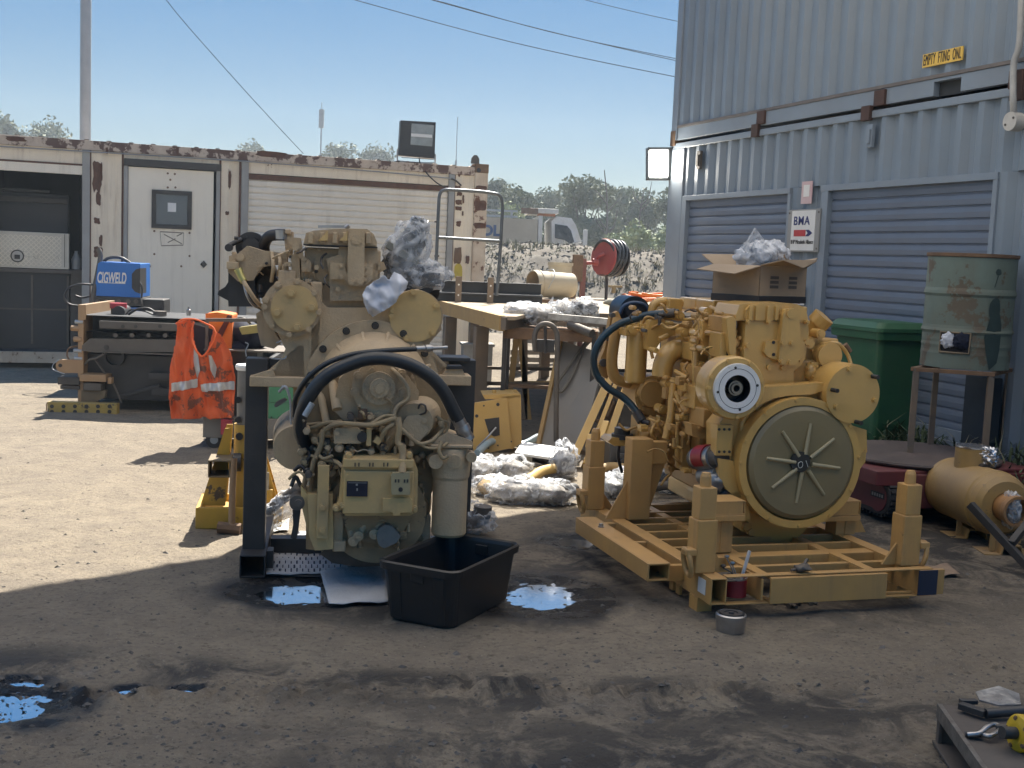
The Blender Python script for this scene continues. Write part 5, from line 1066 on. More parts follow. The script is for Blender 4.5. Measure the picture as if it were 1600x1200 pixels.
# gear case / pump at front left
mb=MB(); Rr.disc(mb,1022,618,30,.88,1.1); Rr.poly(mb,[(995,590),(1045,588),(1050,640),(1035,655),(1005,650),(992,630)],.92,1.15); gc=P('front_gear_case',mb,mYd,None,.012)
mb=MB(); Rr.disc(mb,1020,616,19,.85,.88,r1=22); Rr.bolts(mb,1022,618,26,7,.88,.01); Rr.tube(mb,[(1004,600,.87),(999,616,.87),(1006,632,.87)],3); P('gear_case_cover',mb,mYd,gc,.004)
mb=MB(); mb.blob(Rr.v(1022,675,.82),(.09,.09,.09),.35,2.5,3,3); Rr.box(mb,1004,655,1046,690,.8,1.0); P('water_pump',mb,mYd,None,.01)
mb=MB(); Rr.disc(mb,1062,705,22,.6,.8); Rr.box(mb,1045,690,1075,735,.65,.95); Rr.bolts(mb,1062,705,18,6,.6,.01); P('oil_pump_cover',mb,mYd,None,.01)
mb=MB(); Rr.box(mb,1068,672,1076,735,.45,.55); Rr.poly(mb,[(1066,690),(1082,688),(1082,735),(1068,736)],.5,.7); P('side_bracket',mb,mYd,None,.004)
mb=MB(); Rr.poly(mb,[(1080,662),(1120,670),(1120,690),(1082,682)],.24,.34); 
for px,py in((1092,669),(1114,675),(1116,684)): Rr.bolt(mb,px,py,.24,.009)
P('side_rail',mb,mYd,None,.005)
# many pipes & fittings along the side
m_gun=mat('gold_fitting',(.40,.36,.10),.35,.3)
for pts,r in(([(1088,535,.45),(1087,560,.42),(1086,600,.40),(1090,625,.40),(1080,650,.42)],4.5),([(1083,560,.48),(1083,590,.46),(1090,610,.44)],2.5),([(1052,590,.6),(1050,620,.58),(1048,650,.56),(1040,685,.56)],6),
  ([(1055,580,.6),(1072,590,.5),(1082,602,.45)],3.5),([(1056,612,.55),(1066,640,.5),(1072,665,.45)],3.5),([(1078,640,.42),(1074,665,.42),(1070,680,.42)],2.5),([(1090,610,.42),(1082,640,.42),(1076,668,.44)],2.2),
  ([(1003,510,.85),(1008,530,.84),(1016,545,.8),(1020,560,.78)],2.6),([(1095,498,.45),(1092,505,.44),(1098,515,.43),(1108,505,.42),(1116,512,.42),(1122,502,.42)],2.8),
  ([(1100,500,.4),(1112,498,.4),(1126,500,.4)],3.2),([(1116,540,.36),(1118,530,.36),(1128,534,.34),(1130,556,.34),(1128,568,.34)],3.4),([(1040,495,.8),(1060,499,.75),(1085,498,.6),(1110,492,.5)],2.4),
  ([(1010,492,.9),(1030,486,.86),(1046,484,.84)],2.4),([(1140,560,.2),(1134,580,.2),(1128,600,.2)],3),([(1060,660,.5),(1058,700,.5),(1060,730,.5)],4),([(1000,690,.7),(1020,700,.6),(1045,706,.55)],5),([(1130,505,.2),(1132,530,.2),(1136,548,.18)],3),([(1034,505,.75),(1020,512,.78),(1012,522,.8)],2),([(1110,480,.5),(1124,486,.4),(1140,490,.3)],3)):
    pipe(Rr,pts,r,rnd.choice((mY,mYd,mY)),e,'pipe',8)
for i,(px,py,r,y_) in enumerate(((1092,543,6,.42),(1090,530,4,.42),(1128,568,6,.33),(1118,522,6,.40),(1106,488,7,.45),(1078,508,6,.6),(1070,520,7,.6),(1096,572,8,.4),(1110,548,9,.42),(1136,572,7,.2),(1150,535,6,.14),(1146,518,7,.16),(1082,608,6,.42),(1078,625,7,.42),(1078,640,6,.42),(1046,600,8,.6),(1036,640,7,.7),(1060,650,6,.55),(1052,672,8,.55),(1090,520,6,.5),(1064,494,6,.7),(1130,486,7,.4),(1120,500,5,.4),(1140,500,6,.25),(1004,560,4,.9))):
    mb=MB(); Rr.disc(mb,px,py,r,y_,y_+.08,n=6 if i%2 else 14); Rr.disc(mb,px,py,r*.5,y_-.015,y_,n=10); P('fitting',mb,(mY,mYd,mY,m_gun if i==0 else mY)[i%4],None,.002)
for i,(x0,y0,x1,y1,ya,yb) in enumerate(((1126,520,1150,560,.16,.3),(1130,495,1146,520,.2,.4),(1098,500,1108,545,.4,.5),(1120,505,1134,545,.3,.4),(1140,565,1165,600,.14,.35),(1096,575,1122,600,.3,.6),(1058,528,1078,545,.75,.9),(1028,498,1048,508,.8,.95),(1086,604,1110,640,.32,.6),(1100,640,1124,668,.2,.4))):
    mb=MB(); Rr.box(mb,x0,y0,x1,y1,ya,yb); Rr.bolt(mb,(x0+x1)/2,(y0+y1)/2,ya,.009); P('side_block',mb,(mY,mYd)[i%2],None,.008)
mb=MB(); Rr.poly(mb,[(1135,497),(1146,494),(1150,500),(1150,560),(1160,590),(1152,590),(1140,550)],.12,.18); Rr.poly(mb,[(1118,500),(1128,498),(1142,540),(1140,556),(1134,545)],.3,.36); P('timing_bracket',mb,mY,None,.004)
mb=MB(); Rr.tube(mb,[(1139,540,.16),(1139,560,.16)],4,sub=1,n=12); P('sensor_plug',mb,mat('black_plug',(.05,.03,.02),.4),None,.002)
# gear housing with two round covers
mb=MB(); Rr.poly(mb,[(1122,665),(1134,650),(1130,630),(1150,590),(1185,604),(1232,603),(1292,598),(1300,640),(1312,664),(1354,674),(1355,706),(1345,720),(1342,735),(1325,780),(1292,815),(1250,822),(1212,820),(1185,800),(1160,776),(1132,748),(1122,735)],.02,.17); gh2=P('gear_housing',mb,mY,None,.015)
mb=MB(); Rr.poly(mb,[(1176,606),(1292,598),(1292,608),(1270,616),(1235,618),(1210,622),(1180,636),(1165,648),(1160,640)],-.03,.05); P('housing_shelf',mb,mY,gh2,.02)
mb=MB(); Rr.box(mb,1121,664,1143,712,-.02,.05)
P('side_flange',mb,mY,gh2,.004)
mb=MB()
for px in(1124,1132,1140):
    for py in(671,706): Rr.disc(mb,px,py,2,-.024,-.018)
P('flange_hole',mb,m_black,gh2,0)
mb=MB(); Rr.poly(mb,[(1330,664),(1354,672),(1354,700),(1342,712),(1328,712)],-.04,.04); Rr.poly(mb,[(1340,712),(1354,702),(1352,722),(1340,738)],-.02,.04); P('side_ear',mb,mY,gh2,.008)
mb=MB(); Rr.poly(mb,[(1122,716),(1146,720),(1152,760),(1160,785),(1135,765),(1124,745)],-.02,.05); P('lower_flange',mb,mY,gh2,.01)
# ring round the flywheel
mb=MB(); Rr.ringd(mb,1251,724,95,84,-.075,.05,n=96); rg=P('flywheel_housing',mb,mY,None,.008)
mb=MB(); Rr.bolts(mb,1251,724,92,12,-.075,.008,.006,a0=20); P('bolt',mb,mY,rg,0)
m_disc=mat('flywheel_cover_plastic',(.24,.185,.085),.28,0,(.19,.145,.07),.6,2.5,.04,60,dust=(.28,.25,.17),damt=.22,coat=.2,dscale=1.5)
mb=MB(); c=Rr.v(1253,723,-.07); kk=Rr.m(1253,723,-.07); mb.lathe((c.x,-.082,c.z),(0,1,0),[(.004,0),(.004,20*kk),(0,60*kk),(.0,76*kk),(.012,82*kk),(.03,84*kk)],96); dc=P('flywheel_cover',mb,m_disc,None,0)
m_rib=mat('cover_rib_plastic',(.42,.35,.2),.32,0,(.36,.3,.17),.5,5,dust=(.3,.27,.19),damt=.3)
for a in(8,53,98,143,188,233,278,323):
    t=R_(a-15); mb=MB(); p0=Vector((c.x+math.cos(t)*13*kk,-.088,c.z+math.sin(t)*13*kk)); p1=Vector((c.x+math.cos(t)*58*kk,-.085,c.z+math.sin(t)*58*kk)); mb.tube([p0,p1],.011,8,1,r1=.008); P('radial_rib',mb,m_rib,dc,0)
mb=MB(); Rr.disc(mb,1251,722,15,-.094,-.07,n=40); hb=P('hub',mb,mat('hub_dark',(.03,.032,.03),.4),dc,.004)
m_chalk=mat('chalk_mark',(.72,.72,.66),.9)
mb=MB(); pz=[( -6,3),(-9,0),(-8,-5),(-5,-6),(-2,-3),(-3,2),(-6,3)]; mb.tube([(c.x+(x-.5)*kk,-.0965,c.z+y*kk) for x,y in pz],.0014,6,4); mb.tube([(c.x+2*kk,-.0965,c.z+4.5*kk),(c.x+6*kk,-.0965,c.z-5*kk)],.0014,6,1); P('chalk_mark',mb,m_chalk,hb,0)
# left barrel with white ring
c=Rr.v(1151,607,-.10); kk=Rr.m(1151,607,-.1)
mb=MB(); mb.lathe((c.x-.005,-.10,c.z),(0,1,0),[(0,30*kk),(0,44*kk),(.012,46.5*kk),(.06,47*kk),(.065,45*kk),(.15,44*kk),(.17,38*kk)],64); br=P('pto_barrel',mb,mY,None,.003)
mb=MB(); mb.bolts((c.x-.005,-.1,c.z),42*kk,8,.009,.008,a0=22); P('bolt',mb,mY,br,0)
mb=MB(); mb.lathe((c.x,-.112,c.z),(0,1,0),[(0,20*kk),(0,36*kk),(.012,37*kk)],64); rw=P('white_ring',mb,mat('white_machined_ring',(.78,.78,.77),.3,.1,(.7,.7,.7),.5,5),br,.002)
mb=MB(); mb.lathe((c.x,-.1125,c.z),(0,1,0),[(0,28.6*kk),(0,29.4*kk)],64); 
for a in(100,190,280,10):
    t=R_(a); mb.cyl((c.x+math.cos(t)*31*kk,-.1135,c.z+math.sin(t)*31*kk),(c.x+math.cos(t)*31*kk,-.11,c.z+math.sin(t)*31*kk),.0065,12)
P('ring_mark',mb,m_black,rw,0)
mb=MB(); mb.lathe((c.x,-.108,c.z),(0,1,0),[(.08,20*kk),(.0,20*kk)],48); mb.cyl((c.x,-.04,c.z),(c.x,-.03,c.z),20*kk,40); P('bore',mb,mat('bore_dark',(.02,.022,.022),.3,.4),br,0)
mb=MB(); mb.lathe((c.x,-.09,c.z),(0,1,0),[(.05,11*kk),(0,11*kk),(0,9*kk),(-.01,8*kk),(-.01,5*kk),(.05,5*kk)],36); P('shaft_end',mb,mat('machined_steel',(.25,.25,.23),.3,.7),br,0)
# right round cover
mb=MB(); Rr.disc(mb,1331,615,42,-.06,.17,n=64); rc=P('cover_housing',mb,mY,None,.004)
mb=MB(); Rr.disc(mb,1333,616,41.5,-.085,-.06,n=64); P('round_cover',mb,mY,rc,.005)
for px,py in((1300,609),(1363,588),(1337,659)):
    mb=MB(); p=Rr.v(px,py,-.085); mb.cyl(p,p+Vector((.006,-.045,0)),.0105,12); P('stud',mb,m_black,rc,.002)
mb=MB(); 
for px,py in((1327,577),(1366,625),(1306,635)): Rr.bolt(mb,px,py,-.085,.011)
P('bolt',mb,mY,rc,0)
# right side filler and canister
mb=MB(); Rr.tube(mb,[(1262,530,.35),(1275,508,.30),(1281,499,.28)],11.5,sub=1,n=24); ft=P('filler_tube',mb,mY,None,.003)
mb=MB(); Rr.tube(mb,[(1277,506,.29),(1288,494,.27)],16,sub=1,n=28); P('filler_cap',mb,mY,ft,.004)
mb=MB(); Rr.disc(mb,1296,556,20,.12,.35,n=36); Rr.disc(mb,1296,556,17,.105,.12,n=36); P('breather_canister',mb,mY,None,.004)
mb=MB(); Rr.poly(mb,[(1258,535),(1268,526),(1285,530),(1286,545),(1276,560),(1276,600),(1262,600),(1258,570)],.16,.3); 
for px,py in((1266,537),(1283,522)): Rr.disc(mb,px,py,7,.12,.2); Rr.disc(mb,px,py,3.5,.11,.12)
mb.blob(Rr.v(1266,580,.14),(.035,.04,.05),.2,2,2,3); P('side_casting',mb,mY,None,.006)
pipe(Rr,[(1285,540,.16),(1305,536,.14),(1318,545,.14),(1326,558,.14),(1330,572,.12)],3,mY,e,'breather_pipe',8)
pipe(Rr,[(1300,530,.2),(1316,540,.18),(1326,556,.18),(1331,574,.15)],2,m_dsteel,e,'thin_line',8)
mb=MB(); Rr.tube(mb,[(1320,538,.15),(1328,550,.15)],4,sub=1); P('line_fitting',mb,m_rust,None,.001)
# starter motor
mb=MB(); mb.ring(Rr.v(1090,716,.20),Rr.v(1118,714,.04),.058,.058,28); st=P('starter_body',mb,m_steel,None,.004)
mb=MB(); mb.ring(Rr.v(1094,714,.17),Rr.v(1110,713,.08),.0595,.0595,28); P('red_label',mb,mat('red_label',(.30,.02,.03),.35),st,0)
mb=MB(); mb.ring(Rr.v(1086,717,.22),Rr.v(1091,716,.19),.05,.058,28); mb.ring(Rr.v(1116,716,.06),Rr.v(1128,716,-.0),.056,.045,28); P('starter_cap',mb,m_dsteel,st,.004)
mb=MB(); mb.ring(Rr.v(1098,744,.17),Rr.v(1125,742,.02),.042,.045,24); mb.blob(Rr.v(1120,752,.03),(.06,.05,.05),.25,2.2,3,6); P('solenoid',mb,mat('cast_aluminium',(.32,.33,.34),.4,.6,(.22,.23,.24),.6,10),None,.004)
mb=MB(); mb.blob(Rr.v(1130,772,.05),(.05,.05,.045),.35,3,3,9); Rr.box(mb,1115,760,1146,778,.02,.12); P('oil_cooler_stub',mb,m_blackmetal,None,.004)
mb=MB(); Rr.poly(mb,[(1143,770),(1162,768),(1172,800),(1172,812),(1150,812),(1143,795)],-.02,.1); P('corner_gusset',mb,mY,None,.006)
# sump
mb=MB(); Rr.poly(mb,[(1162,790),(1270,800),(1272,812),(1246,842),(1190,846),(1172,834),(1158,830)],.1,1.15); sp=P('oil_pan',mb,mY,None,.015)
mb=MB(); Rr.disc(mb,1169,823,6,.07,.12); Rr.disc(mb,1175,832,5,.06,.1); P('drain_plug',mb,mYd,sp,.003)
# rubber mount at the front left leg
mb=MB(); p=Rr.v(972,682,.95); mb.cyl((p.x,p.y,p.z-.012),(p.x,p.y,p.z+.015),.06,28); mb.cyl((p.x,p.y,p.z+.015),(p.x,p.y,p.z+.05),.045,28); P('rubber_mount',mb,m_black,None,.004)
mb=MB(); Rr.poly(mb,[(950,690),(956,684),(1045,684),(1045,696),(960,697)],.9,1.05); P('mount_arm',mb,mY,None,.006)
mb=MB(); Rr.tube(mb,[(967,696,.92),(966,715,.92),(972,738,.94)],2.6,n=6); Rr.tube(mb,[(978,696,.92),(980,715,.92),(982,740,.94)],2.6,n=6); P('mount_strap',mb,m_black,None,0)
# ================= SKID FRAME =================
g0=ground(1112,905,.18); SK=Fr((g0.x,g0.y,0),17); S=PX(SK)
e=thing('skid_frame','yellow steel transport skid with four stub posts and lifting rings under the yellow engine','skid',SK)
m_sk=mat('skid_paint',(.60,.335,.10),.36,0,(.47,.265,.085),.6,4,.08,50,streak=(.18,.12,.07),stamt=.6,stx=12,dust=(.30,.21,.12),damt=.3,spots=(.12,.085,.055),sthr=.67,sscale=7)
def Q(name,mb,par=None,bv=.003,m=None): return part(name,mb,m or m_sk,par or e,None,bv)
W_=1.13; L__=1.62; z0,z1=.065,.18
def chan(mb,x0,x1,y0,y1,side=1,t=.008):
    mb.box(x0,x1,y0,y1,z1-t,z1); mb.box(x0,x1,y0,y1,z0,z0+t)
    xx=x0 if side<0 else x1-t; mb.box(xx,xx+t,y0,y1,z0+t,z1-t); return mb
mb=MB(); hollow(mb,.0,.075,.0,L__,z0,z1); Q('side_rail',mb)
mb=MB(); hollow(mb,W_-.09,W_-.02,.0,L__,z0,z1); Q('side_rail',mb)
mb=MB(); mb.box(W_-.10,W_+.0,-.006,.0,z0,z1); Q('end_cap',mb,None,.002,mat('navy_cap',(.02,.03,.06),.4))
mb=MB(); mb.box(W_-.02,W_+.04,.0,.02,z0,z1); mb.box(.40,W_-.1,.03,.05,z0+.002,z0+.01); Q('end_plate',mb)
mb=MB(); mb.box(.28,.86,-.012,.0,z0-.004,z1-.004); mb.box(.28,.86,.0,.05,z1-.012,z1-.003); mb.box(.28,.86,.0,.05,z0,z0+.008); fr1=Q('front_beam',mb)
mb=MB(); mb.box(.075,W_-.02,.005,.045,z1,z1+.006); mb.box(.075,W_-.02,.005,.045,z0-.006,z0-.0); mb.box(.24,.25,.0,.25,z0+.01,z1-.01); Q('front_flange',mb,fr1)
for x_ in(.25,.79):
    mb=MB(); chan(mb,x_,x_+.05,.046,.36,-1); Q('short_beam',mb)
for y0,y1 in((.19,.22),(.36,.44),(.56,.585),(.72,.745),(.88,.905),(1.04,1.065),(1.18,1.205),(1.32,1.345),(1.5,1.56)):
    mb=MB(); mb.box(.075,W_-.09,y0,y1,z1-.045 if y1-y0<.05 else z0+.01,z1-.006); Q('cross_member',mb)
mb=MB(); mb.box(.32,.37,.44,1.5,z0+.02,z1-.01); Q('inner_rail',mb); mb=MB(); mb.box(.80,.85,.44,1.5,z0+.02,z1-.01); Q('inner_rail',mb)
mb=MB(); mb.box(-.19,-.182,.24,1.18,.11,.19); mb.box(-.09,-.082,.24,1.18,.11,.19); mb.box(-.182,-.09,.24,1.18,.182,.19); mb.box(-.182,-.09,.24,1.18,.11,.118); Q('fork_pocket',mb)
mb=MB(); mb.box(-.082,.0,.27,.30,.1,.17); mb.box(-.082,.0,.7,.73,.1,.17); mb.box(-.082,.0,1.1,1.14,.1,.17); Q('pocket_bracket',mb)
mb=MB(); mb.bolt((-.14,.95,.19),.012,.018,(0,0,1)); Q('pocket_bolt',mb,None,0,m_steel)
for x_,y_ in((.0,.12),(W_-.09,.16),(.0,1.32),(W_-.09,1.4)):
    mb=MB(); mb.box(x_-.002,x_+.07,y_,y_+.08,.0,z0-.001); Q('foot',mb)
for x_,y_ in((-.0,.33),(-.0,.4)):
    mb=MB(); mb.box(x_+.01,x_+.025,y_,y_+.04,.015,z0-.001); Q('foot_fin',mb)
def stub(x,y,ring,gus,far=0):
    zt=.60
    mb=MB(); mb.box(x-.048,x+.048,y-.048,y+.048,z1+.001,z1+.235); p_=Q('post',mb,None,.008)
    mb=MB(); mb.box(x-.040,x+.040,y-.040,y+.040,z1+.235,zt-.045); Q('post_sleeve',mb,p_,.006)
    mb=MB(); mb.lathe((x,y,zt-.05),(0,0,1),[(0,.0),(0,.026),(.05,.024),(.066,.018),(.068,0)],20); Q('post_pin',mb,p_,0)
    mb=MB(); s_=gus; mb.prism([(x+s_*.049,z1+.001),(x+s_*.12,z1+.001),(x+s_*.049,z1+.10)],y-.006,y+.006); mb.prismx([(y+.049,z1+.001),(y+.12,z1+.001),(y+.049,z1+.09)],x-.006,x+.006); Q('gusset',mb,p_,.002)
    zc=z1+.045; xo=x+ring*.075; mb=MB(); n=26; pts=[]
    for i in range(n+1):
        t=2*math.pi*i/n; pts.append((xo+ring*.012*math.sin(t),y-.02+.035*math.cos(t),zc+.058*math.sin(t)))
    mb.tube(pts,.0115,10,1,False); Q('lifting_ring',mb,p_,0)
    mb=MB(); mb.box(min(x+ring*.048,xo+ring*.02),max(x+ring*.048,xo+ring*.02),y-.055,y+.01,zc+.035,zc+.065); Q('ring_lug',mb,p_,.008)
stub(.012,.135,-1,1); stub(1.035,.12,1,-1); stub(-.01,1.42,-1,1); stub(1.05,1.47,1,-1)
def leg(px0,px1,pyt,y,sx0,sx1,syt,syb,gus):
    a=S.v(px0,pyt,y);b=S.v(px1,pyt,y); mb=MB(); mb.box(a.x,b.x,y,y+.1,z1+.001,S.v(px0,syb,y).z); mb.box(a.x+(b.x-a.x)*.45,a.x+(b.x-a.x)*.5,y-.004,y,z1+.001,S.v(px0,syb,y).z); l_=Q('leg',mb,None,.006)
    a2=S.v(sx0,syt,y-.02);b2=S.v(sx1,syb,y-.02); mb=MB(); hollow(mb,a2.x,b2.x,y-.03,y+.12,b2.z+.028,a2.z); mb.box(a2.x-.005,b2.x,y-.035,y+.125,b2.z,b2.z+.027); mb.box(a2.x+.01,b2.x-.01,y-.028,y-.022,b2.z+.028,a2.z); Q('saddle',mb,l_,.005)
    x_=a.x if gus<0 else b.x; mb=MB(); mb.prism([(x_,z1+.001),(x_+gus*.09,z1+.001),(x_,z1+.16)],y+.04,y+.05); Q('gusset',mb,l_,.002)
leg(1112,1147,800,.42,1106,1162,783,813,-1)
leg(1308,1338,800,.68,1290,1342,783,813,1)
a=S.v(985,685,1.15);b=S.v(1018,685,1.15)
mb=MB(); mb.box(a.x,b.x,1.12,1.22,z1+.001,a.z); mb.box(b.x,b.x+.09,1.14,1.2,S.v(1018,725,1.15).z,S.v(1018,690,1.15).z); mb.prism([(b.x,S.v(0+1018,725,1.15).z),(b.x+.09,S.v(1018,725,1.15).z),(b.x,z1+.001)],1.16,1.18); l_=Q('leg',mb,None,.006)
mb=MB(); mb.prism([(a.x,z1+.001),(a.x-.11,z1+.001),(a.x,z1+.20)],1.16,1.17); Q('gusset',mb,l_,.002)
mb=MB(); mb.box(.85,.95,1.15,1.25,z1+.001,.55); Q('leg',mb,None,.006)
mb=MB(); q=SK.pl(1105,922,-.004); mb.box(-.0035,-.0005,.05,.12,z0+.03,z1-.02); Q('white_sticker',mb,None,0,m_white)
mb=MB(); mb.prismz([(.075,.05),(.18,.05),(.20,.3),(.075,.3)],z1-.03,z1-.026); Q('tray_plate',mb,None,.001,m_dsteel)
# ---- extra small fittings, brackets and lines on both engines ----
def clutter(p,parent,region,yr,n,mats,seed,rs=(2.5,6)):
    r=random.Random(seed)
    def ins(x,z):
        c=False; j=len(region)-1
        for i in range(len(region)):
            a,b=region[i],region[j]
            if (a[1]>z)!=(b[1]>z) and x<(b[0]-a[0])*(z-a[1])/(b[1]-a[1])+a[0]: c=not c
            j=i
        return c
    xs_=[q[0] for q in region]; ys_=[q[1] for q in region]; k=0
    while k<n:
        px=r.uniform(min(xs_),max(xs_)); py=r.uniform(min(ys_),max(ys_))
        if not ins(px,py): continue
        k+=1; t=r.random(); y=r.uniform(*yr)(px) if callable(yr[0]) else r.uniform(*yr); m=r.choice(mats); mb=MB(); rr=r.uniform(*rs)
        if t<.34:
            p.disc(mb,px,py,rr,y,y+.06,n=6); p.disc(mb,px,py,rr*.6,y-.012,y,n=12); p.disc(mb,px,py,rr*.3,y-.02,y-.012,n=6); part('fitting',mb,m,parent,None,.001)
        elif t<.66:
            pts=[(px,py,y)]; a=r.choice((0,90,180,270))+r.uniform(-20,20)
            for j in range(3):
                a+=r.uniform(-70,70); px+=math.cos(R_(a))*rr*2.6; py+=math.sin(R_(a))*rr*2.6; pts.append((px,py,y+r.uniform(-.03,.03)))
            p.tube(mb,pts,r.uniform(1.1,2.4),n=8); part('pipe',mb,m,parent,None,0)
        elif t<.88:
            w_=rr*r.uniform(.8,2); h=rr*r.uniform(.8,2); p.box(mb,px-w_,py-h,px+w_,py+h,y,y+.06)
            p.bolt(mb,px-w_*.5,py,y,.006,.008); p.bolt(mb,px+w_*.5,py,y,.006,.008); part('bracket',mb,m,parent,None,.003)
        else:
            p.tube(mb,[(px,py-rr*1.5,y),(px,py+rr*1.5,y)],rr*.7,sub=1,n=14); p.tube(mb,[(px,py+rr*1.3,y),(px,py+rr*1.7,y)],rr*.9,sub=1,n=6); part('plug',mb,m,parent,None,.001)
EE=bpy.data.objects['dusty_engine']; mo=bpy.data.materials['oily_tan_casting']
clutter(L_,EE,[(470,640),(520,655),(540,715),(520,770),(480,770),(470,720)],(-.34,-.24),34,(mD,mo,mh,mD,m_dsteel),3)
clutter(L_,EE,[(530,660),(620,640),(650,700),(640,714),(540,712)],(-.36,-.26),26,(mD,mo,mh),4)
clutter(L_,EE,[(640,690),(672,700),(672,800),(655,860),(640,800)],(-.30,-.24),12,(mD,mo),5)
clutter(L_,EE,[(525,810),(640,810),(640,862),(540,866)],(-.36,-.3),12,(mo,mD),6)
clutter(L_,EE,[(440,390),(515,385),(515,455),(440,450)],(.0,.08),26,(mD,mD,m_dsteel),7,(2,4.5))
clutter(L_,EE,[(360,395),(440,395),(430,470),(400,470)],(.06,.2),12,(mD,m_blackmetal),8,(2,4))
clutter(Rr,e if 0 else bpy.data.objects['yellow_engine'],[(1080,490),(1160,490),(1160,560),(1100,580),(1080,560)],(.12,.4),34,(mY,mYd),9,(2,5))
clutter(Rr,bpy.data.objects['yellow_engine'],[(1040,590),(1095,590),(1120,700),(1080,740),(1040,740)],(.34,.6),40,(mY,mYd,mYd),10,(2,5.5))
clutter(Rr,bpy.data.objects['yellow_engine'],[(990,480),(1080,478),(1080,520),(1010,520)],(.6,.9),24,(mY,mYd,m_dsteel),11,(2,4))
clutter(Rr,bpy.data.objects['yellow_engine'],[(1258,520),(1290,520),(1290,600),(1262,600)],(.1,.2),12,(mY,mYd),12,(2,4))
clutter(Rr,bpy.data.objects['yellow_engine'],[(1000,640),(1050,640),(1050,710),(1000,700)],(.6,.85),16,(mYd,mY),13,(2.5,6))
# casting relief on the yellow gear housing
ye=gh2
for pts in([(1180,640),(1200,622),(1230,612),(1262,610)],[(1158,690),(1160,660),(1172,640)],[(1296,640),(1310,662),(1322,690),(1328,720)]):
    mb=MB(); Rr.tube(mb,[(a,b,.012) for a,b in pts],4,n=10); part('casting_rib',mb,mY,gh2,None,0)
# ================= OBJECTS =================
def gfr(px,py,rot=0,z=0):
    g=ground(px,py,z); return Fr((g.x,g.y,z),rot)
def one(name,mb,m,fr,label,cat,bevel=.003,group=None):
    return tag(part(name,mb,m,None,None,bevel),label,cat,group,None,fr)
def rrect(w_,d_,r,n=5):
    P=[]
    for cx,cy,a0 in((w_/2-r,d_/2-r,0),(-w_/2+r,d_/2-r,90),(-w_/2+r,-d_/2+r,180),(w_/2-r,-d_/2+r,270)):
        for i in range(n+1): t=R_(a0+90*i/n); P.append((cx+r*math.cos(t),cy+r*math.sin(t)))
    return P
def loft(mb,loops,capa=True,capb=True,smooth=False):
    n=len(loops[0]); vs=[p for l in loops for p in l]
    mb.add(vs,[(k*n+i,k*n+(i+1)%n,(k+1)*n+(i+1)%n,(k+1)*n+i) for k in range(len(loops)-1) for i in range(n)],smooth)
    if capa: mb.add(loops[0],[tuple(range(n))[::-1]])
    if capb: mb.add(loops[-1],[tuple(range(n))])
    return mb
# ---- black tub ----
TF=Fr((-.226,4.94,0),-25.6); e=thing('storage_tub','open black plastic tub on the dirt under the filter canister','tub',TF)
m_tub=mat('tub_plastic',(.012,.013,.015),.33,0,(.016,.017,.018),.5,4,.03,50,dust=(.09,.085,.08),damt=.10)
L=lambda w_,d_,r,z:[(x,y,z) for x,y in rrect(w_,d_,r)]
mb=MB(); loft(mb,[[(x*1.04,y*1.08,z) for x,y,z in l_] for l_ in (L(.285,.485,.05,.003),L(.30,.50,.05,.012),L(.335,.54,.045,.215),L(.335,.54,.045,.22),L(.365,.57,.05,.222),L(.368,.573,.05,.25),L(.352,.557,.045,.256),L(.335,.54,.04,.25),L(.325,.53,.04,.235),L(.29,.49,.045,.02))]); part('tub_body',mb,m_tub,e,None,0)
for s_ in(-1,1):
    mb=MB(); mb.box(-.03,.03,s_*.283-.010,s_*.283+.010,.18,.222); part('handle',mb,m_tub,e,None,.004)
for x_,y_,sx,sy in((.1,-.283,.05,.014),(-.1,-.283,.05,.014),(.158,.1,.014,.07),(.158,-.12,.014,.07)):
    mb=MB(); mb.add([(x_+a*sx/2*(.93 if z<.1 else 1),(y_*(.94 if z<.1 else 1.02) if abs(y_)>.2 else y_)+b*sy/2,z) if abs(y_)>.2 else ((x_*(.93 if z<.1 else 1.05))+a*sx/2,y_+b*sy/2,z) for z in(.02,.215) for b in(-1,1) for a in(-1,1)],[(0,2,3,1),(4,5,7,6),(0,1,5,4),(1,3,7,5),(3,2,6,7),(2,0,4,6)]); part('side_rib',mb,m_tub,e,None,.004)
# ---- absorbent mats ----
m_mat=mat('absorbent_mat',(.50,.51,.53),.95,0,(.40,.41,.43),.6,6,.5,70,spots=(.06,.06,.055),sthr=.66,sscale=14)
def sheet(name,pts,m,label,cat,z=.012,curl=.012,group=None,res=16,seed=0):
    g=[ground(*p) for p in pts]; o=sum(g,Vector())/len(g); fr=Fr((o.x,o.y,0),0)
    mb=MB(); a,b,c,d=[p-o for p in g]; vs=[]
    for j in range(res+1):
        for i in range(res+1):
            u=i/res;v=j/res; p=(a*(1-u)+b*u)*(1-v)+(d*(1-u)+c*u)*v; w=fr.o+p
            vs.append((p.x,p.y,z+max(0,ghf(w.x,w.y)-gh(w.x,w.y))+gh(w.x,w.y)+abs(noise.noise(Vector((p.x*6,p.y*6,seed))))*curl))
    mb.add(vs,[(j*(res+1)+i,j*(res+1)+i+1,(j+1)*(res+1)+i+1,(j+1)*(res+1)+i) for j in range(res) for i in range(res)],True)
    o_=part(name,mb,m,None,None,0); s_=o_.modifiers.new('solid','SOLIDIFY'); s_.thickness=.003
    return tag(o_,label,cat,group,None,fr)
s1=sheet('absorbent_mat',[(416,903),(558,898),(498,852),(417,856)],m_mat,'white dotted absorbent mat under the dusty engine beside the left post foot','absorbent mat')
s2=sheet('absorbent_mat',[(514,951),(606,947),(600,888),(500,899)],m_mat,'plain white absorbent mat tucked under the left end of the black tub','absorbent mat',seed=2,z=.018,curl=.02)
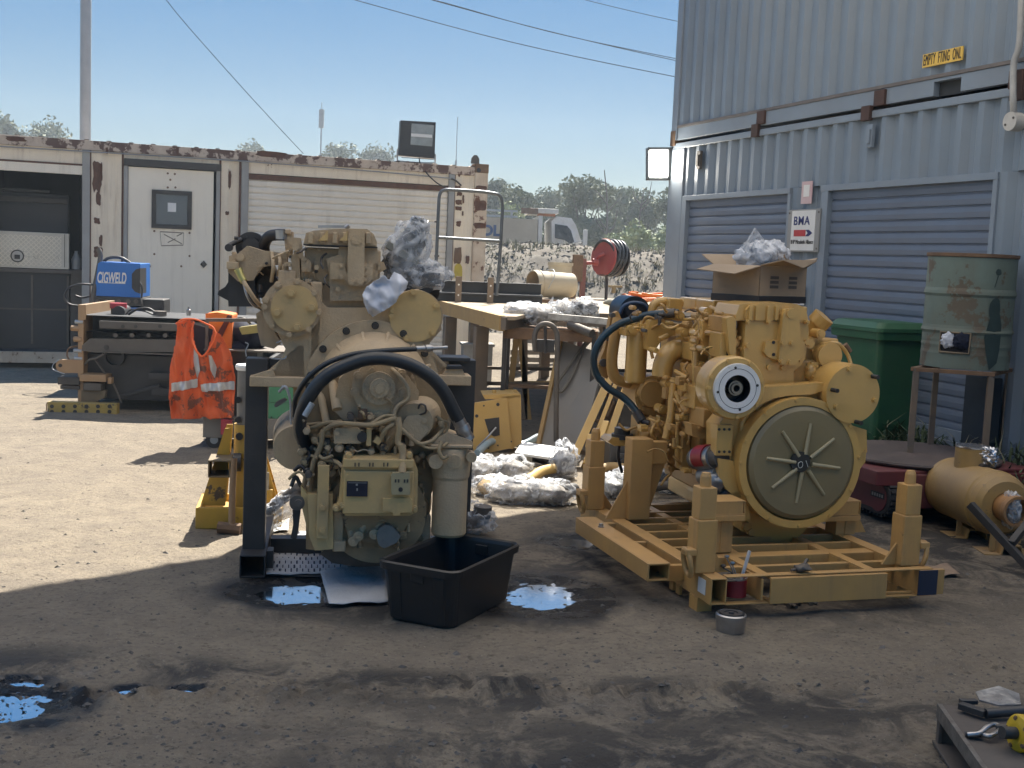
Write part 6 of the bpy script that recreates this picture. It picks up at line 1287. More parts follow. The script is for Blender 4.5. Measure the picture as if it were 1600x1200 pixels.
s3=sheet('absorbent_mat',[(470,856),(520,856),(504,836),(462,838)],m_mat,'small white absorbent mat corner furthest under the dusty engine','absorbent mat',seed=3,z=.02)
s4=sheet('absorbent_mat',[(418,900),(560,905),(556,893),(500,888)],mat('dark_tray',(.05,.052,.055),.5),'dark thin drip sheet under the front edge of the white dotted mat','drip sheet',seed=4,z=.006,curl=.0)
mb=MB(); fr=Fr((s1.location.x,s1.location.y,0),0); r=random.Random(4)
for j in range(6):
    for i in range(15):
        px=424+i*9+(j%2)*4; py=861+j*6.0
        if py>856+ (0 if px<498 else (px-498)*.75): 
            g=ground(px,py,.02); mb.cyl((g.x-fr.o.x,g.y-fr.o.y,.0),(g.x-fr.o.x,g.y-fr.o.y,.0265+.004*r.random()),.0032*r.uniform(.6,1.5),6)
part('printed_dot',mb,mat('dot_blue_grey',(.10,.11,.15),.9),s1,None,0,'stuff')
sheet('shop_rag',[(1128,884),(1212,878),(1180,853),(1120,858)],mat('pink_rag',(.42,.33,.32),.95,0,(.5,.48,.46),.7,7,.4,40),'crumpled pinkish white rag on the ground inside the yellow skid','rag',z=.012,curl=.06,seed=5)
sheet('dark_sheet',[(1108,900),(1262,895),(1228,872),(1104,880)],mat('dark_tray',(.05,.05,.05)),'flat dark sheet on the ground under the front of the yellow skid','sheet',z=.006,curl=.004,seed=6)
sheet('cardboard_scrap',[(1440,907),(1500,903),(1480,886),(1435,890)],mat('cardboard_scrap',(.28,.2,.14),.9),'torn brown cardboard scrap behind the right front corner of the skid','cardboard',z=.01,curl=.03,seed=7)
sheet('plastic_sheet',[(402,838),(450,832),(452,818),(425,812)],m_white,'white plastic sheet scrap on the ground behind the left post of the stand','plastic sheet',z=.01,curl=.07,seed=8)
# ---- small things near the skid ----
fr=gfr(1141,985,0); e=thing('oil_cup','grey metal cap with a black ribbed centre standing on the dirt before the skid','cap',fr)
mb=MB(); mb.lathe((0,0,0),(0,0,1),[(0,0),(0,.058),(.055,.064),(.07,.064),(.075,.058),(.06,.05),(.055,0)],28); part('cup_body',mb,m_steel,e,None,0)
mb=MB(); mb.lathe((0,0,.06),(0,0,1),[(0,.05),(.018,.048),(.018,.03),(.012,.028),(.012,.012),(.02,.01),(.02,0)],28); part('ribbed_centre',mb,m_black,e,None,0)
fr=Fr(tuple(SK.m@Vector((.165,.10,0))),0); fr=Fr((fr.o.x,fr.o.y,.075),0); e=thing('red_tin','red tin of small tools standing in the front left bay of the skid','tin',fr)
mb=MB(); mb.lathe((0,0,0),(0,0,1),[(0,0),(0,.052),(.075,.052),(.078,.05),(.074,.047),(.03,.047),(.03,0)],28); part('tin_body',mb,mat('tin_red',(.30,.02,.03),.4),e,None,0)
mb=MB(); mb.lathe((0,0,.076),(0,0,1),[(0,.053),(.008,.053),(.008,.048)],28); part('tin_rim',mb,m_steel,e,None,0)
for i,(a,b,h,m_) in enumerate(((-.02,.01,.16,m_steel),(.0,-.02,.14,m_steel),(-.035,.0,.12,m_dsteel))):
    mb=MB(); mb.tube([(a,b,.03),(a*.3,b,.09),(a-.02,b,h)],.0035,6,3); mb.lathe((a-.02,b,h),(0,.3,1),[(0,.004),(.005,.012),(.012,.012),(.016,.004)],12)
    part('small_tool',mb,m_,e,None,0)
mb=MB(); mb.cyl((.02,0,.04),(.055,.0,.20),.0075,10); part('screwdriver',mb,mat('white_handle',(.6,.6,.6),.3),e,None,.002)
for i,(px,py,lb) in enumerate(((1216,938,'leftmost oily bolt and bracket on the dirt under the skid front beam'),(1240,943,'crossed oily bolts on the dirt under the skid front beam'),(1266,938,'rightmost oily steel fitting under the skid front beam'))):
    fr=gfr(px,py+6,i*40); mb=MB(); mb.cyl((-.04,0,.014),(.04,.01,.016),.011,8); mb.cyl((.04,.01,.016),(.052,.012,.016),.02,6); mb.cyl((-.02,-.03,.012),(.0,.04,.014),.009,8)
    one('bolt_fitting',mb,m_dsteel,fr,lb,'bolt',.001,'loose oily fittings')
fr=Fr(tuple(SK.m@Vector((.45,.03,0))),17); fr.o.z=.187; fr=Fr(tuple(fr.o),17); mb=MB(); mb.blob((0,0,.018),(.04,.03,.02),.5,3,2,4); mb.cyl((-.06,-.01,.012),(-.02,0,.014),.007,8); mb.bar((.01,0,.03),(.03,.01,.055),.012,.01)
one('clamp',mb,m_dsteel,fr,'small grey clamp resting on the top flange of the skid front beam','clamp',.001)
# ---- wrapped parts beside the stand ----
fr=gfr(438,832,20); e=thing('wrapped_fittings','plastic wrapped dirty hose fittings leaning beside the left post of the black stand','parts',fr)
mb=MB(); mb.tube([(-.12,0,.06),(-.04,0,.14),(.06,0,.22)],.028,10,3); mb.blob((.1,0,.22),(.06,.05,.05),.2,2,2,3); part('hose_fittings',mb,m_dsteel,e,None,0)
mb=MB(); mb.blob((-.01,0,.12),(.15,.07,.07),.35,1.8,3,7,(0,-38,0),ridge=True); part('wrapping',mb,m_bag,e,None,0)
fr=gfr(738,832,-40); e=thing('wrapped_pipe','plastic wrapped grey pipe elbow on the dirt right of the filter canister','pipe',fr)
mb=MB(); mb.tube([(-.1,0,.06),(0,0,.07),(.06,.0,.1),(.07,0,.16)],.05,14,4); part('pipe_elbow',mb,m_dsteel,e,None,0)
mb=MB(); mb.blob((0,0,.085),(.15,.08,.09),.3,1.8,3,2,ridge=True); part('wrapping',mb,m_bag,e,None,0)
# ---- jack stand + hammer ----
JF=Fr(at(372,820,6.42),10); JF=Fr((JF.o.x,6.42,0),10); J=PX(JF); m_jk=mat('jack_yellow',(.55,.33,.035),.5,0,(.42,.25,.04),.6,5,.1,50,dust=(.25,.18,.1),damt=.25,spots=(.07,.05,.035),sthr=.60,sscale=9)
e=thing('jack_stand','worn yellow axle stand with a raised grey ratchet tube behind the left engine post','jack stand',JF)
zz=J.v(372,788,-.18).z
mb=MB(); a=J.v(305,828,-.2).x; b=J.v(440,828,-.2).x; mb.box(a,b,-.2,-.17,.0,.115); mb.box(a,a+.03,-.17,.2,.0,.115); mb.box(b-.03,b,-.17,.2,.0,.115); mb.box(a,b,.17,.2,0,.115); mb.box(a+.03,b-.03,-.17,.17,.06,.075); part('base',mb,m_jk,e,None,.006)
for px0,px1,pt0,pt1 in((313,352,352,362),(436,398,402,398)):
    mb=MB(); P_=[J.v(px0,790,-.08),J.v(px1,790,-.08),J.v(pt1,668,-.05),J.v(pt0,668,-.05)]
    mb.prism([(p.x,p.z) for p in P_],-.08,-.07); mb.prism([(p.x,p.z) for p in P_],.07,.08); part('side_leg',mb,m_jk,e,None,.004)
p=J.v(387,700,0); mb=MB(); mb.ring((p.x,0,.08),(p.x,0,J.v(387,662,0).z),.075,.075,28); part('outer_tube',mb,m_jk,e,None,.006)
mb=MB(); J.box(mb,398,765,425,805,-.11,-.08); lp=part('label_panel',mb,m_jk,e,None,.004); mb=MB(); J.box(mb,402,738,420,766,-.112,-.106); part('paper_label',mb,mat('worn_label',(.5,.45,.36),.8,0,(.25,.22,.17),.7,30),e,None,0)
mb=MB(); mb.ring((p.x,0,.3),(p.x,0,J.v(387,578,0).z),.062,.062,28); it=part('inner_tube',mb,mat('grey_worn',(.16,.165,.17),.45,.4,(.1,.1,.1),.6,8,dust=(.3,.25,.18),damt=.3),e,None,.004)
mb=MB(); mb.lathe((p.x,0,J.v(387,578,0).z),(0,0,1),[(0,.03),(.0,.07),(.018,.075),(.03,.07),(.03,0)],24); part('saddle_cap',mb,m_white,it,None,.003)
mb=MB()
for py in(625,656): q=J.v(372,py,-.06); mb.cyl((q.x,-.062,q.z),(q.x,-.045,q.z),.017,16)
q=J.v(374,682,-.07); mb.cyl((q.x,-.078,q.z),(q.x,-.05,q.z),.02,16); part('pin_hole',mb,m_black,e,None,0)
mb=MB(); a=J.v(328,713,-.14);b=J.v(362,740,-.14); hollow(mb,a.x,b.x,-.26,-.06,b.z,a.z,.008); part('square_socket',mb,mat('worn_tan_steel',(.22,.17,.1),.6,.2,(.14,.1,.06),.6,8),e,None,.002)
mb=MB(); q=J.v(362,722,-.1); mb.cyl((q.x+.01,-.1,q.z),(q.x+.05,-.1,q.z),.05,20); part('lock_collar',mb,m_blackmetal,e,None,.006)
HF=Fr(at(362,834,6.1),0); HF=Fr((HF.o.x,6.1,0),0); Hh=PX(HF); e=thing('sledge_hammer','sledge hammer with wooden handle standing head down against the axle stand','hammer',HF)
mb=MB(); mb.tube([Hh.v(362,822,.0),Hh.v(363,770,.03),Hh.v(366,716,.06)],.019,12,3,r1=.016); part('handle',mb,mat('hickory',(.30,.19,.10),.55,0,(.22,.13,.065),.6,4,dust=(.25,.2,.14),damt=.2),e,None,.002)
mb=MB(); q=Hh.v(360,828,0); mb.ring((q.x-.065,0,.035),(q.x+.055,0,.03),.032,.032,8,smooth=False); part('hammer_head',mb,m_rust,e,None,.004)
# ---- tool trolley with vest, bag ----
CF=Fr(at(390,700,8.75),6); CF=Fr((CF.o.x,8.75,0),6); K=PX(CF); e=thing('tool_trolley','grey and green wheeled tool trolley behind the axle stand','trolley',CF)
mb=MB(); a=K.v(318,600,0);b=K.v(470,678,0); mb.box(a.x,b.x,0,.55,K.v(330,684,0).z,K.v(330,652,0).z); part('lower_tray',mb,mat('trolley_grey',(.16,.16,.155),.5,.3,dust=(.3,.25,.18),damt=.35),e,None,.006)
mb=MB(); K.box(mb,405,598,470,664,.02,.5); gb_=part('green_drawer',mb,mat('trolley_green',(.03,.20,.10),.4,0,(.025,.15,.08),.5,4,dust=(.25,.25,.18),damt=.15),e,None,.008)
mb=MB(); K.box(mb,405,628,470,630,.015,.02); 
for px in(418,424,436,448): K.disc(mb,px,652,1.2,.014,.02,n=8)
part('drawer_line',mb,m_black,gb_,None,0)
mb=MB(); K.box(mb,330,548,400,660,.1,.5); part('drawer_body',mb,mat('trolley_dark',(.03,.033,.04),.5),e,None,.008)
mb=MB(); K.box(mb,318,545,470,553,.0,.55); part('top_tray',mb,m_dsteel,e,None,.006)
mb=MB(); K.box(mb,345,655,362,680,-.05,.05); part('red_vice',mb,mat('vice_red',(.35,.03,.05),.4),e,None,.006)
for px,yy in((335,.05),(335,.5),(450,.05),(450,.5)):
    q=K.v(px,692,yy); mb=MB(); mb.cyl((q.x,yy-.018,.062),(q.x,yy+.018,.062),.062,24); w_=part('wheel',mb,m_black,e,None,.006); mb=MB(); mb.cyl((q.x,yy-.022,.062),(q.x,yy+.022,.062),.03,16); mb.box(q.x-.03,q.x+.03,yy-.03,yy+.03,.12,.15); part('hub',mb,m_galv,w_,None,.002)
for px in(322,466):
    mb=MB(); q=K.v(px,600,.02); mb.box(q.x-.012,q.x+.012,.01,.035,K.v(px,680,.02).z,K.v(px,500,.02).z); part('upright',mb,m_dsteel,e,None,.002)
mb=MB(); q0=K.v(322,500,.02);q1=K.v(466,500,.02); mb.bar(q0,q1,.025,.025); part('hanging_rail',mb,m_dsteel,e,None,.002)
m_or=mat('hi_vis_orange',(.62,.10,.025),.8,0,(.50,.11,.045),.6,5,.3,40,spots=(.16,.06,.04),sthr=.56,sscale=7)
m_ref=mat('reflective_tape',(.48,.49,.50),.35,.3,(.36,.37,.38),.6,12)
VEST=[(266,655),(264,600),(267,560),(272,545),(275,520),(276,505),(288,499),(303,499),(300,512),(301,530),(308,548),(315,556),(324,548),(330,530),(333,514),(344,522),(356,540),(362,556),(367,590),(366,620),(366,652),(350,654),(328,656),(318,652),(310,656),(290,655)]
v=cloth(CF,VEST,-.06,.075,11,m_or,'safety_vest','soiled orange high visibility vest with silver tape hanging on the tool trolley','vest',res=46,th=.006,fold=(14,3))
def onv(name,poly,m,dy=-.035): 
    return cloth(CF,poly,-.06+dy,.075,11,m,name,'','',res=26,th=.003,parent=v,fold=(14,3))
for poly in([(268,598),(308,592),(308,606),(268,612)],[(313,600),(366,596),(366,610),(314,613)],[(301,543),(308,553),(312,580),(307,592),(302,560)],[(326,555),(331,556),(337,575),(335,592),(328,580)]):
    o=onv('reflective_tape',poly,m_ref,-.012)
mb=MB(); K.tube(mb,[(275,506,-.05),(286,499,-.07),(305,499,-.08),(320,505,-.08),(333,512,-.08),(336,525,-.09),(327,545,-.09),(316,557,-.09),(306,547,-.09),(300,530,-.08),(300,515,-.08),(303,503,-.08)],1.6,n=6); mb.x=Matrix.Identity(4); part('neck_binding',mb,mat('binding_orange',(.85,.16,.05),.8),v,None,0)
mb=MB(); K.poly(mb,[(300,505),(333,515),(332,530),(325,548),(316,557),(306,548),(300,530)],.02,.03); part('dark_lining',mb,mat('dark_cloth',(.02,.02,.03),.9),v,None,0)
e=thing('orange_bag','orange tool bag with a brown strap on the trolley behind the vest','bag',CF)
mb=MB(); K.poly(mb,[(321,490),(340,488),(363,492),(362,545),(335,545),(322,520)],.1,.4); bg_=part('bag_body',mb,mat('bag_orange',(.75,.19,.03),.7,0,(.6,.15,.03),.5,6,.3,40),e,None,.02)
mb=MB(); K.poly(mb,[(356,492),(362,494),(346,528),(338,524)],.085,.1); part('strap',mb,mat('strap_brown',(.12,.03,.025),.8),bg_,None,.003)
mb=MB(); mb.blob(K.v(385,525,.25),(.16,.14,.12),.25,1.6,3,2); mb.blob(K.v(372,545,.2),(.1,.1,.07),.25,1.6,3,5); one('dark_jacket',mb,mat('navy_cloth',(.012,.016,.035),.85,bump=.3,bscale=20),CF,'crumpled dark navy jacket heaped on the trolley right of the orange bag','jacket',0)
mb=MB(); K.poly(mb,[(373,512),(402,508),(404,520),(378,523)],.0,.12); one('brass_plate',mb,mat('olive_plate',(.32,.26,.08),.5),CF,'small dull olive yellow plate lying on the dark jacket','plate',.004)
mb=MB(); K.tube(mb,[(360,503,.1),(375,497,.08),(385,500,.05),(392,506,.05)],2.2); one('bent_pipe',mb,m_dsteel,CF,'small bent steel pipe on top of the dark jacket','pipe',0)
# ---- black road machine at the left ----
MF=Fr(at(240,640,10.5),4); MF=Fr((MF.o.x,10.5,0),4); M_=PX(MF); e=thing('road_machine','black and tan heavy machine with a yellow perforated step standing before the cream container','machine',MF)
m_mk=mat('machine_black',(.016,.018,.022),.45,0,(.03,.03,.032),.6,3,.1,40,dust=(.10,.09,.08),damt=.1)
m_mg=mat('machine_grey',(.09,.085,.08),.5,.2,(.055,.052,.05),.6,4,.1,40,dust=(.2,.17,.13),damt=.35)
m_mt=mat('machine_tan',(.36,.22,.11),.5,0,(.28,.17,.09),.6,4,.1,40,dust=(.3,.23,.15),damt=.3)
def G(name,mb,m,par=None,bv=.005): return part(name,mb,m,par or e,None,bv)
mb=MB(); M_.box(mb,131,552,420,632,.1,1.1); M_.box(mb,128,493,420,552,.25,1.1); body=G('chassis',mb,m_mk,None,.01)
mb=MB(); M_.box(mb,128,492,420,503,-.02,.9); G('top_plate',mb,m_mk)
mb=MB(); M_.box(mb,155,501,285,518,-.06,.2); M_.box(mb,285,503,420,516,-.03,.2); bm_=G('upper_beam',mb,m_mg)
mb=MB()
for px in(192,212,250): M_.disc(mb,px,510,3,-.064,-.05)
G('beam_hole',mb,m_black,bm_,0)
mb=MB(); M_.box(mb,128,518,420,529,.02,.25); G('recess',mb,m_mk)
for px in(180,206,232,258): 
    mb=MB(); M_.disc(mb,px,524,4,-.03,.05,n=6); G('beam_bolt',mb,m_dsteel,None,.002)
mb=MB(); M_.poly(mb,[(128,540),(140,529),(290,531),(290,550),(150,551),(128,548)],-.05,.2); mb2=G('lower_beam',mb,m_mg); mb=MB(); M_.disc(mb,166,543,4,-.055,-.04); G('beam_hole',mb,m_black,mb2,0)
mb=MB(); M_.box(mb,160,551,290,554,-.08,.15); M_.tube(mb,[(132,570,.0),(140,562,-.05),(150,560,-.08),(162,553,-.08)],1.8,n=8); G('pipe_run',mb,m_mg,None,0)
mb=MB(); M_.ringd(mb,178,558,16,13,.04,.1,n=28); G('round_port',mb,m_mk,None,0)
mb=MB(); M_.tube(mb,[(149,562,.04),(165,585,.02),(177,600,.0),(190,630,.0)],1.6,n=6); G('guy_cable',mb,m_dsteel,None,0)
mb=MB(); M_.box(mb,232,582,420,600,-.02,.2); mb.bar(M_.v(180,622,.05),M_.v(250,602,.05),.03,.03); M_.box(mb,236,606,300,620,.04,.15); G('lower_pipe',mb,m_mk,None,.008)
mb=MB(); M_.box(mb,122,476,130,628,-.03,1.0); M_.box(mb,130,476,134,500,-.03,.0); ep=G('end_plate',mb,m_mt)
for px,py,r in((121,503,3),(115,513,4),(119,530,4),(119,548,3),(120,560,3)):
    mb=MB(); q=M_.v(px,py,-.02); mb.cyl((q.x-.02,q.y,q.z),(q.x+.05,q.y,q.z),r*.006,8); G('side_bolt',mb,m_mt if r>3 else m_galv,ep,.001)
mb=MB(); P_=[(122,562),(98,562)]+[(97+10*math.cos(R_(a))*1,572-10*math.sin(R_(a))) for a in range(100,261,20)]+[(98,583),(122,583)]; M_.poly(mb,P_,-.03,.02); tb=G('lifting_tab',mb,m_mt)
mb=MB(); M_.disc(mb,94,571,3,-.034,-.02); G('tab_hole',mb,m_black,tb,0)
mb=MB(); M_.tube(mb,[(92,562,-.04),(84,568,-.04),(82,576,-.05),(92,581,-.05),(101,584,-.05)],.8,n=6); G('retaining_clip',mb,m_galv,tb,0)
mb=MB(); M_.box(mb,90,589,124,602,-.06,.1); M_.box(mb,94,602,124,609,-.05,.1); G('hitch_box',mb,m_blackmetal)
mb=MB(); M_.box(mb,124,585,165,597,-.1,.1); M_.box(mb,168,590,174,600,-.08,.0); G('hinge_cover',mb,m_mt)
mb=MB(); M_.box(mb,130,598,158,611,-.08,.05); G('roller',mb,m_mg,None,.01)
mb=MB(); M_.poly(mb,[(127,610),(165,610),(163,622),(152,626),(152,632),(127,632)],-.04,.03); G('step_bracket',mb,mat('tan_worn',(.17,.13,.08),.6))
mb=MB(); M_.box(mb,74,628,182,659,-.16,-.06); stp=G('perforated_step',mb,mat('step_yellow',(.42,.30,.06),.6,0,(.3,.22,.06),.6,6,.2,40,spots=(.08,.06,.04),sthr=.58,sscale=8,dust=(.3,.24,.15),damt=.3))
mb=MB()
for i in range(6):
    for j in range(3): M_.disc(mb,81+i*18,635+j*8.3,3.1,-.165,-.155,n=14)
G('tread_hole',mb,m_black,stp,0)
mb=MB(); M_.tube(mb,[(76,628,-.1),(73,632,-.1),(73,652,-.1),(75,656,-.1)],1,n=6); G('step_loop',mb,m_mt,stp,0)
mb=MB(); M_.disc(mb,185,488,10,.2,.45); q=M_.v(185,482,.3); mb.cyl((q.x,.3,M_.v(185,493,.3).z),(q.x,.3,q.z),.065,24); rcb=G('filler_neck',mb,m_mk)
mb=MB(); mb.cyl((q.x,.3,q.z+.002),(q.x,.3,q.z+.05),.075,24); G('red_cap',mb,mat('cap_red',(.45,.04,.06),.4),rcb)
mb=MB(); M_.tube(mb,[(200,492,.2),(215,483,.2),(232,482,.2),(245,490,.2)],1.8,n=8); M_.tube(mb,[(196,492,.2),(205,484,.22),(225,486,.2),(240,492,.2)],1.4,n=8); G('wiring',mb,m_black,None,0)
mb=MB(); q=M_.v(250,486,.2); mb.cyl((q.x,.2,M_.v(250,493,.2).z),(q.x,.2,q.z),.06,16); G('small_reservoir',mb,m_dsteel)
mb=MB(); q=M_.v(295,487,.1); mb.lathe((q.x,.1,M_.v(295,493,.1).z),(0,0,1),[(0,.02),(.05,.02),(.06,.01),(.08,.01),(.08,0)],12); G('grease_nipple',mb,m_steel,None,0)
mb=MB(); M_.tube(mb,[(122,540,.1),(108,544,.1),(105,556,.1),(112,566,.1),(122,572,.1)],1.4,n=8); G('side_cable',mb,m_rust,None,0)
# ---- blue welder on trolley ----
WL=Fr(at(182,560,12.2),6); WL=Fr((WL.o.x,12.2,0),6); Q_=PX(WL); e=thing('welding_machine','blue welding machine with white capitals standing on a black trolley behind the road machine','welder',WL)
m_wb=mat('welder_blue',(.02,.16,.52),.35,0,(.02,.14,.46),.5,3)
mb=MB(); Q_.poly(mb,[(153,412),(157,409),(219,412),(219,465),(147,462)],0,.5); wb=part('case',mb,m_wb,e,None,.012)
mb=MB(); Q_.poly(mb,[(219,419),(212,421),(206,428),(206,450),(211,456),(219,459)],-.006,.3); part('side_vent',mb,m_blackmetal,wb,None,.004)
mb=MB(); Q_.poly(mb,[(146,463),(220,466),(222,478),(146,476)],-.02,.5); part('front_panel',mb,m_blackmetal,e,None,.006)
mb=MB()
for px in(152,166,185,200,212): Q_.disc(mb,px,471,3.5,-.04,-.02,n=12)
part('socket',mb,m_dsteel,e,None,0)
mb=MB(); Q_.box(mb,147,478,220,500,.0,.5); part('lower_case',mb,m_wb,e,None,.01)
mb=MB(); Q_.tube(mb,[(160,411,.2),(168,404,.2),(180,402,.2),(192,404,.2),(203,411,.2)],2.6); part('carry_handle',mb,m_black,wb,None,0)
q=Q_.v(175,435,0); text('CIGWELD',.155,m_white,wb,(q.x+.0,-.004,q.z),shear=.15,fit=.29,bold=.004,name='lettering')
mb=MB(); a=Q_.v(155,441,0);b=Q_.v(196,443.5,0); mb.box(a.x,b.x,-.005,-.001,b.z,a.z); part('underline',mb,m_white,wb,None,0)
mb=MB(); Q_.box(mb,222,467,256,500,.05,.4); Q_.tube(mb,[(218,440,.0),(222,450,-.02),(221,466,-.02)],1.5,n=8); part('trolley_side',mb,m_blackmetal,e,None,.02)
mb=MB(); Q_.tube(mb,[(153,388,.1),(157,400,.1),(152,430,.05),(146,460,.0),(143,500,0)],4); part('trolley_upright',mb,m_dsteel,e,None,0)
mb=MB(); Q_.box(mb,140,498,250,506,-.05,.5); mb.box(Q_.v(145,505,0).x,Q_.v(150,505,0).x,0,.04,.02,Q_.v(150,505,0).z); mb.box(Q_.v(240,505,0).x,Q_.v(246,505,0).x,0,.04,.02,Q_.v(150,505,0).z); part('trolley_deck',mb,m_blackmetal,e,None,.004)
for pts in([(146,445,.0),(125,444,-.05),(108,450,-.05),(101,462,-.05),(106,474,-.05),(125,478,-.02),(140,474,0)],[(140,463,0),(128,465,-.02),(118,462,-.03)]):
    mb=MB(); Q_.tube(mb,pts,1.7,n=8); part('welding_cable',mb,m_black,e,None,0)
# ================= WORK TABLE AREA =================
m_ty=mat('tan_yellow_steel',(.42,.26,.08),.6,0,(.32,.2,.08),.6,5,.15,40,dust=(.35,.28,.18),damt=.35,spots=(.12,.07,.04),sthr=.66,sscale=7)
m_top=mat('dusty_table_top',(.33,.26,.18),.75,0,(.25,.19,.13),.6,3,.15,40,dust=(.4,.33,.24),damt=.5)
m_ts=mat('table_steel',(.13,.115,.10),.6,.3,(.19,.13,.09),.6,6,.2,40,dust=(.3,.24,.17),damt=.35)
ZT=1.064; a=ground(790,494,ZT); TB=Fr((a.x,a.y,0),14); T_=PX(TB)
e=thing('work_table','large steel work table with tan edge beam in the sun between the engines','table',TB)
LT=2.75; WT=2.6
mb=MB(); mb.prismz([(0,0),(.08,0),(.55,1.05),(WT,1.05),(WT,LT),(0,LT)],ZT-.03,ZT); part('table_top',mb,m_top,e,None,.004)
mb=MB(); mb.box(.75,WT+.3,LT+.01,5.3,ZT-.03,ZT-.001); part('table_extension',mb,m_top,e,None,.004)
mb=MB(); mb.box(-.05,-.002,-.0,LT,ZT-.115,ZT+.004); part('edge_beam',mb,m_ty,e,None,.004)
mb=MB(); mb.box(.55,WT,1.0,1.048,ZT-.12,ZT); part('edge_beam',mb,m_ts,e,None,.004)
mb=MB(); mb.bar((-.02,-.02,ZT-.055),(.52,1.02,ZT-.055),.04,.10); part('edge_beam',mb,m_ts,e,None,.004)
for x_,y_ in((-.03,.9),(-.03,2.3),(.8,5.1),(WT-.15,1.1),(WT-.15,5.1),(1.7,5.1)):
    mb=MB(); mb.box(x_,x_+.11,y_,y_+.11,0,ZT-.14); part('table_leg',mb,m_ts,e,None,.004)
for y_ in(1.0,2.4):
    mb=MB(); mb.box(.08,WT,y_,y_+.03,.42,.45); part('brace',mb,m_ts,e,None,.002)
for px in(716,766):
    q=TB.pl(px,465,2.4); q.y=2.4; mb=MB(); mb.box(q.x-.03,q.x+.03,q.y,q.y+.012,ZT-.02,ZT+.25); u_=part('flat_upright',mb,m_ts,e,None,.002)
    mb=MB()
    for zz in(.07,.17): mb.cyl((q.x,q.y-.004,ZT+zz),(q.x,q.y+.0,ZT+zz),.008,10)
    part('bolt_hole',mb,m_white,u_,None,0)
# beams lying on the table
mb=MB(); y_=2.62; x0=TB.pl(690,463,y_).x; x1=TB.pl(845,463,y_).x
mb.box(x0,x1,y_,y_+.01,ZT+.09,ZT+.20); mb.box(x0,x1,y_-.04,y_,ZT+.193,ZT+.20); mb.box(x0,x1,y_-.04,y_,ZT+.09,ZT+.097)
m_dbeam=mat('blue_black_beam',(.018,.024,.032),.5,0,(.03,.036,.045),.5,3)
one('steel_channel',mb,m_dbeam,TB,'upper dark steel channel lying behind the handrail frame on the work table','steel beam',.002)
mb=MB(); mb.box(x0-.1,x1,y_-.06,y_+.06,ZT+.002,ZT+.085); mb.box(x0-.1,x1,y_-.09,y_-.06,ZT+.07,ZT+.087)
one('steel_beam',mb,m_dbeam,TB,'lower thick steel beam lying along the back of the work table','steel beam',.003)
# inverted U hand rail
yh=y_-.2; mb=MB(); T_.tube(mb,[(678,468,yh),(682,400,yh),(685,330,yh),(687,305,yh),(694,297,yh),(712,297,yh),(745,299,yh),(770,302,yh),(781,306,yh),(785,318,yh),(784,350,yh),(781,400,yh),(778,440,yh),(776,462,yh)],2.6,n=12,sub=5); m_hoop=mat('hoop_steel',(.13,.145,.16),.35,.5,(.09,.1,.11),.5,6); r_=part('hoop',mb,m_hoop,None,None,0); r_.name='handrail_frame'; tag(r_,'tall grey tubular handrail hoop standing on the far end of the work table','handrail',None,None,TB)
mb=MB(); T_.tube(mb,[(684,371,yh),(783,377,yh)],2.4,sub=1,n=12); part('mid_rail',mb,m_hoop,r_,None,0)
for py in(346,400):
    mb=MB(); T_.tube(mb,[(679,py,yh),(686,py,yh)],1.6,sub=1,n=8); part('peg',mb,m_dsteel,r_,None,0)
# bucket on its side
m_bk=mat('cream_bucket',(.50,.44,.32),.55,0,(.42,.36,.26),.6,5,.1,40,dust=(.42,.35,.25),damt=.4,spots=(.2,.15,.1),sthr=.66,sscale=9)
q=TB.pl(838,467,ZT,'z'); BF=Fr(tuple(TB.m@Vector((q.x,q.y,0))),30); e=thing('bucket','dirty cream plastic bucket lying on its side on the work table','bucket',BF)
dd=BF.o.y; bb=Fr(BF.o,BF.rot); rB=.155; mb=MB(); L=.52
mb.lathe((-.06,0,ZT+rB+.01),(1,0,.0),[(0,rB*.93),(0,rB),(.03,rB*1.03),(.05,rB*1.03),(.05,rB*.99),(.07,rB*.99),(.07,rB*1.03),(.09,rB*1.03),(.09,rB*.98),(L,rB*.88),(L,0)],36); bk=part('bucket_body',mb,m_bk,e,None,.0)
mb=MB(); mb.lathe((-.055,0,ZT+rB+.01),(1,0,0),[(0,rB*.94),(.4,rB*.86),(.42,0)],36); part('bucket_inside',mb,mat('bucket_inside_m',(.36,.27,.17),.8,0,(.25,.18,.11),.6,6),bk,None,0)
mb=MB(); mb.tube([(.05,-.165,ZT+.12),(.12,-.17,ZT+.26),(.16,-.08,ZT+.335),(.16,.05,ZT+.33)],.004,6,4); part('handle_wire',mb,m_galv,bk,None,0)
q=TB.pl(874,452,4.6); y_=4.3; z0=ZT; BF=Fr(tuple(TB.m@Vector((q.x,q.y,0))),0); mb=MB(); mb.lathe((0,0,ZT),(0,0,1),[(0,0),(0,.125),(.38,.14),(.385,.15),(.42,.15),(.42,.13),(.1,.12),(.1,0)],32)
one('bucket',mb,m_bk,BF,'upright grimy cream bucket standing behind the bucket that lies on its side','bucket',0)
q=TB.pl(880,462,y_); mb=MB(); mb.box(q.x-.0,q.x+.13,y_-.02,y_+.06,ZT,ZT+.24)
q=TB.pl(847,463,ZT,'z'); mb=MB(); mb.box(q.x-.0,q.x+.085,q.y-.25,q.y-.2,ZT,ZT+.12); mb.box(q.x-.1,q.x+.01,q.y-.26,q.y-.18,ZT,ZT+.04); one('metal_block',mb,m_dsteel,TB,'small grey metal block standing against the lying bucket','block',.003)
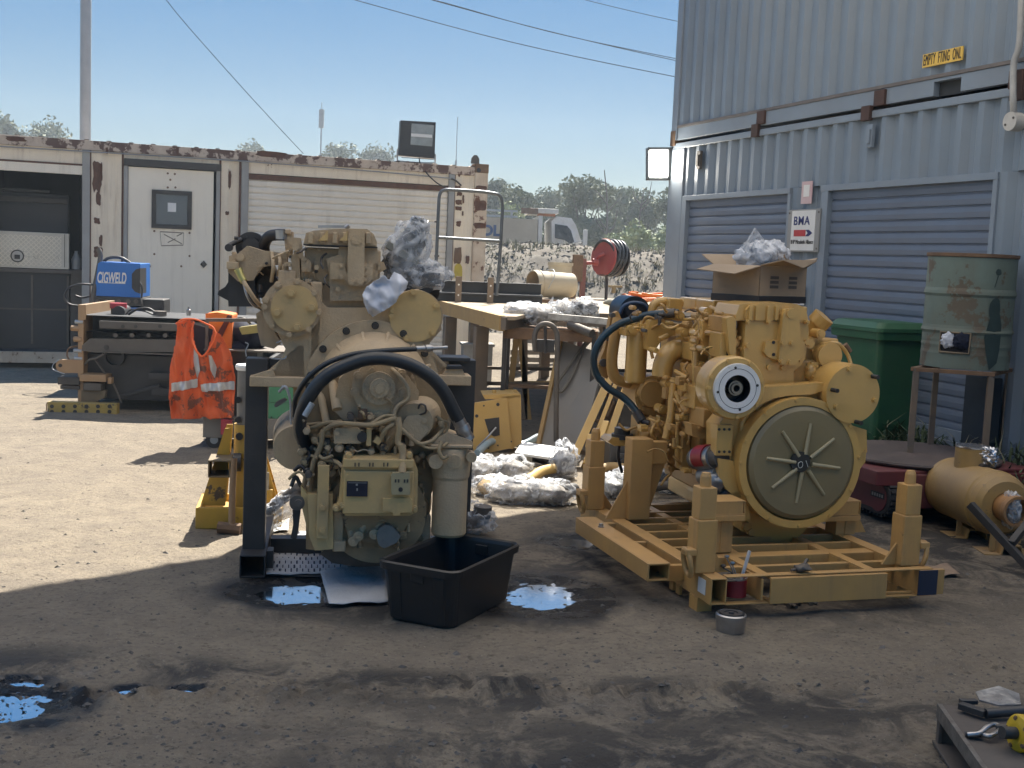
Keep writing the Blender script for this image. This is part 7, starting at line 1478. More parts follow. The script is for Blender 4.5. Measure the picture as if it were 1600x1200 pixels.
mb=MB(); mb.tube([TB.pl(783,466,ZT+.02,'z'),TB.pl(800,463,ZT+.03,'z'),TB.pl(812,456,ZT+.05,'z'),TB.pl(828,457,ZT+.04,'z'),TB.pl(846,463,ZT+.02,'z')],.012,8,5); one('short_hose',mb,m_black,TB,'short black hose lying on the table left of the metal block','hose',0)
mb=MB(); a=TB.pl(829,472,ZT,'z');b=TB.pl(930,479,ZT,'z'); mb.bar((a.x,a.y,ZT+.02),(b.x,b.y,ZT+.02),.05,.035); one('flat_bar',mb,m_rust,TB,'rusty flat bar lying across the front of the table top','bar',.002)
# hose reel on its stand
yr=4.8; q=TB.pl(946,402,yr); sF=Fr(tuple(TB.m@Vector((q.x,yr,0))),TB.rot); e=thing('hose_reel','red hose reel wound with black hose on a post behind the work table','hose reel',sF)
zc=q.z; k=TB.mpp(946,402,yr); m_hr=mat('reel_red',(.30,.03,.035),.5,0,(.33,.05,.045),.5,4,dust=(.4,.25,.18),damt=.25)
dv=Vector((1,.42,-.06)).normalized()
mb=MB(); c=Vector((-.02,0,zc)); mb.lathe(c,dv,[(-.012,0),(-.012,27*k),(.0,28*k),(.012,27*k),(.012,0)],44); part('reel_disc',mb,m_hr,e,None,0)
mb=MB(); mb.lathe(c+dv*27*k,dv,[(-.0,0),(-.0,27*k),(.012,27*k),(.012,0)],44); part('reel_disc',mb,m_black,e,None,0)
hb=MB()
for i in range(6):
    rr=(24.5+ (i%2)*1.6)*k; o=c+dv*(3.6*k*(i+.8)); u=dv.cross(Vector((0,0,1))).normalized(); w_=u.cross(dv); tl=.06*(1 if i%2 else -1)
    hb.tube([o+u*math.cos(t)*rr+w_*math.sin(t)*rr+dv*tl*math.sin(t)*.8 for t in[2*math.pi*j/32 for j in range(33)]],2.3*k,8,1,False)
hb.lathe(c+dv*.01,dv,[(0,20*k),(24*k,20*k)],32); part('wound_hose',hb,m_hose,e,None,0)
g=lambda px,py,y=0:sF.pl(px,py,y)
mb=MB(); mb.tube([g(944,397,-.05),(g(936,400,-.04)),g(932,405,0),g(930,410,0),g(916,411,0)],.022,10,3); mb.ring(g(934,409,0),g(926,409,0),.045,.04,16); part('reel_arm',mb,m_hr,e,None,0)
mb=MB(); mb.box(g(909,400).x,g(916,400).x,-.03,.03,.0,g(912,404).z); part('reel_post',mb,mat('post_red_brown',(.25,.10,.08),.6),e,None,.004)
mb=MB(); mb.box(g(895,400,-.05).x,g(911,400,-.05).x,-.08,-.035,g(905,440,-.05).z,g(905,398,-.05).z); mb.box(g(892,440).x,g(900,440).x,-.03,.03,.0,g(895,425).z); part('brown_box',mb,m_rust,e,None,.01)
mb=MB(); mb.tube([c+Vector((.02,-.03,-24*k)),g(948,440),g(946,480),(g(946,480).x,0,.0)],.02,8,4); part('hanging_hose',mb,m_hose,e,None,0)
# orange hose coil and glove
q=TB.pl(1000,470,ZT,'z'); cf=Fr(tuple(TB.m@Vector((q.x,q.y-.3,0))),0); mb=MB(); r=random.Random(5)
for i in range(10):
    rx=.26+r.uniform(-.04,.05); ry=.16+r.uniform(-.03,.03); ph=r.uniform(0,6); ox=r.uniform(-.03,.03)
    mb.tube([(ox+rx*math.cos(t+ph),ry*math.sin(t+ph),ZT+.018+.009*i+.012*math.sin(2*t+i)) for t in[2*math.pi*j/26 for j in range(26)]],.011,7,1,False)
one('orange_lead',mb,mat('orange_hose',(.75,.20,.03),.45,0,(.65,.16,.03),.5,5),cf,'coiled orange air hose on the table beside the grey container corner','hose',0)
q=TB.pl(960,478,ZT,'z'); mb=MB(); mb.blob((q.x,q.y,ZT+.035),(.11,.07,.04),.35,2,3,4,flat=ZT+.003); one('work_glove',mb,mat('grey_glove',(.22,.21,.17),.9,bump=.4,bscale=30),TB,'crumpled grey work glove on the table left of the orange hose','glove',0)
q=TB.pl(965,459,ZT,'z'); mb=MB(); mb.bar((q.x-.13,q.y+.2,ZT+.10),(q.x+.13,q.y+.2,ZT+.10),.05,.03); mb.box(q.x-.02,q.x+.03,q.y+.18,q.y+.23,ZT,ZT+.09); one('orange_bracket',mb,m_ty,TB,'small orange yellow bracket standing on the table behind the grey glove','bracket',.003)
# ---- second small table ----
ZS=.96; a=ground(786,511,ZS); S2=Fr((a.x,a.y,0),-4); s2=PX(S2)
e=thing('small_table','small rusty steel table covered with plastic wrapped parts before the work table','table',S2)
x1=S2.pl(935,520,0).x; mb=MB(); mb.box(0,x1,0,.40,ZS-.02,ZS); part('table_top',mb,m_rust,e,None,.003)
mb=MB(); mb.box(0,x1,.0,.03,ZS-.09,ZS-.021); part('table_apron',mb,m_rust,e,None,.003)
for x_,y_ in((.0,.0),(x1-.05,.0),(.0,.36),(x1-.05,.36)):
    mb=MB(); mb.box(x_,x_+.035,y_,y_+.035,0,ZS-.02); part('table_leg',mb,m_blackmetal,e,None,.002)
mb=MB(); mb.box(.03,x1,.37,.395,.44,.47); part('brace',mb,m_rust,e,None,.002)
def bag(fr,px,py,y,d,seed,label,rot=(0,0,0),inner=None,m=None,amp=.3,fr_=1.7):
    c=fr.pl(px,py,y); ex=thing('plastic_bag',label,'plastic bag',fr,'plastic bags of parts')
    mb=MB(); mb.blob(c,(d[0]*.8,d[1]*.8,d[2]*.75),.3,2.2,3,seed+20,rot); part('wrapped_part',mb,inner or m_dsteel,ex,None,0)
    mb=MB(); mb.blob(c,d,amp,fr_,4,seed,rot,ridge=True); part('bag_skin',mb,m or m_bag,ex,None,0); return ex
mb=MB(); pale=mat('pale_wrapped',(.36,.33,.29),.6,0,(.10,.09,.08),.7,12,.4,40)
bag(S2,822,489,.25,(.20,.16,.09),1,'leftmost clear bag of pale parts on the small rusty table',inner=pale)
bag(S2,850,492,.12,(.16,.12,.08),2,'second clear bag of parts on the small table below a pointed plastic tip',inner=pale)
bag(S2,880,486,.2,(.12,.12,.09),3,'milky bag on the small table right of the pointed plastic tip',inner=pale)
bag(S2,912,484,.2,(.13,.12,.095),4,'dark bag of black parts at the right end of the small table',inner=m_black)
mb=MB(); a=S2.pl(845,488,.15);b=S2.pl(862,490,.15);c=S2.pl(865,462,.2); mb.prism([(a.x,a.z),(b.x,b.z),(c.x,c.z)],.15,.156); mb.add([(a.x,.15,a.z),(b.x,.3,b.z),(c.x,.2,c.z)],[(0,1,2)]); one('plastic_wrap',mb,m_bag,S2,'pointed tip of clear plastic wrap sticking up from the small table','plastic wrap',0)
mb=MB(); a=S2.pl(857,494,.02);b=S2.pl(955,503,-.05); mb.bar(a,b,.06,.05); one('flaky_bar',mb,mat('flaking_white',(.55,.53,.48),.7,0,(.2,.18,.16),.9,14,.4,40),S2,'white flaking square bar lying along the front of the small table','bar',.003)
mb=MB(); mb.cyl(S2.pl(890,507,-.02),S2.pl(925,521,-.18),.035,16); one('short_tube',mb,m_dsteel,S2,'short dark steel tube poking off the front of the small table','tube',.002)
# bent pipe guard hanging in front
HB=Fr(at(852,560,9.0),0); HB=Fr((HB.o.x,9.0,0),0); hbp=PX(HB); mb=MB(); hbp.tube(mb,[(836,548,0),(835,528,0),(838,516,0),(845,508,0),(854,506,0),(864,510,0),(870,522,0),(871,545,0),(870,580,0),(869,640,0),(869,690,0)],4.2,n=14); g_=part('pipe_guard',mb,m_dsteel,None,None,0); tag(g_,'grey bent pipe hoop standing in front of the small table','pipe hoop',None,None,HB)
mb=MB(); hbp.tube(mb,[(852,508,0),(852,552,0)],2.6,sub=1); hbp.box(mb,835,530,866,551,.0,.02); part('hoop_plate',mb,m_blackmetal,g_,None,.002)
# yellow trestle leg
YT=Fr(at(812,600,10.2),0); YT=Fr((YT.o.x,10.2,0),0); y_t=PX(YT); e=thing('yellow_trestle','tan yellow trestle leg standing under the small table','trestle',YT)
zf=y_t.v(0,0,0) and 0
for a,b in(((808,517),(794,640)),((812,517),(826,655)),((820,517),(820,655))):
    p=y_t.v(*a,0);q=y_t.v(*b,0); mb=MB(); mb.bar(p,q,.05,.05); part('trestle_leg',mb,m_ty if a[0]<815 else m_ts,e,None,.003)
mb=MB(); mb.bar(y_t.v(802,600,.04),y_t.v(860,600,.04),.04,.05); part('trestle_rail',mb,m_ty,e,None,.003)
# stuff seen under the tables
for i,(px,py,sx,sy,sz,lb,mm) in enumerate(((790,650,.5,.3,.35,'grey crate under the left end of the small table',m_dsteel),(745,600,.35,.3,.45,'pale concrete block behind the yellow bracket',mat('pale_block',(.42,.39,.34),.8)),(850,590,.9,.08,.3,'grey timber pallet standing behind the bent pipe hoop',mat('old_timber',(.28,.24,.19),.85)),(850,560,1.0,.08,.35,'second grey timber pallet further back under the tables',mat('old_timber',(.28,.24,.19),.85)))):
    fr=gfr(px,py,8)
    if i==0: continue
    mb=MB()
    if i<2: mb.box(-sx/2,sx/2,0,sy,0,sz); mb.box(-sx/2-.02,sx/2+.02,-.02,sy+.02,sz,sz+.03)
    else:
        for k in range(4): mb.bar((-sx/2,0,.05+k*sz/3.4),(sx/2,.0,.05+k*sz/3.4+.02*(k%2)),.02,.06)
        for k in range(3): mb.box(-sx/2+.05+k*(sx/2-.08),-sx/2+.12+k*(sx/2-.08),.012,.08,.0,sz)
    one('concrete_block' if i==1 else 'timber_pallet',mb,mm,fr,lb,'block' if i==1 else 'pallet',.003)
# yellow bracket block on the ground
YB=gfr(775,706,6); yb=PX(YB); m_yb=mat('bracket_yellow',(.58,.36,.10),.5,0,(.5,.3,.08),.5,4,.05,40,dust=(.45,.34,.2),damt=.25)
e=thing('yellow_bracket','heavy yellow boxed steel bracket with bolt holes on the ground right of the hose end','bracket',YB)
mb=MB(); yb.poly(mb,[(722,633),(792,622),(800,700),(742,712)],-.04,.0); fp=part('front_plate',mb,m_yb,e,None,.005)
mb=MB(); yb.poly(mb,[(784,620),(814,617),(815,692),(800,702),(792,700)],.0,.25); yb.poly(mb,[(755,617),(813,615),(813,622),(758,624)],.0,.3); part('side_box',mb,m_yb,e,None,.005)
mb=MB(); 
for px,py,r in((745,650,2.6),(756,634,1.4),(778,632,2.6),(763,700,1.6),(778,696,1.4),(799,690,1.2)): yb.disc(mb,px,py,r,-.044,-.03,n=16)
yb.poly(mb,[(757,655),(780,652),(781,680),(772,682),(764,678)],-.043,-.03); part('bolt_hole',mb,m_blackmetal,fp,None,0)
for px in(772,805):
    mb=MB(); q=yb.v(px,613,.1); mb.cyl((q.x,.1,q.z-.03),(q.x,.1,q.z+.02),.015,12); part('top_bolt',mb,m_yb,e,None,.002)
mb=MB(); mb.tube([yb.v(745,700,-.1),yb.v(760,685,-.12),yb.v(775,668,-.08)],.008,6,4); part('loose_rod',mb,m_steel,e,None,0)
# ---- leaning grey panel with strap ----
A0=ground(843,707);B0=ground(905,716); A1=at(880,533,A0.y+.45);B1=at(945,553,B0.y+.45); PF=Fr((A0.x,A0.y,0),0)
pts=[PF.i@p for p in(A0,B0,B1,A1)]; nrm=(pts[1]-pts[0]).cross(pts[3]-pts[0]).normalized()*.03
mb=MB(); mb.add([*pts,*[p-nrm for p in pts]],[(0,1,2,3),(7,6,5,4),(0,4,5,1),(1,5,6,2),(2,6,7,3),(3,7,4,0)]); pn=one('grey_panel',mb,mat('panel_grey',(.20,.20,.195),.6,0,(.14,.14,.14),.6,3,.1,30,dust=(.35,.3,.24),damt=.35,spots=(.07,.05,.04),sthr=.7,sscale=4),PF,'large grey steel panel leaning back beside the yellow rails with a strap over it','panel',.003)
mb=MB(); S_=lambda px,py,o=-.06:tuple(PF.i@at(px,py,A0.y+.1+(706-py)/173*.45+o-.12)); mb.tube([S_(935,518,.2),S_(925,530),S_(912,545),S_(900,575),S_(884,605),S_(874,612),S_(872,598),S_(884,580),S_(900,556),S_(918,530)],.012,8,6); one('webbing_strap',mb,mat('strap_grey',(.16,.145,.12),.8),PF,'grey webbing strap looped over the leaning grey panel','strap',0)
mb=MB(); mb.bar(pts[0]+Vector((-.02,-.01,0)),pts[3]+Vector((-.02,-.01,0)),.03,.05); one('tan_angle',mb,m_ty,PF,'tan steel angle along the left edge of the leaning grey panel','angle',.003)
# ---- leaning yellow rails ----
YR=gfr(915,735,0); e=thing('yellow_rail_frame','long yellow steel rail frame leaning at an angle behind the far skid post','rail frame',YR)
R2=lambda px,py,o=0:tuple(YR.i@at(px,py,YR.o.y+(735-py)/150*.45+o))
for a,b,w_ in(((893,722),(952,592),.06),((912,728),(962,600),.03),((932,736),(978,606),.05)):
    mb=MB(); mb.bar(R2(*a),R2(*b),w_,.10,(0,-1,.3)); part('rail',mb,m_yb,e,None,.004)
mb=MB(); mb.bar(R2(938,690,-.05),R2(948,660,-.05),.05,.05); mb.bar(R2(918,700,-.06),R2(922,680,-.06),.03,.04); part('rail_block',mb,m_yb,e,None,.004)
mb=MB(); mb.bar(R2(944,655,.05),R2(956,628,.05),.07,.06); part('roller_bracket',mb,m_dsteel,e,None,.01)
mb=MB(); 
for a,b in(((905,705),(940,715)),((925,655),(958,665)),((945,615),(972,622))): mb.bar(R2(*a,.03),R2(*b,.03),.03,.03)
part('cross_rail',mb,m_ts,e,None,.003)
# ---- pile of wrapped parts on the ground ----
def gbag(px,py,d,seed,label,inner,rot=0,m=None):
    g=ground(px,py); fr=Fr((g.x,g.y,0),rot); ex=thing('plastic_bag',label,'plastic bag',fr,'plastic bags of parts')
    mb=MB(); mb.blob((0,0,d[2]*.7),(d[0]*.8,d[1]*.75,d[2]*.65),.3,2.2,3,seed+20,flat=.004); part('wrapped_part',mb,inner,ex,None,0)
    mb=MB(); mb.blob((0,0,d[2]*.8),d,.34,1.7,4,seed,ridge=True,flat=.003); part('bag_skin',mb,m or m_bag,ex,None,0)
gbag(752,752,(.14,.16,.10),31,'clear bag of parts at the left end of the heap, nearest the yellow bracket',pale)
gbag(768,775,(.13,.12,.08),32,'clear bag of brown fittings in the middle of the heap',m_ty)
gbag(806,786,(.18,.12,.09),33,'large tied clear bag at the front of the heap of parts',pale)
gbag(856,788,(.17,.12,.09),34,'clear bag wrapped round a black roll at the right front of the heap',pale)
gbag(800,752,(.14,.14,.10),35,'clear bag of pale parts under the white board',pale)
gbag(880,745,(.10,.14,.14),36,'grey bag standing right of the yellow pipe in the heap',mat('grey_sack',(.10,.105,.12),.6))
gbag(955,776,(.11,.11,.09),37,'silvery bag behind the far left skid post',mat('silver_wrap',(.35,.35,.34),.4,.5))
gbag(982,770,(.12,.11,.10),38,'silvery bag next to the far left skid leg',mat('silver_wrap',(.35,.35,.34)))
gbag(1042,768,(.14,.13,.13),39,'bluish clear bag round a dark drum under the yellow engine',m_black)
fr=gfr(845,738,-12); mb=MB(); mb.cbox((0,0,.15),(.34,.24,.02),(10,4,0)); mb.cbox((-.12,.05,.08),(.05,.2,.14)); one('white_board',mb,m_white,fr,'flat white tray tilted on top of the heap of wrapped parts','tray',.004)
for pts,r,m_,lb,nm in (([(745,716),(765,708),(790,702),(815,702),(840,700)],.028,mat('clear_blue_hose',(.25,.36,.42),.3,0,(.4,.45,.47),.6,8),'pale blue hose running behind the heap of wrapped parts','hose'),
  ([(803,745),(815,732),(835,728),(860,731),(880,737)],.04,m_black,'thick black hose curving under the white tray','hose'),
  ([(822,762),(845,752),(870,746),(885,743)],.035,mat('ochre_pipe',(.50,.34,.12),.5),'ochre yellow pipe lying on the heap of parts','pipe'),
  ([(862,785),(885,786),(896,784)],.045,m_black,'short black roller at the right front of the heap','roller'),
  ([(1000,775),(1050,778),(1105,774)],.03,m_dsteel,'dark steel pipe lying on the ground behind the skid legs','pipe'),
  ([(925,752),(950,748),(985,750)],.03,m_ty,'tan steel tube lying behind the far left skid post','tube'),
  ([(862,700),(885,705),(895,718),(885,728)],.022,m_white,'pale hose end beside the bottom of the grey panel','hose'),
  ([(790,742),(772,746),(755,736),(745,738)],.018,m_black,'thin black lever lying at the left of the heap','lever')):
    P_=[ground(*p) for p in pts]; o=P_[0]; fr=Fr((o.x,o.y,0),0); mb=MB(); mb.tube([(p.x-o.x,p.y-o.y,r+.06*(1 if r<.035 else .5)*math.sin(i*1.1)**2+.01) for i,p in enumerate(P_)],r,12,4); one(nm,mb,m_,fr,lb,nm,0)
mb=MB(); fr=gfr(738,748,20); mb.blob((0,0,.05),(.05,.05,.05),.2,2,2,2); one('orange_bung',mb,mat('orange_plastic',(.7,.25,.03),.4),fr,'small orange plastic cap at the left edge of the heap','cap',0)
for i,(px,py,h) in enumerate(((985,742,.25),(1050,735,.3),(1010,700,.4))):
    fr=gfr(px,py,15+i*20); mb=MB(); mb.box(-.2,.2,-.1,.15,.0,h); mb.box(-.15,.16,-.14,-.1,.03,h*.7); mb.cyl((-.1,-.16,h*.4),(-.1,-.1,h*.4),.05,16); one('dark_casting',mb,m_blackmetal,fr,['low dark casting behind the far skid leg','middle dark casting behind the yellow engine','tall dark casting behind the rubber mount'][i],'casting',.01)
# ---- cardboard box on the engine ----
z0=Rr.v(1168,472,.42).z; KB=Fr(tuple(ER.m@Vector((-.02,.62,0))),ER.rot+28); kp=PX(KB); m_cd=mat('cardboard',(.34,.26,.18),.85,0,(.29,.22,.15),.5,6,.1,30,spots=(.1,.08,.07),sthr=.72,sscale=8)
e=thing('cardboard_box','open cardboard box full of plastic bags standing on top of the yellow engine','box',KB)
w1,w2,hh=.20,.155,.19
mb=MB(); hollow_=lambda:0
mb.box(-w1,w1,-w2,-w2+.006,z0,z0+hh); mb.box(-w1,w1,w2-.006,w2,z0,z0+hh); mb.box(-w1,-w1+.006,-w2,w2,z0,z0+hh); mb.box(w1-.006,w1,-w2,w2,z0,z0+hh); mb.box(-w1,w1,-w2,w2,z0,z0+.006); bx=part('box_body',mb,m_cd,e,None,.002)
mb=MB(); mb.box(-w1-.004,w1+.004,-w2-.004,w2+.004,z0-.002,z0+.035); part('black_tray',mb,m_black,bx,None,.004)
def flap(pts): 
    mb=MB(); mb.add(pts,[tuple(range(len(pts)))]); o=part('flap',mb,m_cd,bx,None,0); s_=o.modifiers.new('s','SOLIDIFY'); s_.thickness=.005
zt=z0+hh
flap([(-w1,-w2,zt),(w1,-w2,zt),(w1*.7,-w2-.10,zt+.035),(0,-w2-.12,zt-.005),(-w1*.8,-w2-.11,zt+.03)])
flap([(-w1,-w2,zt),(-w1,w2,zt),(-w1-.15,w2*.9,zt-.03),(-w1-.17,-w2*.8,zt-.045)])
flap([(w1,-w2,zt),(w1,w2,zt),(w1+.14,w2*.8,zt+.01),(w1+.11,-w2*.9,zt+.05)])
flap([(-w1,w2,zt),(w1,w2,zt),(w1*.9,w2+.11,zt+.06),(-w1*.9,w2+.10,zt+.05)])
for cx,cy,rz in((-.08,-w2-.002,0),(.08,-w2-.002,0)):
    mb=MB()
    for i in range(3): mb.box(cx-.035,cx+.035,cy-.001,cy,z0+.075+i*.024,z0+.090+i*.024)
    part('box_print',mb,mat('print_grey',(.12,.10,.085),.9),bx,None,0)
mb=MB(); mb.blob((.0,.02,zt+.03),(.13,.10,.09),.35,1.8,4,12,ridge=True); mb.blob((.08,-.02,zt+.05),(.09,.07,.085),.35,1.9,4,16,ridge=True)
tag(part('plastic_bag',mb,m_bag2,None,None,0),'milky crumpled plastic bags bulging out of the cardboard box','plastic bag','plastic bags of parts',None,KB)
mb=MB(); mb.cbox((-.07,0,zt+.11),(.13,.006,.13),(15,28,10)); part('zip_bag',mb,m_bag,None,None,0); tag(bpy.data.objects['zip_bag'],'flat clear zip bag standing up in the cardboard box','plastic bag','plastic bags of parts',None,KB)
mb=MB(); mb.blob((.10,-.05,zt+.03),(.045,.04,.05),.3,2.5,3,4); one('brown_packing',mb,mat('brown_paper',(.3,.2,.11),.9),KB,'wad of brown packing paper at the right of the cardboard box','paper',0)
# ================= RIGHT SIDE =================
# ---- wheelie bin ----
z_=.12; BFn=Fr(at(1372,640,9.0),0); BFn=Fr((BFn.o.x,9.0,0.0),20); bz=PX(BFn)
m_bin=mat('bin_green',(.022,.115,.055),.42,0,(.02,.095,.045),.5,4,.03,40,dust=(.2,.2,.15),damt=.12)
e=thing('wheelie_bin','green plastic wheelie bin with closed lid between the yellow engine and the drum','bin',BFn)
L=lambda w_,d_,r,z,ox=0,oy=0:[(x+ox,y+oy,z) for x,y in rrect(w_,d_,r)]
mb=MB(); loft(mb,[L(.40,.44,.05,z_+.03,-.0),L(.43,.48,.05,z_+.5),L(.49,.56,.05,z_+.90),L(.55,.62,.05,z_+.905),L(.56,.63,.05,z_+.96)]); part('bin_body',mb,m_bin,e,None,0)
mb=MB(); loft(mb,[L(.58,.65,.06,z_+.962),L(.58,.65,.06,z_+.99),L(.50,.57,.06,z_+1.03),L(.46,.52,.06,z_+1.035)]); mb.box(.25,.40,-.24,.24,z_+.95,z_+.985); ld=part('bin_lid',mb,m_bin,e,None,0)
mb=MB(); mb.bar((.30,-.22,z_+.95),(.30,-.20,z_+.86),.14,.012,(0,1,0)); mb.prism([(.24,z_+.955),(.40,z_+.955),(.25,z_+.86)],-.25,-.235); mb.prism([(.24,z_+.955),(.40,z_+.955),(.25,z_+.86)],-.02,-.005); part('lid_handle',mb,m_bin,ld,None,.003)
for s_ in(-1,1):
    mb=MB(); mb.cyl((.2,s_*.22,z_+.10),(.2,s_*.27,z_+.10),.10,24); part('wheel',mb,m_black,e,None,.01)
# ---- drum on stand ----
DF=Fr(at(1512,500,7.75),0); DF=Fr((DF.o.x,7.75,0),-8); dp=PX(DF); zb=dp.v(1512,578,-.28).z; zt=dp.v(1512,396,-.28).z; rD=.275; hD=zt-zb
m_dr=mat('drum_green',(.15,.205,.175),.55,0,(.10,.15,.13),.7,3,.12,30,streak=(.12,.08,.05),stamt=.6,spots=(.10,.075,.05),sthr=.57,sscale=6,dust=(.17,.15,.11),damt=.4)
e=thing('steel_drum','weathered pale green steel drum with a square hatch standing on a tall angle iron stand','drum',DF)
pr=[(0,0),(0,rD)]
for t_ in [i/40 for i in range(1,40)]:
    b_=0
    for c_ in(.33,.66): b_+=.012*math.exp(-((t_-c_)/.018)**2)
    for c_ in(.09,.12,.2,.24): b_+=.003*math.exp(-((t_-c_)/.01)**2)
    pr.append((t_*hD,rD+b_))
pr+=[(hD-.02,rD),(hD-.015,rD+.008),(hD,rD+.008),(hD,rD-.01),(hD-.02,rD-.015),(hD-.02,0)]
mb=MB(); mb.lathe((0,0,zb),(0,0,1),pr,56); db=part('drum_body',mb,m_dr,e,None,0)
mb=MB(); mb.lathe((0,0,zb+hD-.022),(0,0,1),[(0,rD+.002),(.004,rD+.0095),(.024,rD+.0095),(.025,rD-.012)],56); part('top_rim',mb,m_rust,db,None,0)
def ond(a,z,r=rD): t=R_(a); return Vector((math.sin(t)*r,-math.cos(t)*r,z))
def curved(mb,a0,a1,z0,z1,off,n=8):
    vs=[ond(a0+(a1-a0)*i/n,z,rD+off) for z in(z0,z1) for i in range(n+1)]; mb.add(vs,[(i,i+1,n+2+i,n+1+i) for i in range(n)],True)
a0,a1=-46,-8; h0=zb+hD*.14; h1=zb+hD*.315
mb=MB(); curved(mb,a0,a1,h0,h1,.004); part('hatch_opening',mb,mat('hatch_black',(.01,.01,.012),.8),db,None,0)
mb=MB(); mb.tube([ond(a0,h0,rD+.008),ond((a0+a1)/2,h0,rD+.010),ond(a1,h0,rD+.008),ond(a1,h1,rD+.008),ond((a0+a1)/2,h1,rD+.010),ond(a0,h1,rD+.008),ond(a0,h0,rD+.008)],.007,8,1); part('hatch_frame',mb,mat('hatch_tan',(.22,.17,.11),.6,spots=(.1,.05,.03)),db,None,0)
mb=MB(); mb.blob(ond(-33,h1-.05,rD+.004),(.055,.02,.05),.3,2,3,3,ridge=True); part('hatch_rag',mb,m_rag,db,None,0)
mb=MB(); mb.blob(ond(-17,h1-.05,rD+.004),(.055,.02,.055),.3,2,3,5,ridge=True); part('hatch_rag',mb,mat('navy_cloth',(.01,.02,.03)),db,None,0)
mb=MB(); 
def stain(mb,ac,aw,z0,z1,seed,off=.0035):
    n=14; r=random.Random(seed); P_=[]
    for i in range(n): t=2*math.pi*i/n; q=1+r.uniform(-.12,.12); P_.append(ond(ac+aw*math.cos(t)*q,(z0+z1)/2+(z1-z0)/2*math.sin(t)*q,rD+off))
    c=ond(ac,(z0+z1)/2,rD+off+.002); mb.add([c]+P_,[(0,i+1,(i+1)%n+1) for i in range(n)],True)
stain(mb,22,12,zb+.02,zb+.40,3,.006); stain(mb,21,8,zb+.3,zb+.47,4,.008); part('dark_stain',mb,mat('drum_stain',(.035,.06,.058),.6),db,None,0)
mb=MB(); stain(mb,22,4.5,zb+hD*.82,zb+hD*.88,7); part('dark_mark',mb,mat('drum_stain',(.03,.05,.05)),db,None,0)
mb=MB(); mb.tube([ond(22,zb+hD*.82,rD+.003),ond(18,zb+hD*.72,rD+.003)],.003,5,1); part('drip_mark',mb,mat('drum_stain',(.03,.05,.05)),db,None,0)
e=thing('drum_stand','tall rusty angle iron stand carrying the green drum','stand',DF)
c0=-.31
for x_,y_ in((-.34,-.22),(.10,-.30),(-.12,.25),(.34,.22)):
    mb=MB(); mb.box(x_-.018,x_+.018,y_-.018,y_+.018,gh(DF.o.x,DF.o.y)-.05,zb-.012); part('stand_leg',mb,m_ts,e,None,.002)
mb=MB(); mb.bar((-.36,-.22,zb-.018),(.12,-.31,zb-.018),.03,.025); mb.bar((-.36,-.22,zb-.018),(-.12,.27,zb-.018),.03,.025); mb.bar((.10,-.30,zb-.018),(.36,.22,zb-.018),.03,.025); mb.bar((-.12,.25,zb-.018),(.36,.22,zb-.018),.03,.025); part('top_frame',mb,m_rust,e,None,.002)
# ---- red tracked machine ----
RF=Fr(at(1375,800,7.35),0); RF=Fr((RF.o.x,7.35,0),17); zR=.05; m_rm=mat('machine_red',(.17,.022,.03),.45,0,(.13,.02,.026),.5,4,.05,40,dust=(.15,.11,.09),damt=.28)
e=thing('tracked_carrier','low dark red tracked carrier with a round black turntable behind the skid','carrier',RF)
mb=MB(); mb.box(.02,1.0,-.32,.55,.10,.31); mb.box(.10,.9,-.30,.5,.31,.335); part('carrier_body',mb,m_rm,e,None,.012)
mb=MB(); mb.box(-.25,.1,-.30,.6,.24,.33); part('track_guard',mb,m_rm,e,None,.01)
mb=MB(); mb.lathe((.33,.15,.352),(0,0,1),[(-.014,0),(-.014,.52),(.0,.53),(.012,.525),(.014,0)],72); part('turntable',mb,mat('turntable_black',(.05,.045,.045),.38,0,(.035,.033,.033),.6,2,.05,30,dust=(.2,.15,.13),damt=.4),e,None,0)
tr=MB(); P_=[]
for i in range(13): t=R_(90+180*i/12); P_.append((-.20+.0,0))
def track(x0,x1,r,y0,y1):
    pts=[]
    for i in range(9): t=R_(90+180*i/8); pts.append((x0+r*math.cos(t),zR+r+r*math.sin(t)))
    for i in range(9): t=R_(-90+180*i/8); pts.append((x1+r*math.cos(t),zR+r+r*math.sin(t)))
    return pts
tp=[]
for i in range(11): t=R_(180*i/10); tp.append((.0-.36+ .10*math.sin(t)*0,0))
def trackx(y0,y1,r,x0,x1,nm):
    pts=[]
    for i in range(11): t=R_(-90+180*i/10); pts.append((y1+r*math.cos(t),zR+r+r*math.sin(t)))
    for i in range(11): t=R_(90+180*i/10); pts.append((y0+r*math.cos(t),zR+r+r*math.sin(t)))
    mb=MB(); mb.prismx(pts,x0,x1); t_=part(nm,mb,m_black,e,None,.008)
    mb=MB(); n=len(pts)
    for i in range(n):
        a=Vector((0,*pts[i]));b=Vector((0,*pts[(i+1)%n])); L_n=(b-a).length; k=max(1,int(L_n/.04))
        for j in range(k): p=a+(b-a)*(j+.5)/k; c=Vector((0,(y0+y1)/2,zR+r)); d_=(b-a).normalized(); nn=Vector((0,d_.z,-d_.y)); mb.cbox((x0+.5*(x1-x0),p.y+nn.y*.006,p.z+nn.z*.006),(x1-x0-.01,.016,.016),(math.degrees(math.atan2(d_.z,d_.y)),0,0))
    part('tread_bar',mb,m_black,t_,None,0); return t_
t_=trackx(-.22,.5,.105,-.16,.02,'track')
mb=MB(); mb.cyl((-.165,-.20,zR+.105),(-.15,-.20,zR+.105),.088,28); mb.prismx([(-.2,zR+.19),(.45,zR+.19),(.45,zR+.03),(-.2,zR+.03)],-.164,-.15); wc=part('wheel_cover',mb,m_rm,t_,None,.004)
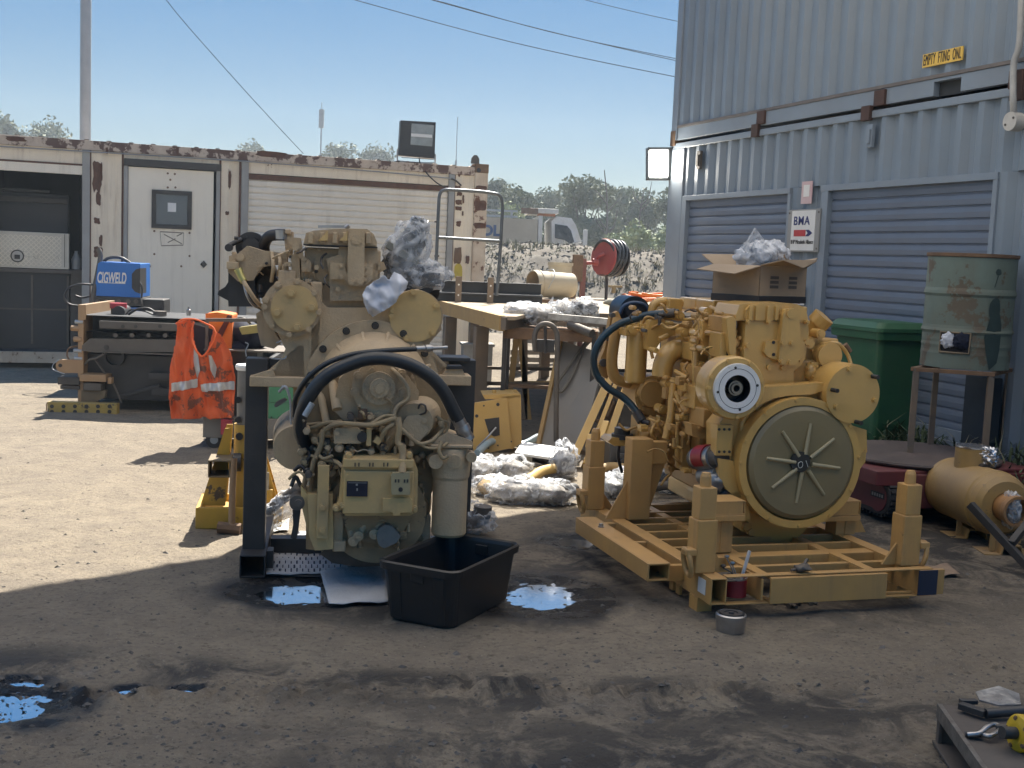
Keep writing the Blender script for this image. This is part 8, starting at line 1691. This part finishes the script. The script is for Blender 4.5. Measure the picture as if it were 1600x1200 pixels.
q=0; text('JEXON',.045,m_greyjamb,wc,(-.168,-.20,zR+.10),rz=-90,sx=.9,name='lettering') if 0 else None
mb=MB(); mb.box(-.1675,-.1655,-.27,-.13,zR+.10,zR+.135); part('cover_badge',mb,mat('badge_dark',(.02,.02,.025),.4),wc,None,0)
mb=MB(); 
for i in range(5): mb.box(-.1695,-.168,-.26+i*.025,-.245+i*.025,zR+.108,zR+.127)
part('badge_letters',mb,m_greyjamb,wc,None,0)
fr=Fr(tuple(RF.m@Vector((.02,.36,0))),10); fr.o.z=0; fr=Fr((fr.o.x,fr.o.y,.366),10); mb=MB(); mb.box(-.045,.045,-.03,.03,0,.042); o=one('tape_measure',mb,m_black,fr,'small black case lying on the edge of the round black turntable','case',.006)
mb=MB(); mb.box(-.03,.032,-.018,.018,.0425,.045); mb.box(-.02,.02,-.032,-.0305,.018,.026); part('silver_lid',mb,m_steel,o,None,0)
# ---- yellow canister at the right ----
p0=at(1486,762,7.1); p1=at(1602,790,6.3); ax=(p1-p0); Ln=ax.length; AF=Fr((p0.x,p0.y,0),0); a_=AF.i@p0; a_.z=.245; b_=AF.i@p1; b_.z=.245; d=(b_-a_).normalized(); rC=.178
m_can=mat('canister_ochre',(.46,.28,.075),.38,0,(.34,.20,.06),.6,3,.08,40,dust=(.26,.2,.14),damt=.4,spots=(.08,.06,.045),sthr=.61,sscale=5)
e=thing('air_canister','dusty ochre air cleaner canister on hat section feet at the right edge','canister',AF)
mb=MB(); mb.lathe(a_,d,[(-.03,0),(-.03,rC*.8),(-.0,rC*.97),(.04,rC),(.045,rC*1.01),(.055,rC),(.06,rC),(Ln*.56,rC),(Ln*.57,rC*1.03),(Ln*.62,rC*1.03),(Ln*.63,rC*.99),(Ln*.66,rC*.99),(Ln*.67,rC*1.0),(Ln*.72,rC*.94),(Ln*.76,rC*.8),(Ln*.76,.08)],56); cb_=part('canister_shell',mb,m_can,e,None,0)
mb=MB(); mb.lathe(a_,d,[(Ln*.74,.075),(Ln*.86,.078),(Ln*.88,.085),(Ln*.92,.085),(Ln*.92,.07),(Ln*.8,.06),(Ln*.8,0)],36); part('outlet_neck',mb,mat('neck_orange',(.40,.19,.06),.5,dust=(.3,.24,.17),damt=.3),cb_,None,0)
mb=MB(); mb.blob(a_+d*Ln*.82,(.05,.10,.10),.3,2,3,7,ridge=True); part('neck_wrap',mb,m_bag,cb_,None,0)
s0=a_+d*Ln*.27; mb=MB(); mb.cyl((s0.x,s0.y,s0.z+.08),(s0.x,s0.y,s0.z+.275),.098,36); nk=part('inlet_neck',mb,m_can,cb_,None,.004)
mb=MB(); mb.cyl((s0.x,s0.y,s0.z+.272),(s0.x,s0.y,s0.z+.282),.101,36); mb.blob((s0.x+.06,s0.y-.06,s0.z+.225),(.07,.06,.06),.35,2.2,4,5,ridge=True); part('foil_cover',mb,mat('foil',(.62,.63,.66),.22,.85,(.5,.5,.53),.5,14,.6,20),nk,None,.002)
mb=MB(); mb.cyl((s0.x+.02,s0.y-.09,s0.z+.17),(s0.x+.03,s0.y-.13,s0.z+.168),.024,20); part('service_port',mb,m_black,nk,None,.002)
for i,(t_,oy) in enumerate(((.20,-.02),(.62,-.06))):
    c=a_+d*Ln*t_; mb=MB(); x0,x1=c.x-.14,c.x+.20; yy=c.y-.14+oy
    prf=[(x0,.008),(x0+.09,.008),(x0+.10,.06),(x0+.2,.06),(x0+.21,.008),(x1,.008)]
    vs=[(x,y,z) for y in(yy-.06,yy+.12) for x,z in prf]; n=len(prf); mb.add(vs,[(k,k+1,n+k+1,n+k) for k in range(n-1)]); f_=part('hat_foot',mb,m_can,e,None,0); so_=f_.modifiers.new('s','SOLIDIFY'); so_.thickness=.008
    for xx in(.02,.16):
        mb=MB(); mb.box(x0+xx+.03,x0+xx+.06,yy,yy+.012,.06 if xx>.1 else .01,.16); part('foot_strap',mb,m_can,f_,None,.002)
mb=MB(); q=a_+Vector((.0,-.175,-.05)); mb.tube([q,q+Vector((.03,-.02,-.01)),q+Vector((.07,-.015,-.03))],.006,6,4); part('clip',mb,m_galv,cb_,None,0)
# ---- black tow bar ----
TF_=Fr(at(1560,830,6.05),0); TF_=Fr((TF_.o.x,6.05,0),0); tp_=PX(TF_); e=thing('tow_bar','black square tube bar propped in front of the ochre canister','bar',TF_)
def hb_(p,q,w_):
    mb=MB(); mb.bar(p,q,w_,w_); return mb
part('main_tube',hb_(tp_.v(1516,788,.15),tp_.v(1612,892,-.12),.038),m_blackmetal,e,None,.003)
part('side_tube',hb_(tp_.v(1580,850,-.03),tp_.v(1615,805,.2),.034),m_blackmetal,e,None,.003)
mb=MB(); q=tp_.v(1516,788,.15); d_=(tp_.v(1612,892,-.12)-q).normalized(); mb.bar(q-d_*.001,q+d_*.004,.028,.028); part('tube_mouth',mb,mat('hatch_black',(.01,.01,.01)),e,None,0)
# ---- weeds along the wall ----
m_wd=mat('weed_green',(.055,.085,.04),.8,0,(.10,.12,.06),.7,3); m_wd2=mat('weed_dry',(.25,.23,.15),.85,0,(.18,.17,.1),.6,3)
for nm,mm,cn,lb in(('weeds',m_wd,2600,'dark green weeds growing along the foot of the grey container'),('dry_stalks',m_wd2,150,'dry pale stalks among the weeds by the grey container')):
    mb=MB(); r=random.Random(9)
    for i in range(cn):
        u=r.uniform(-2.2,2.5); v=-r.uniform(.02,.75)**1.2
        if noise.noise(Vector((u*2,v*2,3)))<-.1: continue
        w=W2.m@Vector((u,v,0)); z=gh(w.x,w.y)-.01; h=r.uniform(.05,.30)*(1.4 if cn<200 else 1)
        a=r.uniform(0,6.28); q=Vector((math.cos(a),math.sin(a),0)); s_=Vector((-q.y,q.x,0))*(.004 if cn<200 else .008); o=Vector((w.x,w.y,z)); m1=o+q*h*.3+Vector((0,0,h*.7)); m2=o+q*h*.75+Vector((0,0,h*.95))
        mb.add([o-s_,o+s_,m1+s_,m1-s_,m2],[(0,1,2,3),(3,2,4)])
        if cn>200:
            for k in range(4):
                p=o+(m1-o)*r.uniform(.3,1.1); dd=Vector((r.gauss(0,1),r.gauss(0,1),r.gauss(.3,.6))).normalized(); s2_=dd.cross(Vector((0,0,1))).normalized()*.008; mb.add([p,p+dd*.02+s2_,p+dd*.045,p+dd*.02-s2_],[(0,1,2,3)])
    tag(part(nm,mb,mm,None,None,0),lb,'weeds',None,'stuff')
# ================= FRONT RIGHT CORNER =================
ZB=.13; a=ground(1466,1100,ZB); b=ground(1600,1290,ZB); d=(b-a); BF2=Fr((a.x,a.y,0),math.degrees(math.atan2(d.y,d.x))+90); 
m_plate=mat('worn_plate',(.075,.068,.062),.6,.3,(.11,.10,.09),.6,5,.2,40,dust=(.16,.13,.11),damt=.35)
e=thing('steel_bench','low dark steel bench plate with an open channel end in the front right corner','bench',BF2)
mb=MB(); mb.box(.0,.75,-.95,.0,ZB-.012,ZB); part('top_plate',mb,m_plate,e,None,.003)
mb=MB(); mb.box(-.004,.012,-.95,.0,ZB-.045,ZB+.002); part('edge_strip',mb,mat('chipped_edge',(.2,.18,.16),.5,.3,(.08,.07,.06),.8,16,.3,60),e,None,.003)
mb=MB(); mb.box(.012,.05,-.95,-.85,.0,ZB-.012); mb.box(.01,.75,-.02,-.005,.0,ZB-.012); mb.box(.0,.012,-.03,.0,.0,ZB-.045); mb.box(-.01,.75,-.95,.0,.0,.01); part('support_web',mb,m_plate,e,None,.003)
C0=lambda px,py,z=ZB:BF2.i@ground(px,py,z)
e=thing('spade','black steel spade with a muddy silver blade on the corner bench','spade',BF2)
P_=[C0(1524,1083,ZB+.02),C0(1560,1074,ZB+.03),C0(1592,1086,ZB+.02),C0(1595,1103,ZB+.012),C0(1560,1104,ZB+.012),C0(1530,1096,ZB+.012)]
mb=MB(); mb.add(P_,[tuple(range(6))]); o=part('blade',mb,mat('muddy_blade',(.5,.49,.48),.3,.6,(.09,.08,.08),.9,9,.5,30),e,None,0); s_=o.modifiers.new('s','SOLIDIFY'); s_.thickness=.006
mb=MB(); p=C0(1500,1102,ZB+.02);q=C0(1540,1115,ZB+.02);r_=C0(1625,1108,ZB+.03); mb.bar(p,q,.03,.02); mb.bar(C0(1500,1096,ZB+.02),C0(1526,1096,ZB+.02),.022,.014); mb.cyl(q,r_,.016,12); part('shaft',mb,m_blackmetal,e,None,.003)
e=thing('shackle','small bright steel shackle lying on the corner bench','shackle',BF2)
mb=MB(); mb.tube([C0(1512,1148,ZB+.012),C0(1530,1146,ZB+.02),C0(1543,1136,ZB+.03),C0(1556,1132,ZB+.03),C0(1562,1140,ZB+.025),C0(1548,1150,ZB+.02),C0(1535,1148,ZB+.015)],.008,8,4); part('shackle_bow',mb,m_steel,e,None,0)
mb=MB(); mb.cyl(C0(1508,1147,ZB+.008),C0(1535,1148,ZB+.012),.009,8); mb.cyl(C0(1556,1136,ZB+.03),C0(1585,1138,ZB+.035),.010,8); part('shackle_pin',mb,m_blackmetal,e,None,.001)
mb=MB(); c=C0(1600,1146,ZB+.05); c2=C0(1580,1146,ZB+.04)
dv=Vector((-1,-.35,.1)).normalized(); mb.lathe(c,dv,[(-.05,0),(-.05,.05),(0,.055),(.02,.055),(.025,.05),(.03,.03),(.03,0)],36); o=one('yellow_air_tool',mb,mat('tool_yellow',(.62,.40,.02),.4,0,(.5,.32,.02),.5,6,spots=(.1,.07,.03),sthr=.68),BF2,'yellow round cast air tool body at the right edge of the corner bench','air tool',.002)
mb=MB(); mb.bolts(c+dv*.025,.042,5,.006,.006,dv); part('tool_bolts',mb,m_rust,o,None,0)
mb=MB(); mb.cyl(c+dv*.03,c+dv*.075,.018,16); part('tool_drive',mb,m_black,o,None,.002)
# ================= VEILING HAZE =================
mb=MB(); mb.box(-90,90,-12,110,-1.6,14); hz=part('haze',mb,mat('haze_shell',(1,1,1)),None,None,0)  # haze box added to lift blacks like lens veiling and fade far trees
hm=bpy.data.materials.new('veil_haze'); hm.use_nodes=True; t=hm.node_tree; t.nodes.remove(t.nodes['Principled BSDF'])
pv=t.nodes.new('ShaderNodeVolumePrincipled'); pv.inputs['Color'].default_value=(.82,.91,1,1); pv.inputs['Density'].default_value=.0020; pv.inputs['Anisotropy'].default_value=.35
t.links.new(pv.outputs[0],t.nodes['Material Output'].inputs['Volume']); hz.data.materials.clear(); hz.data.materials.append(hm)
tag(hz,'thin haze volume added to lift blacks like lens veiling and fade the far trees','haze',None,'stuff')
sc.cycles.volume_bounces=0; sc.cycles.volume_max_steps=64
